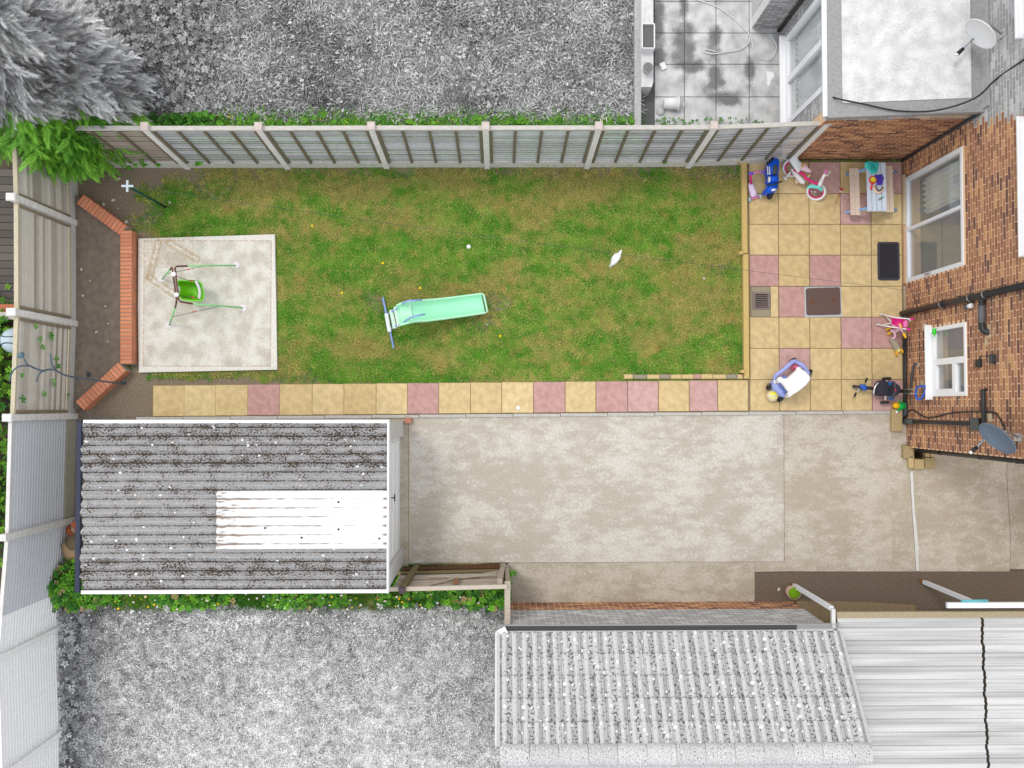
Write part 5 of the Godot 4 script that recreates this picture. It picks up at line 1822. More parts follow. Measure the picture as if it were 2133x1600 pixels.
# ---------------------------------------------------------------- toys on the patio
func wheel(t: Node, at: Vector3, axis: Vector3, r: float, wide: float, tyre: Material, hub: Material) -> void:
	var o := Node3D.new()
	o.name = "wheel"
	t.add_child(o, true)
	o.position = at - base_of(t)
	axis = axis.normalized()
	var b := mb_for(o, true)
	b.ring(at, axis, r - wide / 2, wide / 2, 20, 8)
	make(o, "tyre", b, tyre)
	b = mb_for(o, true)
	b.cyl(at - axis * wide * 0.3, at + axis * wide * 0.3, r - wide * 0.8, 16)
	make(o, "rim", b, hub)
func patio_toys() -> void:
	var g := 0.037
	var white := mat(Color(0.82, 0.82, 0.82), 0.4)
	var pink := mat(A(240, 130, 200), 0.35)
	var hot := mat(A(240, 40, 130), 0.35)
	# small scooter
	var t := thing("kick_scooter", "pink and lilac child's scooter with purple grips lying by the sleeper", "scooter", P(1567, 395, g))
	var b := mb_for(t, true)
	b.pillow(px([[1559, 383], [1562, 379], [1568, 380], [1572, 390], [1577, 404], [1576, 408], [1566, 411], [1563, 405], [1560, 393]], g + 0.06), 0.02, 0.04, 3)
	make(t, "deck", b, mat(A(232, 206, 240), 0.5))
	b = mb_for(t)
	b.bar(P(1563, 386, g + 0.085), P(1571, 405, g + 0.085), 0.075, 0.01)
	make(t, "grip_pad", b, mat(A(240, 222, 246), 0.8))
	tubes(t, "stem", hot, px([[1564.5, 382, g + 0.07], [1564, 372, g + 0.18], [1564, 364, g + 0.30]]), [0.026, 0.020, 0.022], 8)
	tubes(t, "handlebar", pink, px([[1561, 362, g + 0.30], [1575, 358.5, g + 0.32], [1593, 359, g + 0.30]]), 0.018, 8)
	tubes(t, "grip", mat(A(124, 98, 220), 0.5), px([[1559.5, 362, g + 0.30], [1569, 361, g + 0.31]]), 0.030, 8)
	tubes(t, "grip", mat(A(124, 98, 220), 0.5), px([[1584.5, 358.9, g + 0.31], [1594, 359, g + 0.30]]), 0.022, 8)
	tubes(t, "axle", pink, px([[1562, 415, g + 0.05], [1582, 409.5, g + 0.05]]), 0.016, 8)
	for p in [[1561, 416], [1583, 409]]: wheel(t, P(p[0], p[1], g + 0.05), Vector3(1, 0, -0.25), 0.05, 0.035, mat(A(176, 208, 222), 0.5), mat(A(206, 226, 234), 0.5))
	# ride-on motorbike
	var blue := mat(A(14, 92, 222), 0.25)
	t = thing("ride_on_motorbike", "shiny blue toy motorbike with a black seat", "toy motorbike", P(1608, 368, g))
	b = mb_for(t, true)
	b.pillow(px([[1610, 331], [1616, 329.5], [1621, 333], [1623, 340], [1621, 356], [1619, 368], [1601, 370], [1597, 362], [1596.5, 345], [1603, 339], [1607, 337]], 0.30), 0.12, 0.14, 4)
	make(t, "rear_body", b, blue)
	b = mb_for(t, true)
	b.pillow(px([[1600, 368], [1619, 366], [1621, 378], [1618, 384], [1602, 383], [1598, 376]], 0.32), 0.14, 0.16, 4)
	make(t, "fuel_tank", b, blue)
	b = mb_for(t, true)
	b.pillow(px([[1602, 382], [1620, 381], [1619, 392], [1614, 401], [1600, 403], [1593, 401], [1594, 395], [1599, 387]], 0.33), 0.12, 0.18, 4)
	make(t, "front_fairing", b, blue)
	b = mb_for(t, true)
	b.pillow(px([[1610, 344], [1618, 343], [1619.5, 352], [1617, 364], [1609.5, 364], [1608.5, 354]], 0.40), 0.05, 0.03, 3)
	make(t, "seat", b, mat(Color(0.07, 0.08, 0.09), 0.6))
	b = mb_for(t, true)
	b.pillow(px([[1607, 394], [1616, 393], [1615, 397], [1608, 398]], 0.44), 0.02, 0.02, 3)
	make(t, "headlight", b, white)
	b = mb_for(t, true)
	b.pillow(px([[1601, 368], [1604.5, 368], [1604.5, 379], [1601, 379]], 0.42), 0.03, 0.04, 3)
	make(t, "side_panel", b, mat(Color(0.72, 0.74, 0.78), 0.4))
	b = mb_for(t)
	for x in [1598.5, 1602.5]: b.bar(P(x, 347, 0.40), P(x + 1, 364, 0.40), 0.014, 0.02)
	make(t, "white_stripes", b, white)
	tubes(t, "handlebar", M.black, px([[1600, 386, 0.50], [1616, 383, 0.52], [1629, 377.5, 0.50]]), 0.014, 8)
	wheel(t, P(1605, 335, g + 0.13), Vector3(1, 0, 0.15), 0.13, 0.09, M.rubber, M.black)
	wheel(t, P(1605, 402, g + 0.13), Vector3(1, 0, 0.2), 0.13, 0.08, M.rubber, M.black)
	# child's bicycle leaning over on its stabiliser
	t = thing("child_bicycle", "pink and white child's bicycle with a turquoise mudguard leaning over", "bicycle", P(1675, 375, g))
	var lean := Vector3(-0.42, 0.62, 0.55).normalized()
	var teal := mat(A(120, 226, 214), 0.4)
	for e in [[1650, 350, 0.16, 0.185], [1700, 399, 0.16, 0.185]]:
		var c := P(e[0], e[1], e[2])
		var o := Node3D.new()
		o.name = "wheel"
		t.add_child(o, true)
		o.position = c - t.position
		b = mb_for(o, true)
		b.ring(c, lean, e[3] - 0.02, 0.024, 26, 8)
		make(o, "tyre", b, mat(Color(0.74, 0.78, 0.76), 0.6))
		b = mb_for(o, true)
		b.ring(c, lean, e[3] - 0.055, 0.014, 26, 6)
		make(o, "rim", b, hot)
		b = mb_for(o)
		var u := lean.cross(Vector3.UP).normalized()
		var v := lean.cross(u)
		for k in 10: b.bar(c, c + (u * cos(TAU * k / 10) + v * sin(TAU * k / 10)) * (e[3] - 0.06), 0.005, 0.005)
		make(o, "spokes", b, M.silver)
	tubes(t, "frame_tube", hot, curve(px([[1654, 354, 0.28], [1672, 362, 0.34], [1680, 372, 0.32], [1692, 379, 0.34], [1704, 383, 0.40]]), 4), 0.024, 10)
	tubes(t, "frame_tube", pink, px([[1678, 368, 0.34], [1690, 378, 0.26], [1703, 384, 0.36]]), 0.016, 8)
	tubes(t, "fork", mat(A(236, 84, 130), 0.4), px([[1703, 386, 0.36], [1700, 398, 0.20]]), 0.016, 8)
	tubes(t, "head_tube", white, px([[1705, 391, 0.34], [1711, 377, 0.46], [1714, 370, 0.52]]), [0.042, 0.038, 0.030], 10)
	tubes(t, "handlebar", white, px([[1711, 377, 0.50], [1717, 365, 0.58], [1719, 362, 0.60]]), [0.026, 0.028, 0.024], 8)
	tubes(t, "grip", pink, px([[1719, 361, 0.60], [1722.5, 353, 0.64]]), 0.024, 8)
	tubes(t, "brake_lever", white, curve(px([[1720, 367, 0.58], [1726, 363, 0.58], [1727, 359, 0.57], [1731, 358, 0.56]]), 4), 0.010, 6)
	b = mb_for(t, true)
	b.tube(curve(px([[1683.5, 391, 0.32], [1688, 388.5, 0.36], [1697, 389, 0.38], [1706, 391, 0.37], [1712, 396, 0.33]]), 4), 0.034, 8)
	make(t, "front_mudguard", b, teal)
	b = mb_for(t, true)
	b.pillow(px([[1647, 352], [1651, 350], [1662, 361], [1674, 373], [1678, 379], [1675, 383], [1668, 381], [1655, 366]], 0.22), 0.04, 0.04, 3)
	make(t, "chain_guard", b, white)
	b = mb_for(t, true)
	b.pillow(px([[1644, 333], [1654, 323.5], [1659, 323], [1664, 334], [1672, 342], [1671, 350], [1664, 359], [1661, 357], [1652, 345]], 0.40), 0.03, 0.03, 3)
	make(t, "doll_carrier", b, mat(Color(0.70, 0.74, 0.76), 0.4))
	b = mb_for(t, true)
	b.pillow(px([[1669, 351], [1672, 345], [1677, 342.5], [1681, 345], [1685, 352], [1691, 357], [1689, 360], [1680, 358], [1672, 355]], 0.42), 0.05, 0.02, 4)
	make(t, "saddle", b, mat(A(240, 206, 222), 0.5))
	b = mb_for(t, true)
	b.tube(curve(px([[1669.5, 348, 0.43], [1673, 343.5, 0.43], [1677, 342, 0.43]]), 4), 0.016, 6)
	make(t, "saddle_trim", b, mat(A(246, 190, 96), 0.5))
	tubes(t, "stabiliser_arm", white, px([[1647, 359, 0.16], [1638, 369, 0.11]]), 0.022, 8)
	wheel(t, P(1635, 371.5, g + 0.055), Vector3(0.6, 0.35, -0.7), 0.055, 0.045, white, white)
	b = mb_for(t)
	b.bevel(P(1661.5, 377, 0.14), Vector3(0.10, 0.03, 0.09), 0.01, Basis(Vector3.UP, 0.3))
	b.bevel(P(1685, 366.5, 0.3), Vector3(0.035, 0.03, 0.09), 0.008, Basis(Vector3.UP, -0.6))
	make(t, "pedals", b, mat(A(244, 216, 170), 0.5))
	# ride-in car
	var lilac := mat(A(168, 178, 240), 0.35)
	t = thing("toy_car", "lilac ride-in toy car with a big white roof", "toy car", P(1645, 795, g))
	for e in [[1604, 803, 0.0], [1627, 829, 0.0], [1650, 754, 0.0], [1684, 778, 0.0]]:
		wheel(t, P(e[0], e[1], g + 0.10), Vector3(0.75, 0, 0.66), 0.10, 0.07, M.black, white)
	b = mb_for(t, true)
	b.pillow(px([[1608, 797], [1612, 792], [1620, 789], [1634, 800], [1647, 818], [1649, 824], [1640, 828], [1634, 828.5], [1626, 826], [1614, 815], [1608, 806]], 0.26), 0.12, 0.16, 5)
	make(t, "bonnet", b, lilac)
	b = mb_for(t, true)
	b.tube(curve(px([[1614, 789, 0.34], [1617, 782, 0.40], [1632, 771, 0.44], [1646, 758, 0.46], [1654, 753, 0.44], [1663, 756, 0.42], [1676, 766, 0.44], [1684, 780, 0.42]]), 4), 0.042, 8)
	make(t, "door_sill", b, lilac)
	b = mb_for(t, true)
	b.tube(curve(px([[1681, 784, 0.40], [1669, 802, 0.38], [1650, 817, 0.34], [1640, 825, 0.30]]), 4), 0.045, 8)
	make(t, "far_side", b, lilac)
	b = mb_for(t, true)
	b.pillow(px([[1651, 764], [1656, 759], [1664, 760], [1667, 768], [1661, 772], [1656, 768]], 0.30), 0.06, 0.2, 3)
	make(t, "seat", b, mat(A(250, 122, 160), 0.4))
	b = mb_for(t, true)
	b.pillow(px([[1623, 789], [1634, 781], [1641, 787], [1630, 794]], 0.28), 0.03, 0.12, 3)
	make(t, "dashboard", b, mat(A(128, 146, 232), 0.4))
	b = mb_for(t, true)
	b.pillow(px([[1622, 790], [1630, 788.5], [1638.5, 788.5], [1650, 779.5], [1659.5, 770.5], [1668.5, 768.5], [1678, 774], [1686, 783], [1688, 790], [1678.5, 803], [1660, 817.5], [1649, 823], [1641, 814], [1631, 800]], 0.76), 0.06, 0.06, 5, 0.55)
	make(t, "roof", b, mat(Color(0.86, 0.86, 0.85), 0.35))
	for e in [[[1626, 790, 0.76], [1620, 794, 0.40]], [[1648, 818, 0.76], [1640, 825, 0.36]], [[1682, 786, 0.76], [1682, 786, 0.42]], [[1664, 770, 0.76], [1663, 769, 0.44]]]:
		tubes(t, "pillar", mat(Color(0.84, 0.84, 0.84), 0.35), px(e), 0.05, 8)
	tubes(t, "front_roof_bar", mat(Color(0.86, 0.86, 0.85), 0.35), curve(px([[1626, 792, 0.72], [1634, 801, 0.70], [1641, 811, 0.70], [1648, 818, 0.72]]), 3), 0.035, 8)
	for e in [[1628, 806], [1635, 816]]:
		b = mb_for(t, true)
		b.ball(P(e[0], e[1], 0.385), Vector3(0.055, 0.014, 0.045), 12, 4)
		make(t, "recess", b, mat(A(126, 148, 226), 0.5))
	b = mb_for(t, true)
	b.ball(P(1615, 795, 0.36), Vector3(0.035, 0.02, 0.045), 10, 4)
	make(t, "headlight", b, white)
	# play ball: printed bands of colour
	var at := P(1609, 824.5, 0.13)
	var im := Image.create(64, 32, false, Image.FORMAT_RGB8)
	var tones := [A(250, 236, 60), A(250, 120, 190), A(250, 246, 236), A(150, 220, 200), A(250, 170, 80), A(250, 236, 60), A(246, 246, 246), A(150, 180, 250)]
	for j in 32:
		for i in 64: im.set_pixel(i, j, S(tones[(int(i / 5.0) * 3 + int(j / 4.0) * 5 + (i * j) / 37) % 8] if j > 7 else tones[0]))
	var bm := mat(Color.WHITE, 0.3, ImageTexture.create_from_image(im), Vector3.ONE * 3.5)
	b = MB.new(at, true)
	b.ball(at, Vector3.ONE * 0.115, 22, 14)
	var o := make(self, "play_ball", b, bm)
	o.position = at
	tag(o, "multicoloured plastic ball against the front of the lilac toy car", "ball")

func picnic_table() -> void:
	var g := 0.037
	var top := 0.50
	var sit := 0.29
	var t := thing("picnic_table", "child's wooden picnic table with pale blue top and two benches", "table", P(1815, 395, g))
	var pale := []
	var pine := []
	for k in 4:
		pale.append(mat(A(214, 228, 244) * (1.02 + 0.03 * k), 0.6, T.soft, Vector3.ONE * 3))
		pine.append(mat(A(238, 218, 200) * (1.12 + 0.05 * k), 0.8, T.wood, Vector3(9, 9, 1.2)))
	var sky_blue := mat(A(140, 176, 226), 0.5)
	var lemon := mat(A(240, 232, 150), 0.5)
	var plank := func(a: Vector3, b2: Vector3, wide: float, m: Material, called: String):
		var b := mb_for(t)
		var ax := (b2 - a).normalized()
		b.bevel((a + b2) / 2 - Vector3(0, 0.012, 0), Vector3(wide - 0.005, 0.024, a.distance_to(b2)), 0.004, Basis(Vector3.UP.cross(ax), Vector3.UP, ax))
		make(t, called, b, m)
	for k in 4:
		var f := (k + 0.5) / 4
		plank.call(P(lerpf(1804.5, 1845.5, f), 338.5, top), P(lerpf(1807, 1848, f), 440, top), 0.089, pale[k], "top_plank")
	for k in 2:
		var f := (k + 0.5) / 2
		plank.call(P(lerpf(1769.5, 1789.5, f), 350, sit), P(lerpf(1772.5, 1792.5, f), 448, sit), 0.096, pine[k], "bench_plank")
		plank.call(P(lerpf(1842, 1859, f), 345, sit), P(lerpf(1845, 1863, f), 442, sit), 0.083, pine[k + 2], "bench_plank")
	for y in [[358, 351, 365], [440, 433, 444]]:
		for e in [[[1762, y[2] - 1, g], [1812, y[1], top - 0.03]], [[1868, y[2] - 6, g], [1826, y[1], top - 0.03]]]:
			var b := mb_for(t)
			b.bar(P(e[0][0], e[0][1], e[0][2]), P(e[1][0], e[1][1], e[1][2]), 0.02, 0.05, Vector3.BACK)
			make(t, "leg", b, sky_blue)
		var b := mb_for(t)
		b.bar(P(1771, y[0] + 0.5, sit - 0.045), P(1861, y[0] - 2, sit - 0.045), 0.022, 0.045)
		make(t, "cross_rail", b, lemon)
		b = mb_for(t)
		b.bar(P(1806, y[0] - 2, top - 0.045), P(1846, y[0] - 3, top - 0.045), 0.02, 0.04)
		make(t, "top_batten", b, sky_blue)
	# things on the table
	var h := top + 0.002
	var b: MB
	var o: MeshInstance3D
	var cloth := func(outline: Array, rise: float, m: Material, at: Vector3) -> MB:
		var bb := MB.new(at, true)
		var pts := px(outline, h + 0.012)
		var n := pts.size()
		var mid := Vector3.ZERO
		for p in pts: mid += p / n
		var last := []
		for k in 6:
			var r := 1.0 - k / 5.0
			var ring := []
			for i in n * 3:
				var f := i / 3.0
				var p: Vector3 = pts[int(f) % n].lerp(pts[(int(f) + 1) % n], f - int(f))
				var q := mid + (p - mid) * r
				q.y += (0.0 if k == 0 else rise * (0.4 + 0.6 * sin(i * 2.3 + k * 1.9) * sin(k * 1.3 + i * 0.7)))
				ring.append(q)
			if last:
				for i in ring.size(): bb.quad(last[i], last[(i + 1) % ring.size()], ring[(i + 1) % ring.size()], ring[i])
			last = ring
		return bb
	var at := P(1815, 345, h)
	b = cloth.call([[1802, 338], [1808, 336.5], [1815, 336], [1820, 338], [1830, 337], [1831, 344], [1829, 355], [1826, 360], [1819, 362.5], [1812, 360], [1808, 353], [1801, 349]], 0.05, null, at)
	o = make(self, "crumpled_cloth", b, mat(A(70, 214, 206), 0.8))
	o.position = at
	tag(o, "crumpled turquoise cloth heaped on the end of the picnic table", "cloth")
	at = P(1831, 374, h)
	b = cloth.call([[1820.5, 364.5], [1830, 364], [1838, 362.5], [1839, 367], [1841.5, 370], [1839.5, 378], [1838.5, 385], [1827, 386], [1826, 377], [1823, 369]], 0.02, null, at)
	o = make(self, "felt_bag", b, mat(A(98, 72, 190), 0.95))
	o.position = at
	tag(o, "flat purple felt cloth lying on the picnic table", "cloth")
	at = P(1818, 375, h)
	t = thing("toy_bat", "small red and yellow toy bat on the picnic table", "toy bat", at)
	b = mb_for(t, true)
	b.ring(P(1818, 375, h + 0.014), Vector3.UP, 0.062, 0.013, 20, 6)
	make(t, "hoop", b, mat(A(246, 60, 70), 0.4))
	b = mb_for(t, true)
	b.cyl(P(1818, 375, h + 0.004), P(1818, 375, h + 0.016), 0.06, 18)
	make(t, "face", b, mat(A(250, 230, 60), 0.5))
	tubes(t, "handle", mat(A(246, 50, 60), 0.4), px([[1817, 381, h + 0.014], [1814.5, 395, h + 0.014]]), [0.014, 0.018], 8)
	at = P(1831, 396, h)
	t = thing("hair_band", "peach hair band with a dark lining on the picnic table", "hair band", at)
	tubes(t, "band", mat(A(250, 216, 186), 0.6), curve(px([[1822, 386], [1823, 396], [1827, 401], [1833, 401], [1838, 396], [1841, 391]], h + 0.03), 4), 0.022, 8)
	tubes(t, "lining", mat(A(70, 72, 70), 0.7), curve(px([[1823, 386], [1825, 392], [1830, 397], [1836, 396], [1839, 389]], h + 0.05), 4), 0.010, 6)
	at = P(1835, 414, h)
	t = thing("toy_figure", "tiny grey toy with a green tip on the picnic table", "toy", at)
	tubes(t, "body", mat(Color(0.22, 0.22, 0.26), 0.5), px([[1831, 416], [1836, 413]], h + 0.016), [0.02, 0.014], 8)
	tubes(t, "tip", mat(A(40, 170, 130), 0.5), px([[1836.5, 412.5], [1840, 410.5]], h + 0.016), 0.013, 8)
	# small hand brush on the slabs
	at = P(1751, 397, g)
	t = thing("toy_shovel", "small red and white toy shovel on the slabs by the bench", "toy shovel", at)
	tubes(t, "blade", mat(A(230, 60, 70), 0.5), px([[1755, 392, g + 0.02], [1752, 398, g + 0.02]]), [0.012, 0.026], 8)
	tubes(t, "collar", white_plastic(), px([[1751.5, 398.4, g + 0.02], [1750.5, 400, g + 0.02]]), 0.026, 8)
	tubes(t, "handle", mat(A(214, 150, 110), 0.6), px([[1750, 401, g + 0.012], [1741, 424, g + 0.012]]), 0.008, 6)
func white_plastic() -> Material:
	return mat(Color(0.82, 0.82, 0.82), 0.4)

func push_toys() -> void:
	var g := 0.037
	var b: MB
	# push-along tricycle
	var t := thing("tricycle", "blue and black tricycle with a parent push handle by the house wall", "tricycle", P(1845, 813, g))
	var blue := mat(A(48, 96, 190), 0.35)
	wheel(t, P(1788, 808, g + 0.115), Vector3(-0.35, 0, 1), 0.115, 0.045, M.rubber, white_plastic())
	wheel(t, P(1847, 788.5, g + 0.085), Vector3(0, 0, 1), 0.085, 0.05, M.rubber, M.black)
	wheel(t, P(1843, 838.5, g + 0.085), Vector3(0, 0, 1), 0.085, 0.05, M.rubber, M.black)
	b = mb_for(t, true)
	b.pillow(px([[1790, 804], [1796, 800], [1804, 802], [1807, 809], [1805, 814], [1798, 813]], 0.26), 0.04, 0.06, 3)
	make(t, "front_mudguard", b, blue)
	tubes(t, "crank", M.silver, px([[1801.5, 798, g + 0.14], [1786, 816, g + 0.14]]), 0.010, 6)
	for e in [[1804.5, 792], [1781.5, 822.5]]:
		b = mb_for(t)
		b.bevel(P(e[0], e[1], g + 0.13), Vector3(0.035, 0.025, 0.09), 0.006, Basis(Vector3.UP, -0.45))
		make(t, "pedal", b, M.black)
	tubes(t, "steering_tube", M.black, px([[1806, 808, 0.28], [1815, 809, 0.32], [1824, 810, 0.30]]), [0.03, 0.036, 0.03], 8)
	tubes(t, "rear_axle", white_plastic(), px([[1847, 792, g + 0.085], [1844, 834, g + 0.085]]), 0.02, 8)
	b = mb_for(t, true)
	b.pillow(px([[1826, 800], [1832, 793], [1842, 792], [1850, 796], [1856, 800], [1858, 812], [1855, 824], [1840, 825], [1828, 824], [1825, 812]], 0.30), 0.05, 0.1, 3)
	make(t, "seat_pad", b, mat(Color(0.035, 0.035, 0.05), 0.85, T.mottle, Vector3.ONE * 8))
	b = mb_for(t, true)
	b.pillow(px([[1860, 797], [1866, 798], [1874, 804], [1876, 812], [1872, 821], [1863, 827], [1858, 824], [1861, 812]], 0.46), 0.06, 0.16, 3)
	make(t, "backrest", b, mat(Color(0.04, 0.04, 0.055), 0.85, T.mottle, Vector3.ONE * 8))
	tubes(t, "safety_hoop", mat(Color(0.06, 0.06, 0.07), 0.5), curve(px([[1856, 797, 0.46], [1863, 796, 0.50], [1865, 808, 0.52], [1864, 820, 0.50], [1855, 831, 0.46]]), 4), 0.018, 8)
	tubes(t, "arm_bar", M.silver, curve(px([[1830, 797, 0.46], [1823, 806, 0.47], [1820, 820, 0.46]]), 4), 0.018, 8)
	for e in [[1856, 799], [1857, 829]]:
		b = mb_for(t, true)
		b.ball(P(e[0], e[1], 0.34), Vector3(0.05, 0.06, 0.05), 10, 5)
		make(t, "side_cup", b, mat(A(30, 108, 190), 0.4))
	b = mb_for(t, true)
	b.ball(P(1865.5, 812.5, 0.53), Vector3(0.018, 0.014, 0.018), 8, 4)
	make(t, "red_button", b, mat(A(230, 40, 50), 0.4))
	tubes(t, "handle_base", M.black, px([[1874, 815, 0.30], [1882, 815, 0.42], [1888, 815, 0.52]]), [0.04, 0.035, 0.03], 8)
	for y in [811.5, 819.5]:
		tubes(t, "push_rod", M.silver, px([[1884, y, 0.46], [1910, y, 0.88]]), 0.010, 8)
	b = mb_for(t, true)
	b.tube(curve(px([[1911, 806, 0.90], [1921, 804, 0.98], [1927, 806, 1.0], [1926, 818, 0.96], [1920, 829, 0.92], [1912, 832, 0.88], [1908, 824, 0.86], [1909, 812, 0.87], [1911, 806, 0.90]]), 3), 0.020, 8)
	make(t, "push_grip", b, blue)
	# doll pushchair
	t = thing("doll_pushchair", "small doll pushchair with bright pink fabric and white frame", "doll pushchair", P(1868, 672, g))
	var white := white_plastic()
	var hot := mat(A(240, 50, 150), 0.7)
	for e in [[[1838, 655, 0.07], [1862, 661, 0.30], [1898, 665, 0.52]], [[1829, 676, 0.07], [1856, 681, 0.30], [1890, 686, 0.52]]]:
		tubes(t, "side_frame", white, px(e), 0.013, 8)
	for e in [[[1845, 659, 0.10], [1858, 672, 0.28]], [[1836, 677, 0.10], [1858, 673, 0.28]], [[1880, 684, 0.08], [1858, 677, 0.30]], [[1892, 672, 0.44], [1897, 666, 0.50]], [[1862, 690, 0.07], [1872, 692, 0.08]]]:
		tubes(t, "cross_strut", white, px(e), 0.009, 6)
	for e in [[[1897, 663.5, 0.52], [1904, 665, 0.56]], [[1889, 685.5, 0.52], [1897, 686.5, 0.56]]]:
		tubes(t, "handle_grip", hot, px(e), 0.022, 8)
	for e in [[1837, 655], [1829, 676], [1868, 691], [1878, 664]]:
		wheel(t, P(e[0], e[1], g + 0.04), Vector3(0, 0, 1), 0.04, 0.025, mat(Color(0.7, 0.7, 0.72), 0.5), white)
	b = mb_for(t, true)
	var fab := [px([[1858, 661, 0.32], [1856, 681, 0.30]]), px([[1868, 663, 0.22], [1866, 682, 0.21]]), px([[1878, 664, 0.30], [1876, 684, 0.29]]), px([[1891, 667, 0.48], [1888, 684, 0.47]])]
	for i in 3: b.quad(fab[i][0], fab[i + 1][0], fab[i + 1][1], fab[i][1])
	make(t, "seat_fabric", b, hot)
	b = mb_for(t, true)
	b.pillow(px([[1884, 668], [1890, 667], [1891, 680], [1886, 684], [1882, 680]], 0.50), 0.03, 0.03, 3)
	make(t, "pale_panel", b, mat(A(244, 130, 196), 0.7))
	# second scooter
	t = thing("kick_scooter", "pale pink scooter with yellow wheels and grips by the wall", "scooter", P(1866, 712, g))
	var rose := mat(A(232, 186, 206), 0.45)
	var sun := mat(A(250, 196, 44), 0.45)
	b = mb_for(t)
	b.bar(P(1857, 704, g + 0.07), P(1870, 728, g + 0.06), 0.10, 0.025)
	make(t, "deck", b, mat(A(190, 186, 160), 0.9, T.rough, Vector3.ONE * 8))
	for e in [[1867.5, 736], [1878, 731]]: wheel(t, P(e[0], e[1], g + 0.055), Vector3(0.9, 0, -0.35), 0.055, 0.03, sun, mat(A(240, 170, 120), 0.5))
	b = mb_for(t)
	b.bar(P(1870, 728, g + 0.06), P(1873, 733, g + 0.06), 0.07, 0.03)
	make(t, "wheel_bracket", b, mat(A(240, 226, 150), 0.5))
	tubes(t, "steering_arm", rose, curve(px([[1858, 705, g + 0.08], [1864, 703, g + 0.14], [1863, 692, g + 0.16], [1855, 688, g + 0.12]]), 4), 0.024, 8)
	tubes(t, "stem", rose, px([[1856, 688, g + 0.10], [1880, 687, g + 0.42]]), 0.018, 8)
	tubes(t, "handlebar", rose, px([[1873, 676, g + 0.46], [1884, 699, g + 0.42]]), 0.016, 8)
	for e in [[[1873, 674], [1878, 683]], [[1882, 694], [1887, 704]]]: tubes(t, "grip", sun, px(e, g + 0.45), 0.025, 8)
	for e in [[1850, 686], [1853, 695]]: wheel(t, P(e[0], e[1], g + 0.05), Vector3(0.3, 0.5, 1), 0.05, 0.03, sun, sun)
	# watering can
	t = thing("watering_can", "green toy watering can with a yellow rose at the wall corner", "watering can", P(1874, 846, g))
	var green := mat(A(20, 172, 76), 0.35)
	b = mb_for(t, true)
	b.tube(px([[1870, 845, 0.12], [1872, 845, 0.12], [1883, 846, 0.12], [1884.5, 846, 0.12]]), [0.05, 0.072, 0.072, 0.05], 14)
	make(t, "body", b, green)
	tubes(t, "rose", mat(A(250, 196, 24), 0.4), px([[1860, 844, 0.12], [1865, 844.5, 0.12], [1871, 845, 0.12]]), [0.035, 0.06, 0.062], 14)
	tubes(t, "spout", green, px([[1877, 850, 0.12], [1870, 857, 0.15]]), [0.03, 0.022], 8)
	tubes(t, "spout_tip", white, px([[1869.5, 857.5, 0.15], [1866.5, 859.5, 0.15]]), 0.026, 8)
	tubes(t, "handle", green, curve(px([[1872, 838, 0.14], [1874, 834, 0.15], [1878, 835, 0.14], [1881, 839, 0.12]]), 4), 0.008, 6)

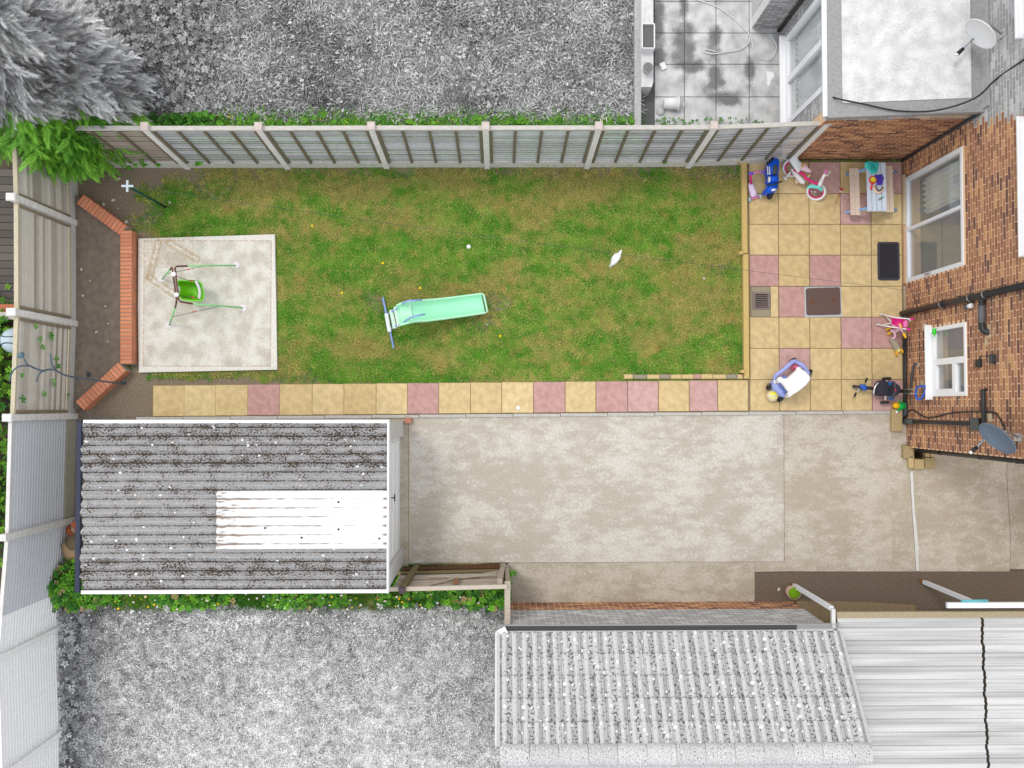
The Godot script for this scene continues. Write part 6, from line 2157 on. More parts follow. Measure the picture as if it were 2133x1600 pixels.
func small_things() -> void:
	var g := 0.037
	var b: MB
	var o: MeshInstance3D
	var t: Node3D
	# doormat
	t = thing("doormat", "black ribbed rubber doormat in front of the sliding door", "doormat", P(1851, 543, g))
	b = mb_for(t)
	b.prism(px([[1831, 504], [1870, 504], [1873.5, 507], [1875, 580], [1871, 584], [1832, 584], [1829, 580], [1828, 508]], g + 0.015), g, g + 0.015)
	make(t, "border", b, mat(A(70, 70, 80), 0.8))
	b = mb_for(t)
	b.prism(px([[1833, 508], [1869, 508], [1870.5, 579], [1833.5, 579]], g + 0.02), g + 0.012, g + 0.021)
	make(t, "pile", b, mat(A(60, 58, 66), 1.0, T.rough, Vector3.ONE * 7))
	# manhole cover
	t = thing("manhole_cover", "brown cast inspection cover in a pale frame among the slabs", "manhole cover", P(1714, 628, 0.03))
	b = mb_for(t)
	b.prism(px([[1675.5, 597.5], [1751.5, 597], [1753.5, 660], [1676.5, 661]], 0.03), 0.0, 0.034)
	make(t, "frame", b, mat(A(206, 212, 214), 0.8, T.mottle, Vector3.ONE * 3))
	b = mb_for(t)
	b.prism(px([[1682, 600.5], [1747, 598.5], [1750, 601.5], [1751.5, 652], [1748.5, 655.5], [1683, 657], [1680, 654], [1678.5, 604]], 0.04), 0.03, 0.042)
	make(t, "lid", b, mat(A(118, 96, 90), 0.85, T.rough, Vector3.ONE * 4))
	for p in [[1693, 628], [1736, 627]]:
		b = mb_for(t)
		var round := []
		for k in 16: round.append(P(p[0], p[1], 0.044) + Vector3(cos(TAU * k / 16), 0, sin(TAU * k / 16)) * 0.042)
		b.prism(round, 0.04, 0.0445)
		make(t, "lifting_plug", b, mat(A(126, 86, 62), 0.9, T.rough, Vector3.ONE * 9))
	# green bottle on the kitchen sill
	var wx: float = P(1884, 600).x - 0.07
	var bt := PX(1944, 692, wx)
	t = thing("green_bottle", "bright green bottle lying on the white kitchen window sill", "bottle", bt)
	tubes(t, "body", mat(A(60, 224, 60), 0.25), [bt + Vector3(0, 0.03, -0.06), bt + Vector3(0, 0.03, 0.03), bt + Vector3(0.01, 0.03, 0.05)], [0.034, 0.034, 0.016], 10)
	tubes(t, "cap", mat(A(110, 240, 96), 0.4), [bt + Vector3(0.01, 0.03, 0.052), bt + Vector3(0.012, 0.03, 0.085)], 0.015, 8)
	# drain
	t = thing("drain_grate", "square iron drain grate set in rough mortar beside the sleeper", "drain", P(1586, 629, 0.0))
	b = mb_for(t)
	for e in [[1564, 598, 1603, 613.5], [1564, 641.5, 1603, 660], [1564, 613.5, 1572, 641.5], [1598.5, 613.5, 1603, 641.5]]:
		b.prism(px([[e[0], e[1]], [e[2], e[1]], [e[2], e[3]], [e[0], e[3]]]), -0.03, 0.022)
	make(t, "mortar_surround", b, mat(A(176, 164, 140), 0.95, T.rough, Vector3.ONE * 5))
	pit(t, P(1572, 613.5), P(1598.5, 641.5), 0.02, 0.9)
	var iron := mat(A(146, 132, 128), 0.7, T.rough, Vector3.ONE * 6)
	b = mb_for(t)
	for e in [[[1567, 610], [1572, 645]], [[1598.5, 610], [1603, 645]], [[1572, 610], [1598.5, 613.5]], [[1572, 641.5], [1598.5, 645]]]:
		b.prism(px([[e[0][0], e[0][1]], [e[1][0], e[0][1]], [e[1][0], e[1][1]], [e[0][0], e[1][1]]]), 0.02, 0.04)
	make(t, "frame", b, iron)
	for k in 7:
		var y := 617.0 + k * 3.75
		b = mb_for(t)
		b.prism(px([[1572, y - 0.8], [1598.5, y - 1.2], [1598.5, y + 0.6], [1572, y + 1.0]]), 0.022, 0.037)
		make(t, "bar", b, iron)
	# clothes line post, line and peg bag
	var f := P(346, 432)
	var top := f + Vector3(-0.02, 1.62, 0.02)
	t = thing("clothes_line_post", "dark green metal clothes post with a small grey cross on top", "post", f)
	tubes(t, "pole", mat(A(30, 78, 70), 0.4), [f, top], 0.022, 10)
	b = mb_for(t)
	b.box(top + Vector3(0, 0.02, 0), Vector3(0.20, 0.03, 0.035))
	b.box(top + Vector3(0, 0.021, 0), Vector3(0.035, 0.03, 0.20))
	make(t, "cross_head", b, mat(A(190, 204, 212), 0.35))
	var hook: Vector3 = PX(1998, 618, P(1884, 600).x - 0.03)
	var line := []
	for k in 41:
		var u := k / 40.0
		line.append(top.lerp(hook, u) - Vector3(0, 0.22 * (1 - pow(2 * u - 1, 2)), 0))
	t = thing("clothes_line", "thin dark clothes line strung from the green post to the house wall", "line", line[0])
	tubes(t, "line", mat(A(74, 88, 92), 0.7), line, 0.0028, 5)
	b = mb_for(t, true)
	b.cyl(hook, hook + Vector3(0.04, 0, 0), 0.016, 8)
	make(t, "wall_hook", b, M.black)
	var bag := P(1285, 536, 1.5)
	b = MB.new(bag, true)
	b.pillow(px([[1294, 520], [1296, 521], [1293, 532], [1292, 538], [1286, 546], [1276, 552], [1271, 552], [1275, 545], [1276, 534], [1281, 528], [1288, 526]], 1.45), 0.05, 0.22, 4)
	o = make(self, "peg_bag", b, mat(Color(0.80, 0.81, 0.82), 0.8))
	o.position = bag
	tag(o, "white cloth peg bag hanging on the clothes line above the lawn", "peg bag")
	# bird feeder pole leaning over the fence
	var steel := mat(A(92, 108, 122), 0.5)
	t = thing("bird_feeder_pole", "leaning dark metal bird feeder pole with curled branching hooks", "bird feeder", P(262, 799, 0.0))
	tubes(t, "pole", steel, curve(px([[262, 799, 0.0], [220, 795, 0.5], [170, 788, 1.05], [140, 783, 1.4], [126, 777, 1.58], [115, 771, 1.7], [102, 770, 1.8], [88, 772, 1.95], [72, 767, 2.1], [62, 762, 2.2]]), 4), 0.016, 8)
	for e in [[[64, 763, 2.2], [52, 762, 2.3], [38, 764, 2.4], [28, 772, 2.42], [22, 784, 2.36], [20.5, 794, 2.28]], [[63, 763, 2.2], [55, 757, 2.3], [50, 748, 2.36], [47, 740, 2.3], [45, 734, 2.26]], [[118, 773, 1.68], [110, 763, 1.8], [106, 752, 1.86], [104.5, 737, 1.8]], [[98, 771, 1.86], [86, 775, 1.94], [79, 783, 1.96], [76, 795, 1.86]]]:
		tubes(t, "hook_arm", steel, curve(px(e), 4), 0.013, 8)
	b = mb_for(t, true)
	b.ball(P(43, 740, 2.2), Vector3(0.07, 0.03, 0.05), 10, 4, Basis(Vector3.UP, 0.5))
	make(t, "feeder_dish", b, mat(A(96, 124, 138), 0.5))
	tubes(t, "foot_spike", steel, px([[259, 789, 0.2], [259, 798, 0.1]]), 0.008, 6)
	var fd := P(184, 780, 0.16)
	b = MB.new(fd, true)
	b.ball(fd, Vector3(0.03, 0.05, 0.05), 8, 5)
	o = make(self, "fallen_feeder", b, mat(A(70, 82, 92), 0.5))
	o.position = fd
	tag(o, "small dark feeder lying on the flower bed soil", "feeder")
	# flower pot by the carport post
	var pp := P(1644, 1229)
	t = thing("flower_pot", "terracotta pot of bright green moss beside the carport post", "pot", pp)
	b = mb_for(t, true)
	b.tube([pp, pp + Vector3(0, 0.28, 0)], [0.10, 0.135], 18)
	make(t, "pot", b, mat(A(206, 178, 160), 0.9, T.mottle, Vector3.ONE * 3))
	b = mb_for(t, true)
	b.ball(pp + Vector3(0, 0.265, 0), Vector3(0.118, 0.05, 0.118), 16, 5, Basis(), 0.0)
	make(t, "moss", b, mat(A(122, 170, 24), 1.0, T.rough, Vector3.ONE * 9))
	# stone blocks round the drains at the wall foot
	var stone := []
	for k in 3: stone.append(mat(A(214, 190, 142).lerp(A(186, 164, 122), k / 2.0), 0.95, T.rough, Vector3.ONE * 3))
	var names := ["long yellow concrete block at the wall foot under the hopper pipe", "yellow concrete block in the little square round the corner drain"]
	var list := [[1857, 852, 1880, 899, 0], [1881, 928, 1903, 955, 1], [1892, 950, 1904, 976, 1], [1904, 956, 1925.5, 978, 1], [1926, 953, 1948, 976, 1], [1927, 937, 1937, 952, 1], [1938, 940, 1947, 952, 1]]
	for e in list:
		var a := P(e[0], e[1], 0.1)
		var d := P(e[2], e[3], 0.1)
		var c := Vector3((a.x + d.x) / 2, 0, (a.z + d.z) / 2)
		b = MB.new(c)
		b.bevel(c + Vector3(0, 0.06, 0), Vector3(d.x - a.x - 0.006, 0.11, d.z - a.z - 0.006), 0.01, Basis(Vector3.UP, rng.randf_range(-0.02, 0.02)))
		o = make(self, "stone_block", b, stone[rng.randi() % 3])
		o.position = c
		tag(o, names[e[4]], "block", "blocks round the corner drain" if e[4] == 1 else "")
	b = MB.new()
	t = thing("gully", "open drain gully inside the square of yellow blocks", "gully", P(1915, 948))
	pit(t, P(1904, 938), P(1927, 957), 0.015, 0.45)
	# scattered stones on the bare soil
	var pebble := mat(A(222, 214, 204), 0.9, T.mottle, Vector3.ONE * 5)
	for e in [[236, 417, 0.06], [216, 426, 0.05], [263, 463, 0.06], [354, 422, 0.05], [248, 372, 0.04], [170, 561, 0.05], [173, 616, 0.04], [220, 638, 0.03], [226, 674, 0.03], [201, 692, 0.05], [246, 435, 0.03], [205, 470, 0.04], [1466, 580, 0.05], [1325, 633, 0.03], [600, 524, 0.03], [1015, 676, 0.035], [1483, 635, 0.025], [1362, 432, 0.03], [225, 711, 0.03], [188, 585, 0.03], [177, 1230, 0.03], [1622, 1228, 0.05]]:
		var hh := 0.13 if e[0] < 250 and e[1] > 470 and e[1] < 760 else 0.0
		var c := P(e[0], e[1], hh)
		b = MB.new(c, true)
		b.ball(c + Vector3(0, 0.01, 0), Vector3(e[2] * 0.8, e[2] * 0.45, e[2] * rng.randf_range(0.45, 0.7)), 7, 4, Basis(Vector3.UP, rng.randf() * 3))
		o = make(self, "stone", b, pebble)
		o.position = c
		tag(o, "small pale stone on the raised bed soil" if hh > 0 else ("small pale stone on the bare earth near the green clothes post" if e[0] < 400 and e[1] < 500 else ("small pale stone lying loose in the lawn" if e[1] < 700 and e[0] > 500 else "tiny pale stone lying on bare ground outside the lawn")), "stone", "stones on the raised bed" if hh > 0 else ("stones by the clothes post" if e[0] < 400 and e[1] < 500 else ("stones in the lawn" if e[1] < 700 and e[0] > 500 else "odd stones on bare ground")))
	for e in [[976, 514, "crumpled white paper scrap on the lawn above the slide"], [1079, 850, "tiny white paper scrap on a yellow path slab"]]:
		var c := P(e[0], e[1], 0.05)
		b = MB.new(c)
		b.pillow([c + Vector3(-0.04, 0, -0.03), c + Vector3(0.02, 0, -0.045), c + Vector3(0.045, 0, 0.0), c + Vector3(0.02, 0, 0.04), c + Vector3(-0.03, 0, 0.03)], 0.02, 0.01, 2)
		o = make(self, "paper_scrap", b, white_plastic())
		o.position = c
		tag(o, e[2], "paper")
	# bricks and a log heaped behind the garage
	var heap := [[152, 1091, 0.10], [137, 1106, 0.18], [155, 1102, 0.3], [157, 1096, 0.36], [140, 1121, 0.12], [147, 1112, 0.32], [126, 1139, 0.08], [131, 1147, 0.14], [132, 1163, 0.1], [127, 1175, 0.06], [135, 1172, 0.2], [145, 1172, 0.12], [124, 1184, 0.05], [139, 1182, 0.18]]
	var tones := [A(214, 190, 170), A(206, 112, 76), A(226, 206, 176), A(196, 170, 152), A(220, 204, 180)]
	for i in heap.size():
		var e: Array = heap[i]
		var c := P(e[0], e[1], e[2])
		b = MB.new(c)
		b.c = tones[[0, 1, 2, 1, 4, 1, 4, 3, 0, 0, 3, 2, 3, 0][i]]
		b.bevel(c, Vector3(0.2, 0.065, 0.10) * rng.randf_range(0.75, 1.0), 0.008, Basis(Vector3.UP, rng.randf_range(-1.2, 1.2)) * Basis(Vector3.FORWARD, rng.randf_range(-0.3, 0.3)))
		o = make(self, "broken_brick", b, M.brick)
		o.position = c
		tag(o, "red broken brick in the heap behind the garage" if i in [1, 3, 5] else "pale broken brick in the heap behind the garage", "brick", "red bricks heaped behind the garage" if i in [1, 3, 5] else "pale bricks heaped behind the garage")
	var lg := thing("tree_stump", "pale split tree log lying among the heaped bricks", "log", P(150, 1140, 0.0))
	b = mb_for(lg, true)
	b.tube(px([[142, 1128, 0.30], [146, 1140, 0.30], [150, 1155, 0.26], [156, 1172, 0.20]]), [0.13, 0.15, 0.14, 0.09], 12)
	make(lg, "split_face", b, mat(A(206, 176, 136), 0.95, T.wood, Vector3(9, 3, 1)))
	b = mb_for(lg, true)
	b.tube(px([[150, 1116, 0.36], [153, 1130, 0.38], [156, 1142, 0.36]]), [0.11, 0.14, 0.1], 10)
	make(lg, "bark", b, mat(A(140, 124, 100), 0.98, T.rough, Vector3.ONE * 5))
	var st := thing("fallen_branch", "long brown branch sticking out of the brambles against the ribbed fence", "branch", P(120, 1196, 0.3))
	tubes(st, "branch", mat(A(158, 134, 100), 0.95, T.wood, Vector3(2, 9, 9)), px([[146, 1182, 0.3], [110, 1200, 0.55], [60, 1218, 0.85]]), [0.05, 0.05, 0.03], 8)

func pit(t: Node3D, a: Vector3, d: Vector3, top: float, deep: float) -> void:      # clay-lined shaft with a floor
	var clay := mat(A(176, 150, 126), 0.9, T.rough, Vector3.ONE * 4)
	var b := mb_for(t)
	var mid := Vector3((a.x + d.x) / 2, top - deep / 2, (a.z + d.z) / 2)
	for s in [-1, 1]:
		b.box(mid + Vector3(s * ((d.x - a.x) / 2 + 0.012), 0, 0), Vector3(0.02, deep, d.z - a.z + 0.04))
		b.box(mid + Vector3(0, 0, s * ((d.z - a.z) / 2 + 0.012)), Vector3(d.x - a.x, deep - 0.002, 0.02))
	b.box(mid - Vector3(0, deep / 2, 0), Vector3(d.x - a.x + 0.04, 0.02, d.z - a.z + 0.04))
	make(t, "clay_shaft", b, clay)

func behind_west_fence() -> void:
	var t := thing("timber_deck", "dark weathered timber decking beyond the boundary fence", "deck", P(10, 500), "", "structure")
	var z: float = P(10, 360, 0.15).z
	var zc: float = P(10, 640, 0.15).z
	while z < zc:
		block(t, "deck_board", mat(A(104, 98, 94).lerp(A(128, 122, 116), rng.randf()), 0.9, T.wood, Vector3(0.6, 9, 9)), Vector3(P(150, 500).x - 2.1, 0.12, z), Vector3(3.4, 0.04, 0.135))
		z += 0.146
	var a := P(8, 648, 0.35)
	t = thing("brick_edging", "short red brick and pale coping wall at the end of the decking", "wall", Vector3(a.x, 0, a.z))
	block(t, "brick_face", mat(A(206, 128, 92), 0.9, T.rough, Vector3.ONE * 3), Vector3(a.x - 1.0, 0.17, a.z - 0.05), Vector3(2.6, 0.34, 0.16))
	block(t, "coping", mat(A(214, 206, 200), 0.8, T.mottle, Vector3.ONE * 2), Vector3(a.x - 1.0, 0.36, a.z + 0.09), Vector3(2.6, 0.04, 0.14))
	var c := P(30, 710, 0.42)
	t = thing("garden_ball", "pale blue ball with dark curved seams half hidden by the fence", "ball", c - Vector3(0, 0.3, 0))
	var b := mb_for(t, true)
	b.ball(c, Vector3.ONE * 0.235, 22, 14)
	make(t, "skin", b, mat(A(196, 212, 222), 0.4))
	for s in [-1, 1]:
		var arc := []
		for k in 13:
			var u := lerpf(-0.9, 0.9, k / 12.0)
			var n := Vector3(u, 0.75, s * (0.18 + 0.5 * u * u)).normalized()
			arc.append(c + n * 0.236)
		tubes(t, "seam", mat(A(60, 76, 96), 0.5), arc, 0.010, 6)

# ---------------------------------------------------------------- vegetation
func scatter(parent: Node, called: String, mesh: Mesh, m: Material, items: Array) -> MultiMeshInstance3D:    # items: [Transform3D, Color]
	var mm := MultiMesh.new()
	mm.transform_format = MultiMesh.TRANSFORM_3D
	mm.use_colors = true
	mm.mesh = mesh
	mm.instance_count = items.size()
	var buf := PackedFloat32Array()
	buf.resize(items.size() * 16)
	var k := 0
	for e in items:
		var t: Transform3D = e[0]
		var c: Color = e[1]
		buf[k] = t.basis.x.x; buf[k + 1] = t.basis.y.x; buf[k + 2] = t.basis.z.x; buf[k + 3] = t.origin.x
		buf[k + 4] = t.basis.x.y; buf[k + 5] = t.basis.y.y; buf[k + 6] = t.basis.z.y; buf[k + 7] = t.origin.y
		buf[k + 8] = t.basis.x.z; buf[k + 9] = t.basis.y.z; buf[k + 10] = t.basis.z.z; buf[k + 11] = t.origin.z
		buf[k + 12] = c.r; buf[k + 13] = c.g; buf[k + 14] = c.b; buf[k + 15] = 1.0
		k += 16
	mm.buffer = buf
	var o := MultiMeshInstance3D.new()
	o.name = numbered(called) if parent == self else called
	o.multimesh = mm
	o.material_override = m
	parent.add_child(o, true)
	return o
func tuft(blades: int, tall: float, wide: float, spread: float, sd: int) -> ArrayMesh:
	var r := RandomNumberGenerator.new()
	r.seed = sd
	var b := MB.new(Vector3.ZERO)
	for i in blades:
		var a := r.randf() * TAU
		var d := Vector3(cos(a), 0, sin(a))
		var s := Vector3(-sin(a), 0, cos(a)) * wide
		var l := tall * r.randf_range(0.6, 1.15)
		var o := d * r.randf() * spread * 0.3
		var bend := spread * r.randf_range(0.5, 1.2)
		b.c = Color.WHITE * r.randf_range(0.78, 1.0)
		var m := o + d * bend * 0.4 + Vector3(0, l * 0.65, 0)
		var e := o + d * bend + Vector3(0, l * r.randf_range(0.75, 1.0), 0)
		b.quad(o - s, o + s, m + s * 0.8, m - s * 0.8)
		b.tri(m - s * 0.8, m + s * 0.8, e)
	return b.done()
func leaf_spray(leaves: int, size: float, sd: int) -> ArrayMesh:
	var r := RandomNumberGenerator.new()
	r.seed = sd
	var b := MB.new(Vector3.ZERO)
	for i in leaves:
		var a := TAU * i / leaves + r.randf_range(-0.3, 0.3)
		var d := Vector3(cos(a), r.randf_range(-0.1, 0.35), sin(a)).normalized()
		var s := d.cross(Vector3.UP).normalized() * size * 0.36
		var up := Vector3(0, size * 0.12, 0)
		var o := d * size * 0.15
		b.c = Color.WHITE * r.randf_range(0.75, 1.0)
		var q := [o, o + d * size * 0.35 + s + up, o + d * size * 0.75 + s * 0.75 + up, o + d * size * 1.1, o + d * size * 0.75 - s * 0.75 + up, o + d * size * 0.35 - s + up]
		var mid := o + d * size * 0.55
		for k in 6: b.tri(mid, q[k], q[(k + 1) % 6])
	return b.done()
func frond(sd: int) -> ArrayMesh:          # a flat feathery conifer spray along +x
	var r := RandomNumberGenerator.new()
	r.seed = sd
	var b := MB.new(Vector3.ZERO)
	for i in 20:
		var u := i / 19.0
		var o := Vector3(u * 0.46, -0.12 * u * u, 0)
		for s in [-1, 1]:
			var l := 0.17 * (1 - u * 0.65) * r.randf_range(0.7, 1.15)
			var d := Vector3(0.80, r.randf_range(-0.25, 0.15), s * 0.62).normalized()
			var w := d.cross(Vector3.UP).normalized() * 0.0065
			b.c = Color.WHITE * r.randf_range(0.55, 1.0)
			b.quad(o - w * 0.6, o + w * 0.6, o + d * l * 0.6 + w, o + d * l * 0.6 - w)
			b.tri(o + d * l * 0.6 - w, o + d * l * 0.6 + w, o + d * l)
			var p := o + d * l * 0.45
			var d2 := Vector3(0.95, d.y, s * 0.2).normalized()
			b.tri(p - w, p + w, p + d2 * l * 0.6)
	b.c = Color.WHITE * 0.9
	b.tri(Vector3(0.36, -0.07, -0.012), Vector3(0.36, -0.07, 0.012), Vector3(0.52, -0.13, 0))
	return b.done()
func upright(yaw: float, s: float, tilt := 0.0) -> Basis:
	return Basis(Vector3.UP, yaw) * Basis(Vector3.RIGHT, tilt) * Basis.from_scale(Vector3.ONE * s)

func vegetation() -> void:
	rng.seed = 77
	var n := FastNoiseLite.new()
	n.frequency = 0.5
	n.fractal_octaves = 4
	n.seed = 3
	# mown lawn
	var items := []
	var p0 := P(170, 342)
	var p1 := P(1546, 798)
	var pad0 := P(286, 490)
	var pad1 := P(580, 778)
	for k in 120000:
		var x := rng.randf_range(p0.x, p1.x)
		var z := rng.randf_range(p0.z, p1.z)
		if x > pad0.x and x < pad1.x and z > pad0.z and z < pad1.z: continue
		if rng.randf() < bare(x, z) * 1.02: continue
		var c := turf_colour(x, z)
		var q := rng.randf()
		if q < 0.15: c = c.lerp(A(184, 164, 104), 0.7)
		elif q < 0.3: c = c.lerp(A(80, 136, 36), 0.7)
		c *= rng.randf_range(0.7, 1.7)
		items.append([Transform3D(upright(rng.randf() * TAU, rng.randf_range(0.7, 1.3)), Vector3(x, 0, z)), c])
	tag(scatter(self, "lawn_grass", tuft(5, 0.03, 0.0055, 0.05, 5), M.grass, items), "short worn grass blades of the lawn", "grass", "", "stuff")
	# small yellow flowers in the lawn
	var flower := MB.new(Vector3.ZERO)
	for k in 6:
		var a := TAU * k / 6
		flower.tri(Vector3(0, 0.004, 0), Vector3(cos(a), 0, sin(a)), Vector3(cos(a + 1), 0, sin(a + 1)))
	var petals := flower.done()
	items = []
	for e in [[712, 610], [797, 548], [875, 600], [1042, 700], [650, 470]]:
		items.append([Transform3D(Basis.from_scale(Vector3.ONE * 0.025), P(e[0], e[1], 0.05)), A(246, 214, 20)])
	tag(scatter(self, "dandelion_heads", petals, M.grass, items), "scattered yellow dandelion heads in the lawn", "flowers", "", "stuff")
	# rough meadow of the garden behind: green beside the fence, grey beyond
	items = []
	var border: float = P(900, 243, 0.2).z
	var m0 := P(150, -60)
	var fence_z: float = P(1000, 330).z
	var m1x: float = P(1320, 100).x
	for k in 52000:
		var x := rng.randf_range(m0.x - 1.0, m1x)
		var z := rng.randf_range(-9.3, fence_z)
		var v := n.get_noise_2d(x, z)
		var c: Color
		if z + rng.randf_range(-0.04, 0.04) > border: c = A(62, 126, 30).lerp(A(124, 178, 50), rng.randf()) * 1.3
		else: c = G(lerpf(84, 226, clampf(rng.randf() + v * 0.35, 0, 1))) * 1.28
		items.append([Transform3D(upright(rng.randf() * TAU, rng.randf_range(0.6, 1.25)), Vector3(x, 0, z)), c])
	tag(scatter(self, "meadow_grass", tuft(6, 0.20, 0.010, 0.17, 9), M.grass, items), "tall rough grass of the neglected garden behind the fence", "grass", "", "stuff")
	items = []
	for k in 6000:
		var x := rng.randf_range(m0.x, m1x)
		var z := rng.randf_range(-9.3, fence_z)
		var green := z > border
		if green and rng.randf() < 0.5: continue
		if n.get_noise_2d(x * 1.3 + 50, z * 1.3) < rng.randf_range(-0.4, 0.3): continue
		items.append([Transform3D(upright(rng.randf() * TAU, rng.randf_range(0.006, 0.017), rng.randf_range(-0.4, 0.4)), Vector3(x, rng.randf_range(0.12, 0.22), z)), A(246, 214, 20) if green else G(rng.randf_range(190, 240))])
	tag(scatter(self, "meadow_flowers", petals, M.grass, items), "tiny flower heads dotted through the rough grass", "flowers", "", "stuff")
	# ground beneath the neighbours' gardens
	var b := MB.new()
	b.prism([Vector3(-14, 0, -14), Vector3(m1x, 0, -14), Vector3(m1x, 0, border), Vector3(-14, 0, border)], -0.04, -0.01)
	tag(make(self, "meadow_ground", b, mat(G(124), 1.0, T.rough, Vector3.ONE * 1.4)), "grey earth under the rough grass", "soil", "", "structure")
	b = MB.new()
	b.prism([Vector3(-14, 0, border), Vector3(m1x + 3, 0, border), Vector3(m1x + 3, 0, fence_z - 0.06), Vector3(-14, 0, fence_z - 0.06)], -0.04, -0.006)
	tag(make(self, "fence_side_soil", b, mat(A(54, 66, 34), 1.0, T.rough, Vector3.ONE * 1.4)), "dark weedy soil along the back of the fence", "soil", "", "structure")
	# broad-leaved weeds by the conifer and along the fence
	items = []
	for k in 2200:
		var x := rng.randf_range(-8.2, -5.7) + absf(rng.randfn(0, 0.4))
		var z := rng.randf_range(-9.0, fence_z - 0.1)
		var c: Color = A(40, 104, 24).lerp(A(104, 176, 52), rng.randf()) if z > border else G(rng.randf_range(110, 190)) * 1.15
		items.append([Transform3D(upright(rng.randf() * TAU, rng.randf_range(0.4, 1.0), rng.randf_range(-0.5, 0.5)), Vector3(x, rng.randf_range(0.08, 0.4), z)), c])
	for k in 5200:
		var x := rng.randf_range(-6.0, m1x)
		var z := rng.randf_range(-9.0, border - 0.05)
		if n.get_noise_2d(x * 1.6 - 20, z * 1.6) < rng.randf_range(-0.25, 0.2): continue
		items.append([Transform3D(upright(rng.randf() * TAU, rng.randf_range(0.18, 0.5), rng.randf_range(-0.5, 0.5)), Vector3(x, rng.randf_range(0.1, 0.24), z)), G(rng.randf_range(110, 236)) * 1.15])
	for k in 900:
		var x := rng.randf_range(-7.4, m1x)
		items.append([Transform3D(upright(rng.randf() * TAU, rng.randf_range(0.35, 0.8), rng.randf_range(-0.3, 0.3)), Vector3(x, rng.randf_range(0.08, 0.35), rng.randf_range(border, fence_z - 0.1))), A(44, 110, 24).lerp(A(120, 184, 52), rng.randf())])
	for k in 260:
		var x: float = rng.randf_range(P(1365, 250).x, P(1600, 250).x)
		items.append([Transform3D(upright(rng.randf() * TAU, rng.randf_range(0.25, 0.5), rng.randf_range(-0.3, 0.3)), Vector3(x, rng.randf_range(0.03, 0.15), rng.randf_range(border - 0.05, fence_z - 0.1))), A(50, 110, 26).lerp(A(96, 156, 44), rng.randf())])
	var spray := leaf_spray(5, 0.075, 4)
	tag(scatter(self, "weed_leaves", spray, M.leaf, items), "broad weed leaves growing behind the grey fence", "weeds", "", "stuff")
	# conifer
	var tree := thing("conifer_tree", "tall feathery conifer overhanging the corner of the two fences", "tree", Vector3(-7.9, 0, -5.62))
	tubes(tree, "trunk", mat(A(96, 80, 66), 0.95, T.wood, Vector3(6, 1, 6)), [Vector3(-7.9, -0.05, -5.62), Vector3(-7.86, 2.4, -5.6), Vector3(-7.88, 4.6, -5.63)], [0.16, 0.11, 0.03], 10)
	items = []
	var split := P(100, 244, 2.6).z
	var bough := []
	for k in 420: bough.append([rng.randf_range(0.2, 4.9), rng.randf() * TAU, rng.randf_range(0.74, 1.14), rng.randf_range(-0.95, 0.95), rng.randf_range(-0.5, 0.7), rng.randf_range(-0.25, 0.25)])
	for k in 14700:
		var bg: Array = bough[k % 420]
		var h: float = bg[0] + rng.randfn(0, 0.13)
		var a: float = bg[1] + rng.randfn(0, 0.13)
		var lump := n.get_noise_3d(cos(a) * 3.0, h * 1.4, sin(a) * 3.0)
		var r := (1.42 * pow(clampf(1.0 - (h - 1.4) / 4.2, 0.02, 1), 0.62) if h > 1.4 else lerpf(1.1, 1.42, h / 1.4)) * (1 + lump * 0.3)
		var depth: float = bg[2] * (1.0 - 0.34 * rng.randf())
		var d := Vector3(cos(a), 0, sin(a))
		var at := Vector3(-7.9, h, -5.62) + d * r * depth * 0.86
		var x := (d.rotated(Vector3.UP, bg[3]) + Vector3(rng.randf_range(-0.3, 0.3), bg[4] + rng.randf_range(-0.2, 0.2), rng.randf_range(-0.3, 0.3))).normalized()
		var z := x.cross(Vector3.UP).normalized()
		z = z.rotated(x, rng.randf_range(-0.7, 0.7))
		var s := rng.randf_range(0.45, 0.9)
		var c: Color
		var v := clampf(rng.randf() * 0.7 + lump * 0.6 + 0.2 + bg[5], 0, 1)
		if at.z + rng.randf_range(-0.06, 0.06) + x.z * 0.2 > split + (h - 2.6) * 0.34: c = A(44, 112, 22).lerp(A(140, 204, 70), v) * 1.35
		else: c = G(lerpf(120, 236, v)) * 1.3
		items.append([Transform3D(Basis(x, z.cross(x), z) * Basis.from_scale(Vector3.ONE * s), at), c])
	var crown := scatter(tree, "crown", frond(6), M.leaf, items)
	crown.position = -tree.position
	crown.set_meta("kind", "stuff")
	# neighbour's mown grass, grey
	items = []
	var s0 := P(110, 1258)
	var s1x: float = P(1046, 1300).x
	var low: float = P(500, 1262, 0.1).z
	for k in 100000:
		var x := rng.randf_range(s0.x - 0.6, s1x)
		var z := rng.randf_range(low, 8.6)
		var v := n.get_noise_2d(x * 1.2, z * 1.2) * 0.4 + n.get_noise_2d(x * 7, z * 7) * 0.7
		var tone := clampf(0.5 + v * 0.35 + rng.randf_range(-0.6, 0.6) + 0.16 * smoothstep(4.0, 6.5, z) - 0.10 * smoothstep(-1.2, 0.0, x) - 0.14 * smoothstep(-5.5, -7.5, x), 0, 1)
		items.append([Transform3D(upright(rng.randf() * TAU, rng.randf_range(0.7, 1.3)), Vector3(x, 0, z)), G(lerpf(100, 240, tone)) * 1.42])
	tag(scatter(self, "neighbour_grass", tuft(5, 0.045, 0.006, 0.07, 12), M.grass, items), "pale grey mown grass of the garden below the garage", "grass", "", "stuff")
	b = MB.new()
	b.prism([Vector3(-14, 0, low), Vector3(s1x + 0.1, 0, low), Vector3(s1x + 0.1, 0, 14), Vector3(-14, 0, 14)], -0.04, -0.008)
	tag(make(self, "neighbour_lawn", b, mat(G(200), 1.0, T.rough, Vector3.ONE * 1.1)), "grey turf of the garden below the garage", "lawn", "", "structure")
	# brambles round the end of the garage, along its side, and by the plank fence
	items = []
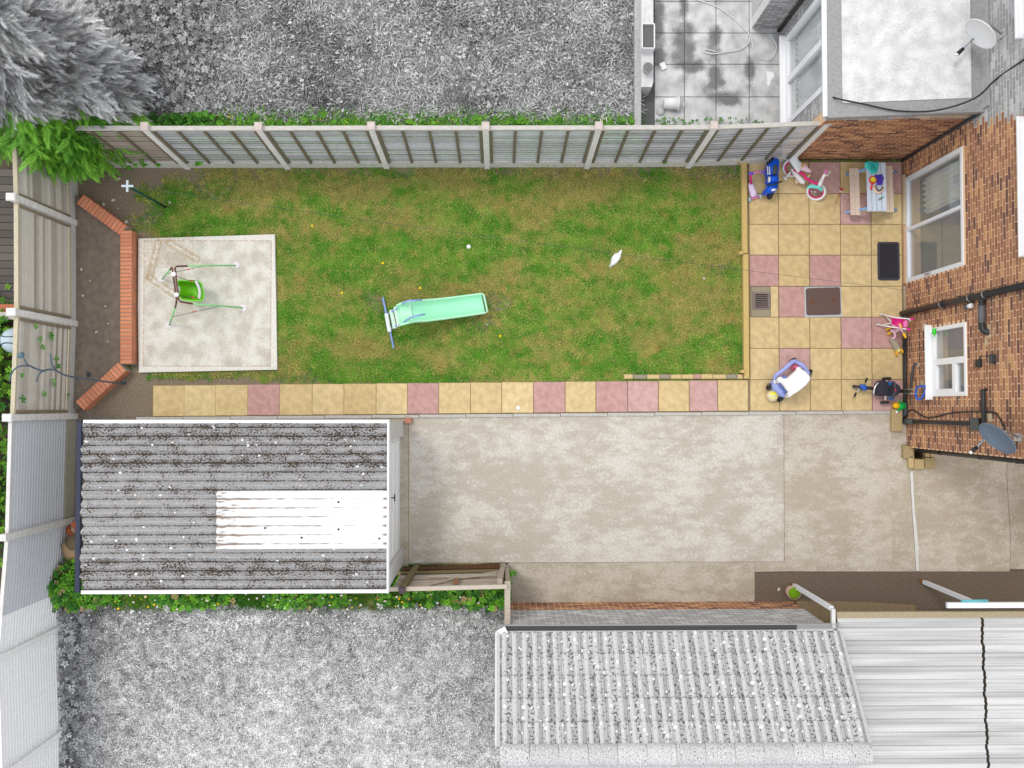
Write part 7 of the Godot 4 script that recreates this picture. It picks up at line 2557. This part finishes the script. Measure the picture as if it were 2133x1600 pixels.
	var add := func(x: float, z: float, h: float) -> void:
		var c: Color
		if z < low: c = A(40, 104, 38).lerp(A(130, 194, 50), pow(rng.randf(), 1.3)) * 1.3
		else: c = G(rng.randf_range(110, 210)) * 1.25
		if rng.randf() < 0.06 and z < low: c = A(206, 170, 130)
		items.append([Transform3D(upright(rng.randf() * TAU, rng.randf_range(0.55, 1.15), rng.randf_range(-0.45, 0.45)), Vector3(x, h, z)), c])
	var c0 := P(128, 1226, 0.5)
	for k in 950:
		var d := Vector3(rng.randfn(0, 0.28), 0, rng.randfn(0, 0.24))
		add.call(c0.x + d.x, c0.z + d.z, rng.randf_range(0.05, 0.8) * maxf(0.1, 1 - d.length() * 0.9))
	var g1: float = P(600, 1226).z
	for k in 3000:
		var x: float = rng.randf_range(c0.x, P(800, 1240).x)
		var z := rng.randf_range(g1 - 0.35, low + 0.02)
		add.call(x, z, rng.randf_range(0.02, 0.5) * (0.55 + 0.45 * sin(x * 3.0)))
	for k in 1500:
		var x: float = rng.randf_range(P(800, 1240).x, P(1050, 1240).x)
		var f := smoothstep(P(850, 1240).x, P(1030, 1240).x, x)
		if rng.randf() > 0.25 + 0.75 * f: continue
		add.call(x, rng.randf_range(3.1, low + 0.12 * f), rng.randf_range(0.02, 0.25 + 0.4 * f))
	for k in 700:        # leaves at the foot of the ribbed fence
		var z := rng.randf_range(low, 8.2)
		add.call(P(142, 1400).x + absf(rng.randfn(0, 0.16)) - 0.02, z, rng.randf_range(0.02, 0.35))
	tag(scatter(self, "bramble_leaves", leaf_spray(5, 0.06, 14), M.leaf, items), "bramble thicket along the side of the garage", "brambles", "", "stuff")
	items = []
	for k in 240:
		var x: float = rng.randf_range(c0.x, P(1040, 1240).x)
		var z := rng.randf_range(g1, low + 0.5)
		var c := (A(246, 206, 30) if rng.randf() < 0.25 else A(240, 226, 226)) if z < low else G(245)
		items.append([Transform3D(upright(rng.randf() * TAU, rng.randf_range(0.012, 0.024), rng.randf_range(-0.4, 0.4)), Vector3(x, rng.randf_range(0.25, 0.5) if z < low else 0.1, z)), c])
	tag(scatter(self, "bramble_flowers", petals, M.grass, items), "small white and yellow flowers over the brambles", "flowers", "", "stuff")
	items = []
	for k in 9000:
		var x := rng.randf_range(P(60, 1240).x, s1x)
		var z := rng.randf_range(g1 - 0.4, low + 0.03)
		var dry := n.get_noise_2d(x * 1.1, 4.0) + smoothstep(-2.4, -1.4, x) * 0.3
		items.append([Transform3D(upright(rng.randf() * TAU, rng.randf_range(0.5, 1.1)), Vector3(x, 0, z)), A(72, 128, 30).lerp(A(196, 166, 108), clampf(dry * 1.2 + rng.randf_range(-0.3, 0.4), 0, 1))])
	tag(scatter(self, "verge_grass", tuft(6, 0.16, 0.005, 0.13, 19), M.grass, items), "uncut grass among the brambles by the garage", "grass", "", "stuff")
	b = MB.new()
	b.prism([Vector3(P(40, 1240).x, 0, g1 - 0.45), Vector3(s1x + 0.1, 0, g1 - 0.45), Vector3(s1x + 0.1, 0, low), Vector3(P(40, 1240).x, 0, low)], -0.04, 0.008)
	tag(make(self, "verge_soil", b, mat(A(62, 66, 36), 1.0, T.rough, Vector3.ONE * 1.4)), "weedy soil under the brambles", "soil", "", "structure")
	# shrubs beyond the boundary fence
	for e in [[8, 770, 0.75, 1.0, "leafy green shrub beyond the timber fence near the pale ball"], [6, 1040, 0.6, 1.25, "leafy green shrub beyond the ribbed fence"]]:
		var base := P(e[0], e[1])
		base.x -= 0.35
		var t := thing("garden_shrub", e[4], "shrub", base)
		tubes(t, "stem", mat(A(90, 74, 56), 0.95), [base, base + Vector3(0, 0.7, 0)], [0.03, 0.015], 6)
		items = []
		for k in 1500:
			var d: Vector3 = Vector3(rng.randfn(0, 0.55), 0, rng.randfn(0, 1.0)) * e[2]
			var h: float = rng.randf_range(0.05, 1.0) * e[3] * maxf(0.15, 1 - d.length() * 0.5)
			items.append([Transform3D(upright(rng.randf() * TAU, rng.randf_range(0.5, 1.1), rng.randf_range(-0.4, 0.4)), d + Vector3(0, h, 0)), A(40, 108, 30).lerp(A(140, 200, 50), rng.randf())])
		scatter(t, "leaves", leaf_spray(5, 0.06, 24), M.leaf, items)
	# ivy sprigs on the two timber fences, leaves at the plank fence
	items = []
	for e in [[283, 337, 0.25], [302, 337, 0.25], [329, 336, 0.25], [269, 343, 0.1], [410, 337, 0.3], [414, 335, 0.3], [1384, 332, 0.3], [1062, 1192, 0.3], [1070, 1188, 0.2], [1060, 1208, 0.4], [1064, 1242, 0.2], [1060, 1230, 0.4]]:
		for k in 5:
			var p := P(e[0] + rng.randf_range(-4, 4), e[1] + rng.randf_range(-3, 3), e[2])
			items.append([Transform3D(upright(rng.randf() * TAU, rng.randf_range(0.5, 0.9), 0.7 if e[1] < 400 else rng.randf_range(-0.4, 0.4)), p + Vector3(0, 0, 0.05)), A(56, 140, 30).lerp(A(120, 196, 56), rng.randf())])
	var fx: float = P(160, 750).x
	for e in [[73, 681], [102, 700], [104, 704], [87, 719], [115, 748], [118, 764], [42, 783], [108, 797], [45, 831], [90, 821], [139, 827], [80, 707]]:
		var p := PX(e[0], e[1], fx + 0.0)
		var q := PX(e[0], e[1], fx + 0.045)
		for k in 2:
			items.append([Transform3D(Basis(Vector3.BACK, -1.2) * upright(rng.randf() * TAU, rng.randf_range(0.5, 0.9)), q + Vector3(0.02, rng.randf_range(-0.03, 0.03), rng.randf_range(-0.04, 0.04))), A(48, 126, 34).lerp(A(116, 190, 60), rng.randf())])
	tag(scatter(self, "ivy_sprigs", leaf_spray(4, 0.06, 34), M.leaf, items), "little ivy sprigs poking through the timber fences", "ivy", "", "stuff")
	# moss and weeds in the joint at the foot of the extension
	items = []
	for k in 45:
		var p := P(rng.randf_range(1660, 1875), 334.5 + rng.randf_range(-2, 2), 0.03)
		items.append([Transform3D(upright(rng.randf() * TAU, rng.randf_range(0.15, 0.4)), p), A(70, 110, 36).lerp(A(110, 160, 50), rng.randf())])
	tag(scatter(self, "joint_weeds", spray, M.leaf, items), "small weeds in the joint along the foot of the brick extension", "weeds", "", "stuff")
	b = MB.new()
	b.prism(px([[1640, 326], [1880, 324], [1880, 341], [1640, 341]]), -0.03, 0.006)
	tag(make(self, "wall_foot_soil", b, mat(A(92, 76, 60), 1.0, T.rough, Vector3.ONE * 3)), "dark soil line between the slabs and the brick extension", "soil", "", "structure")
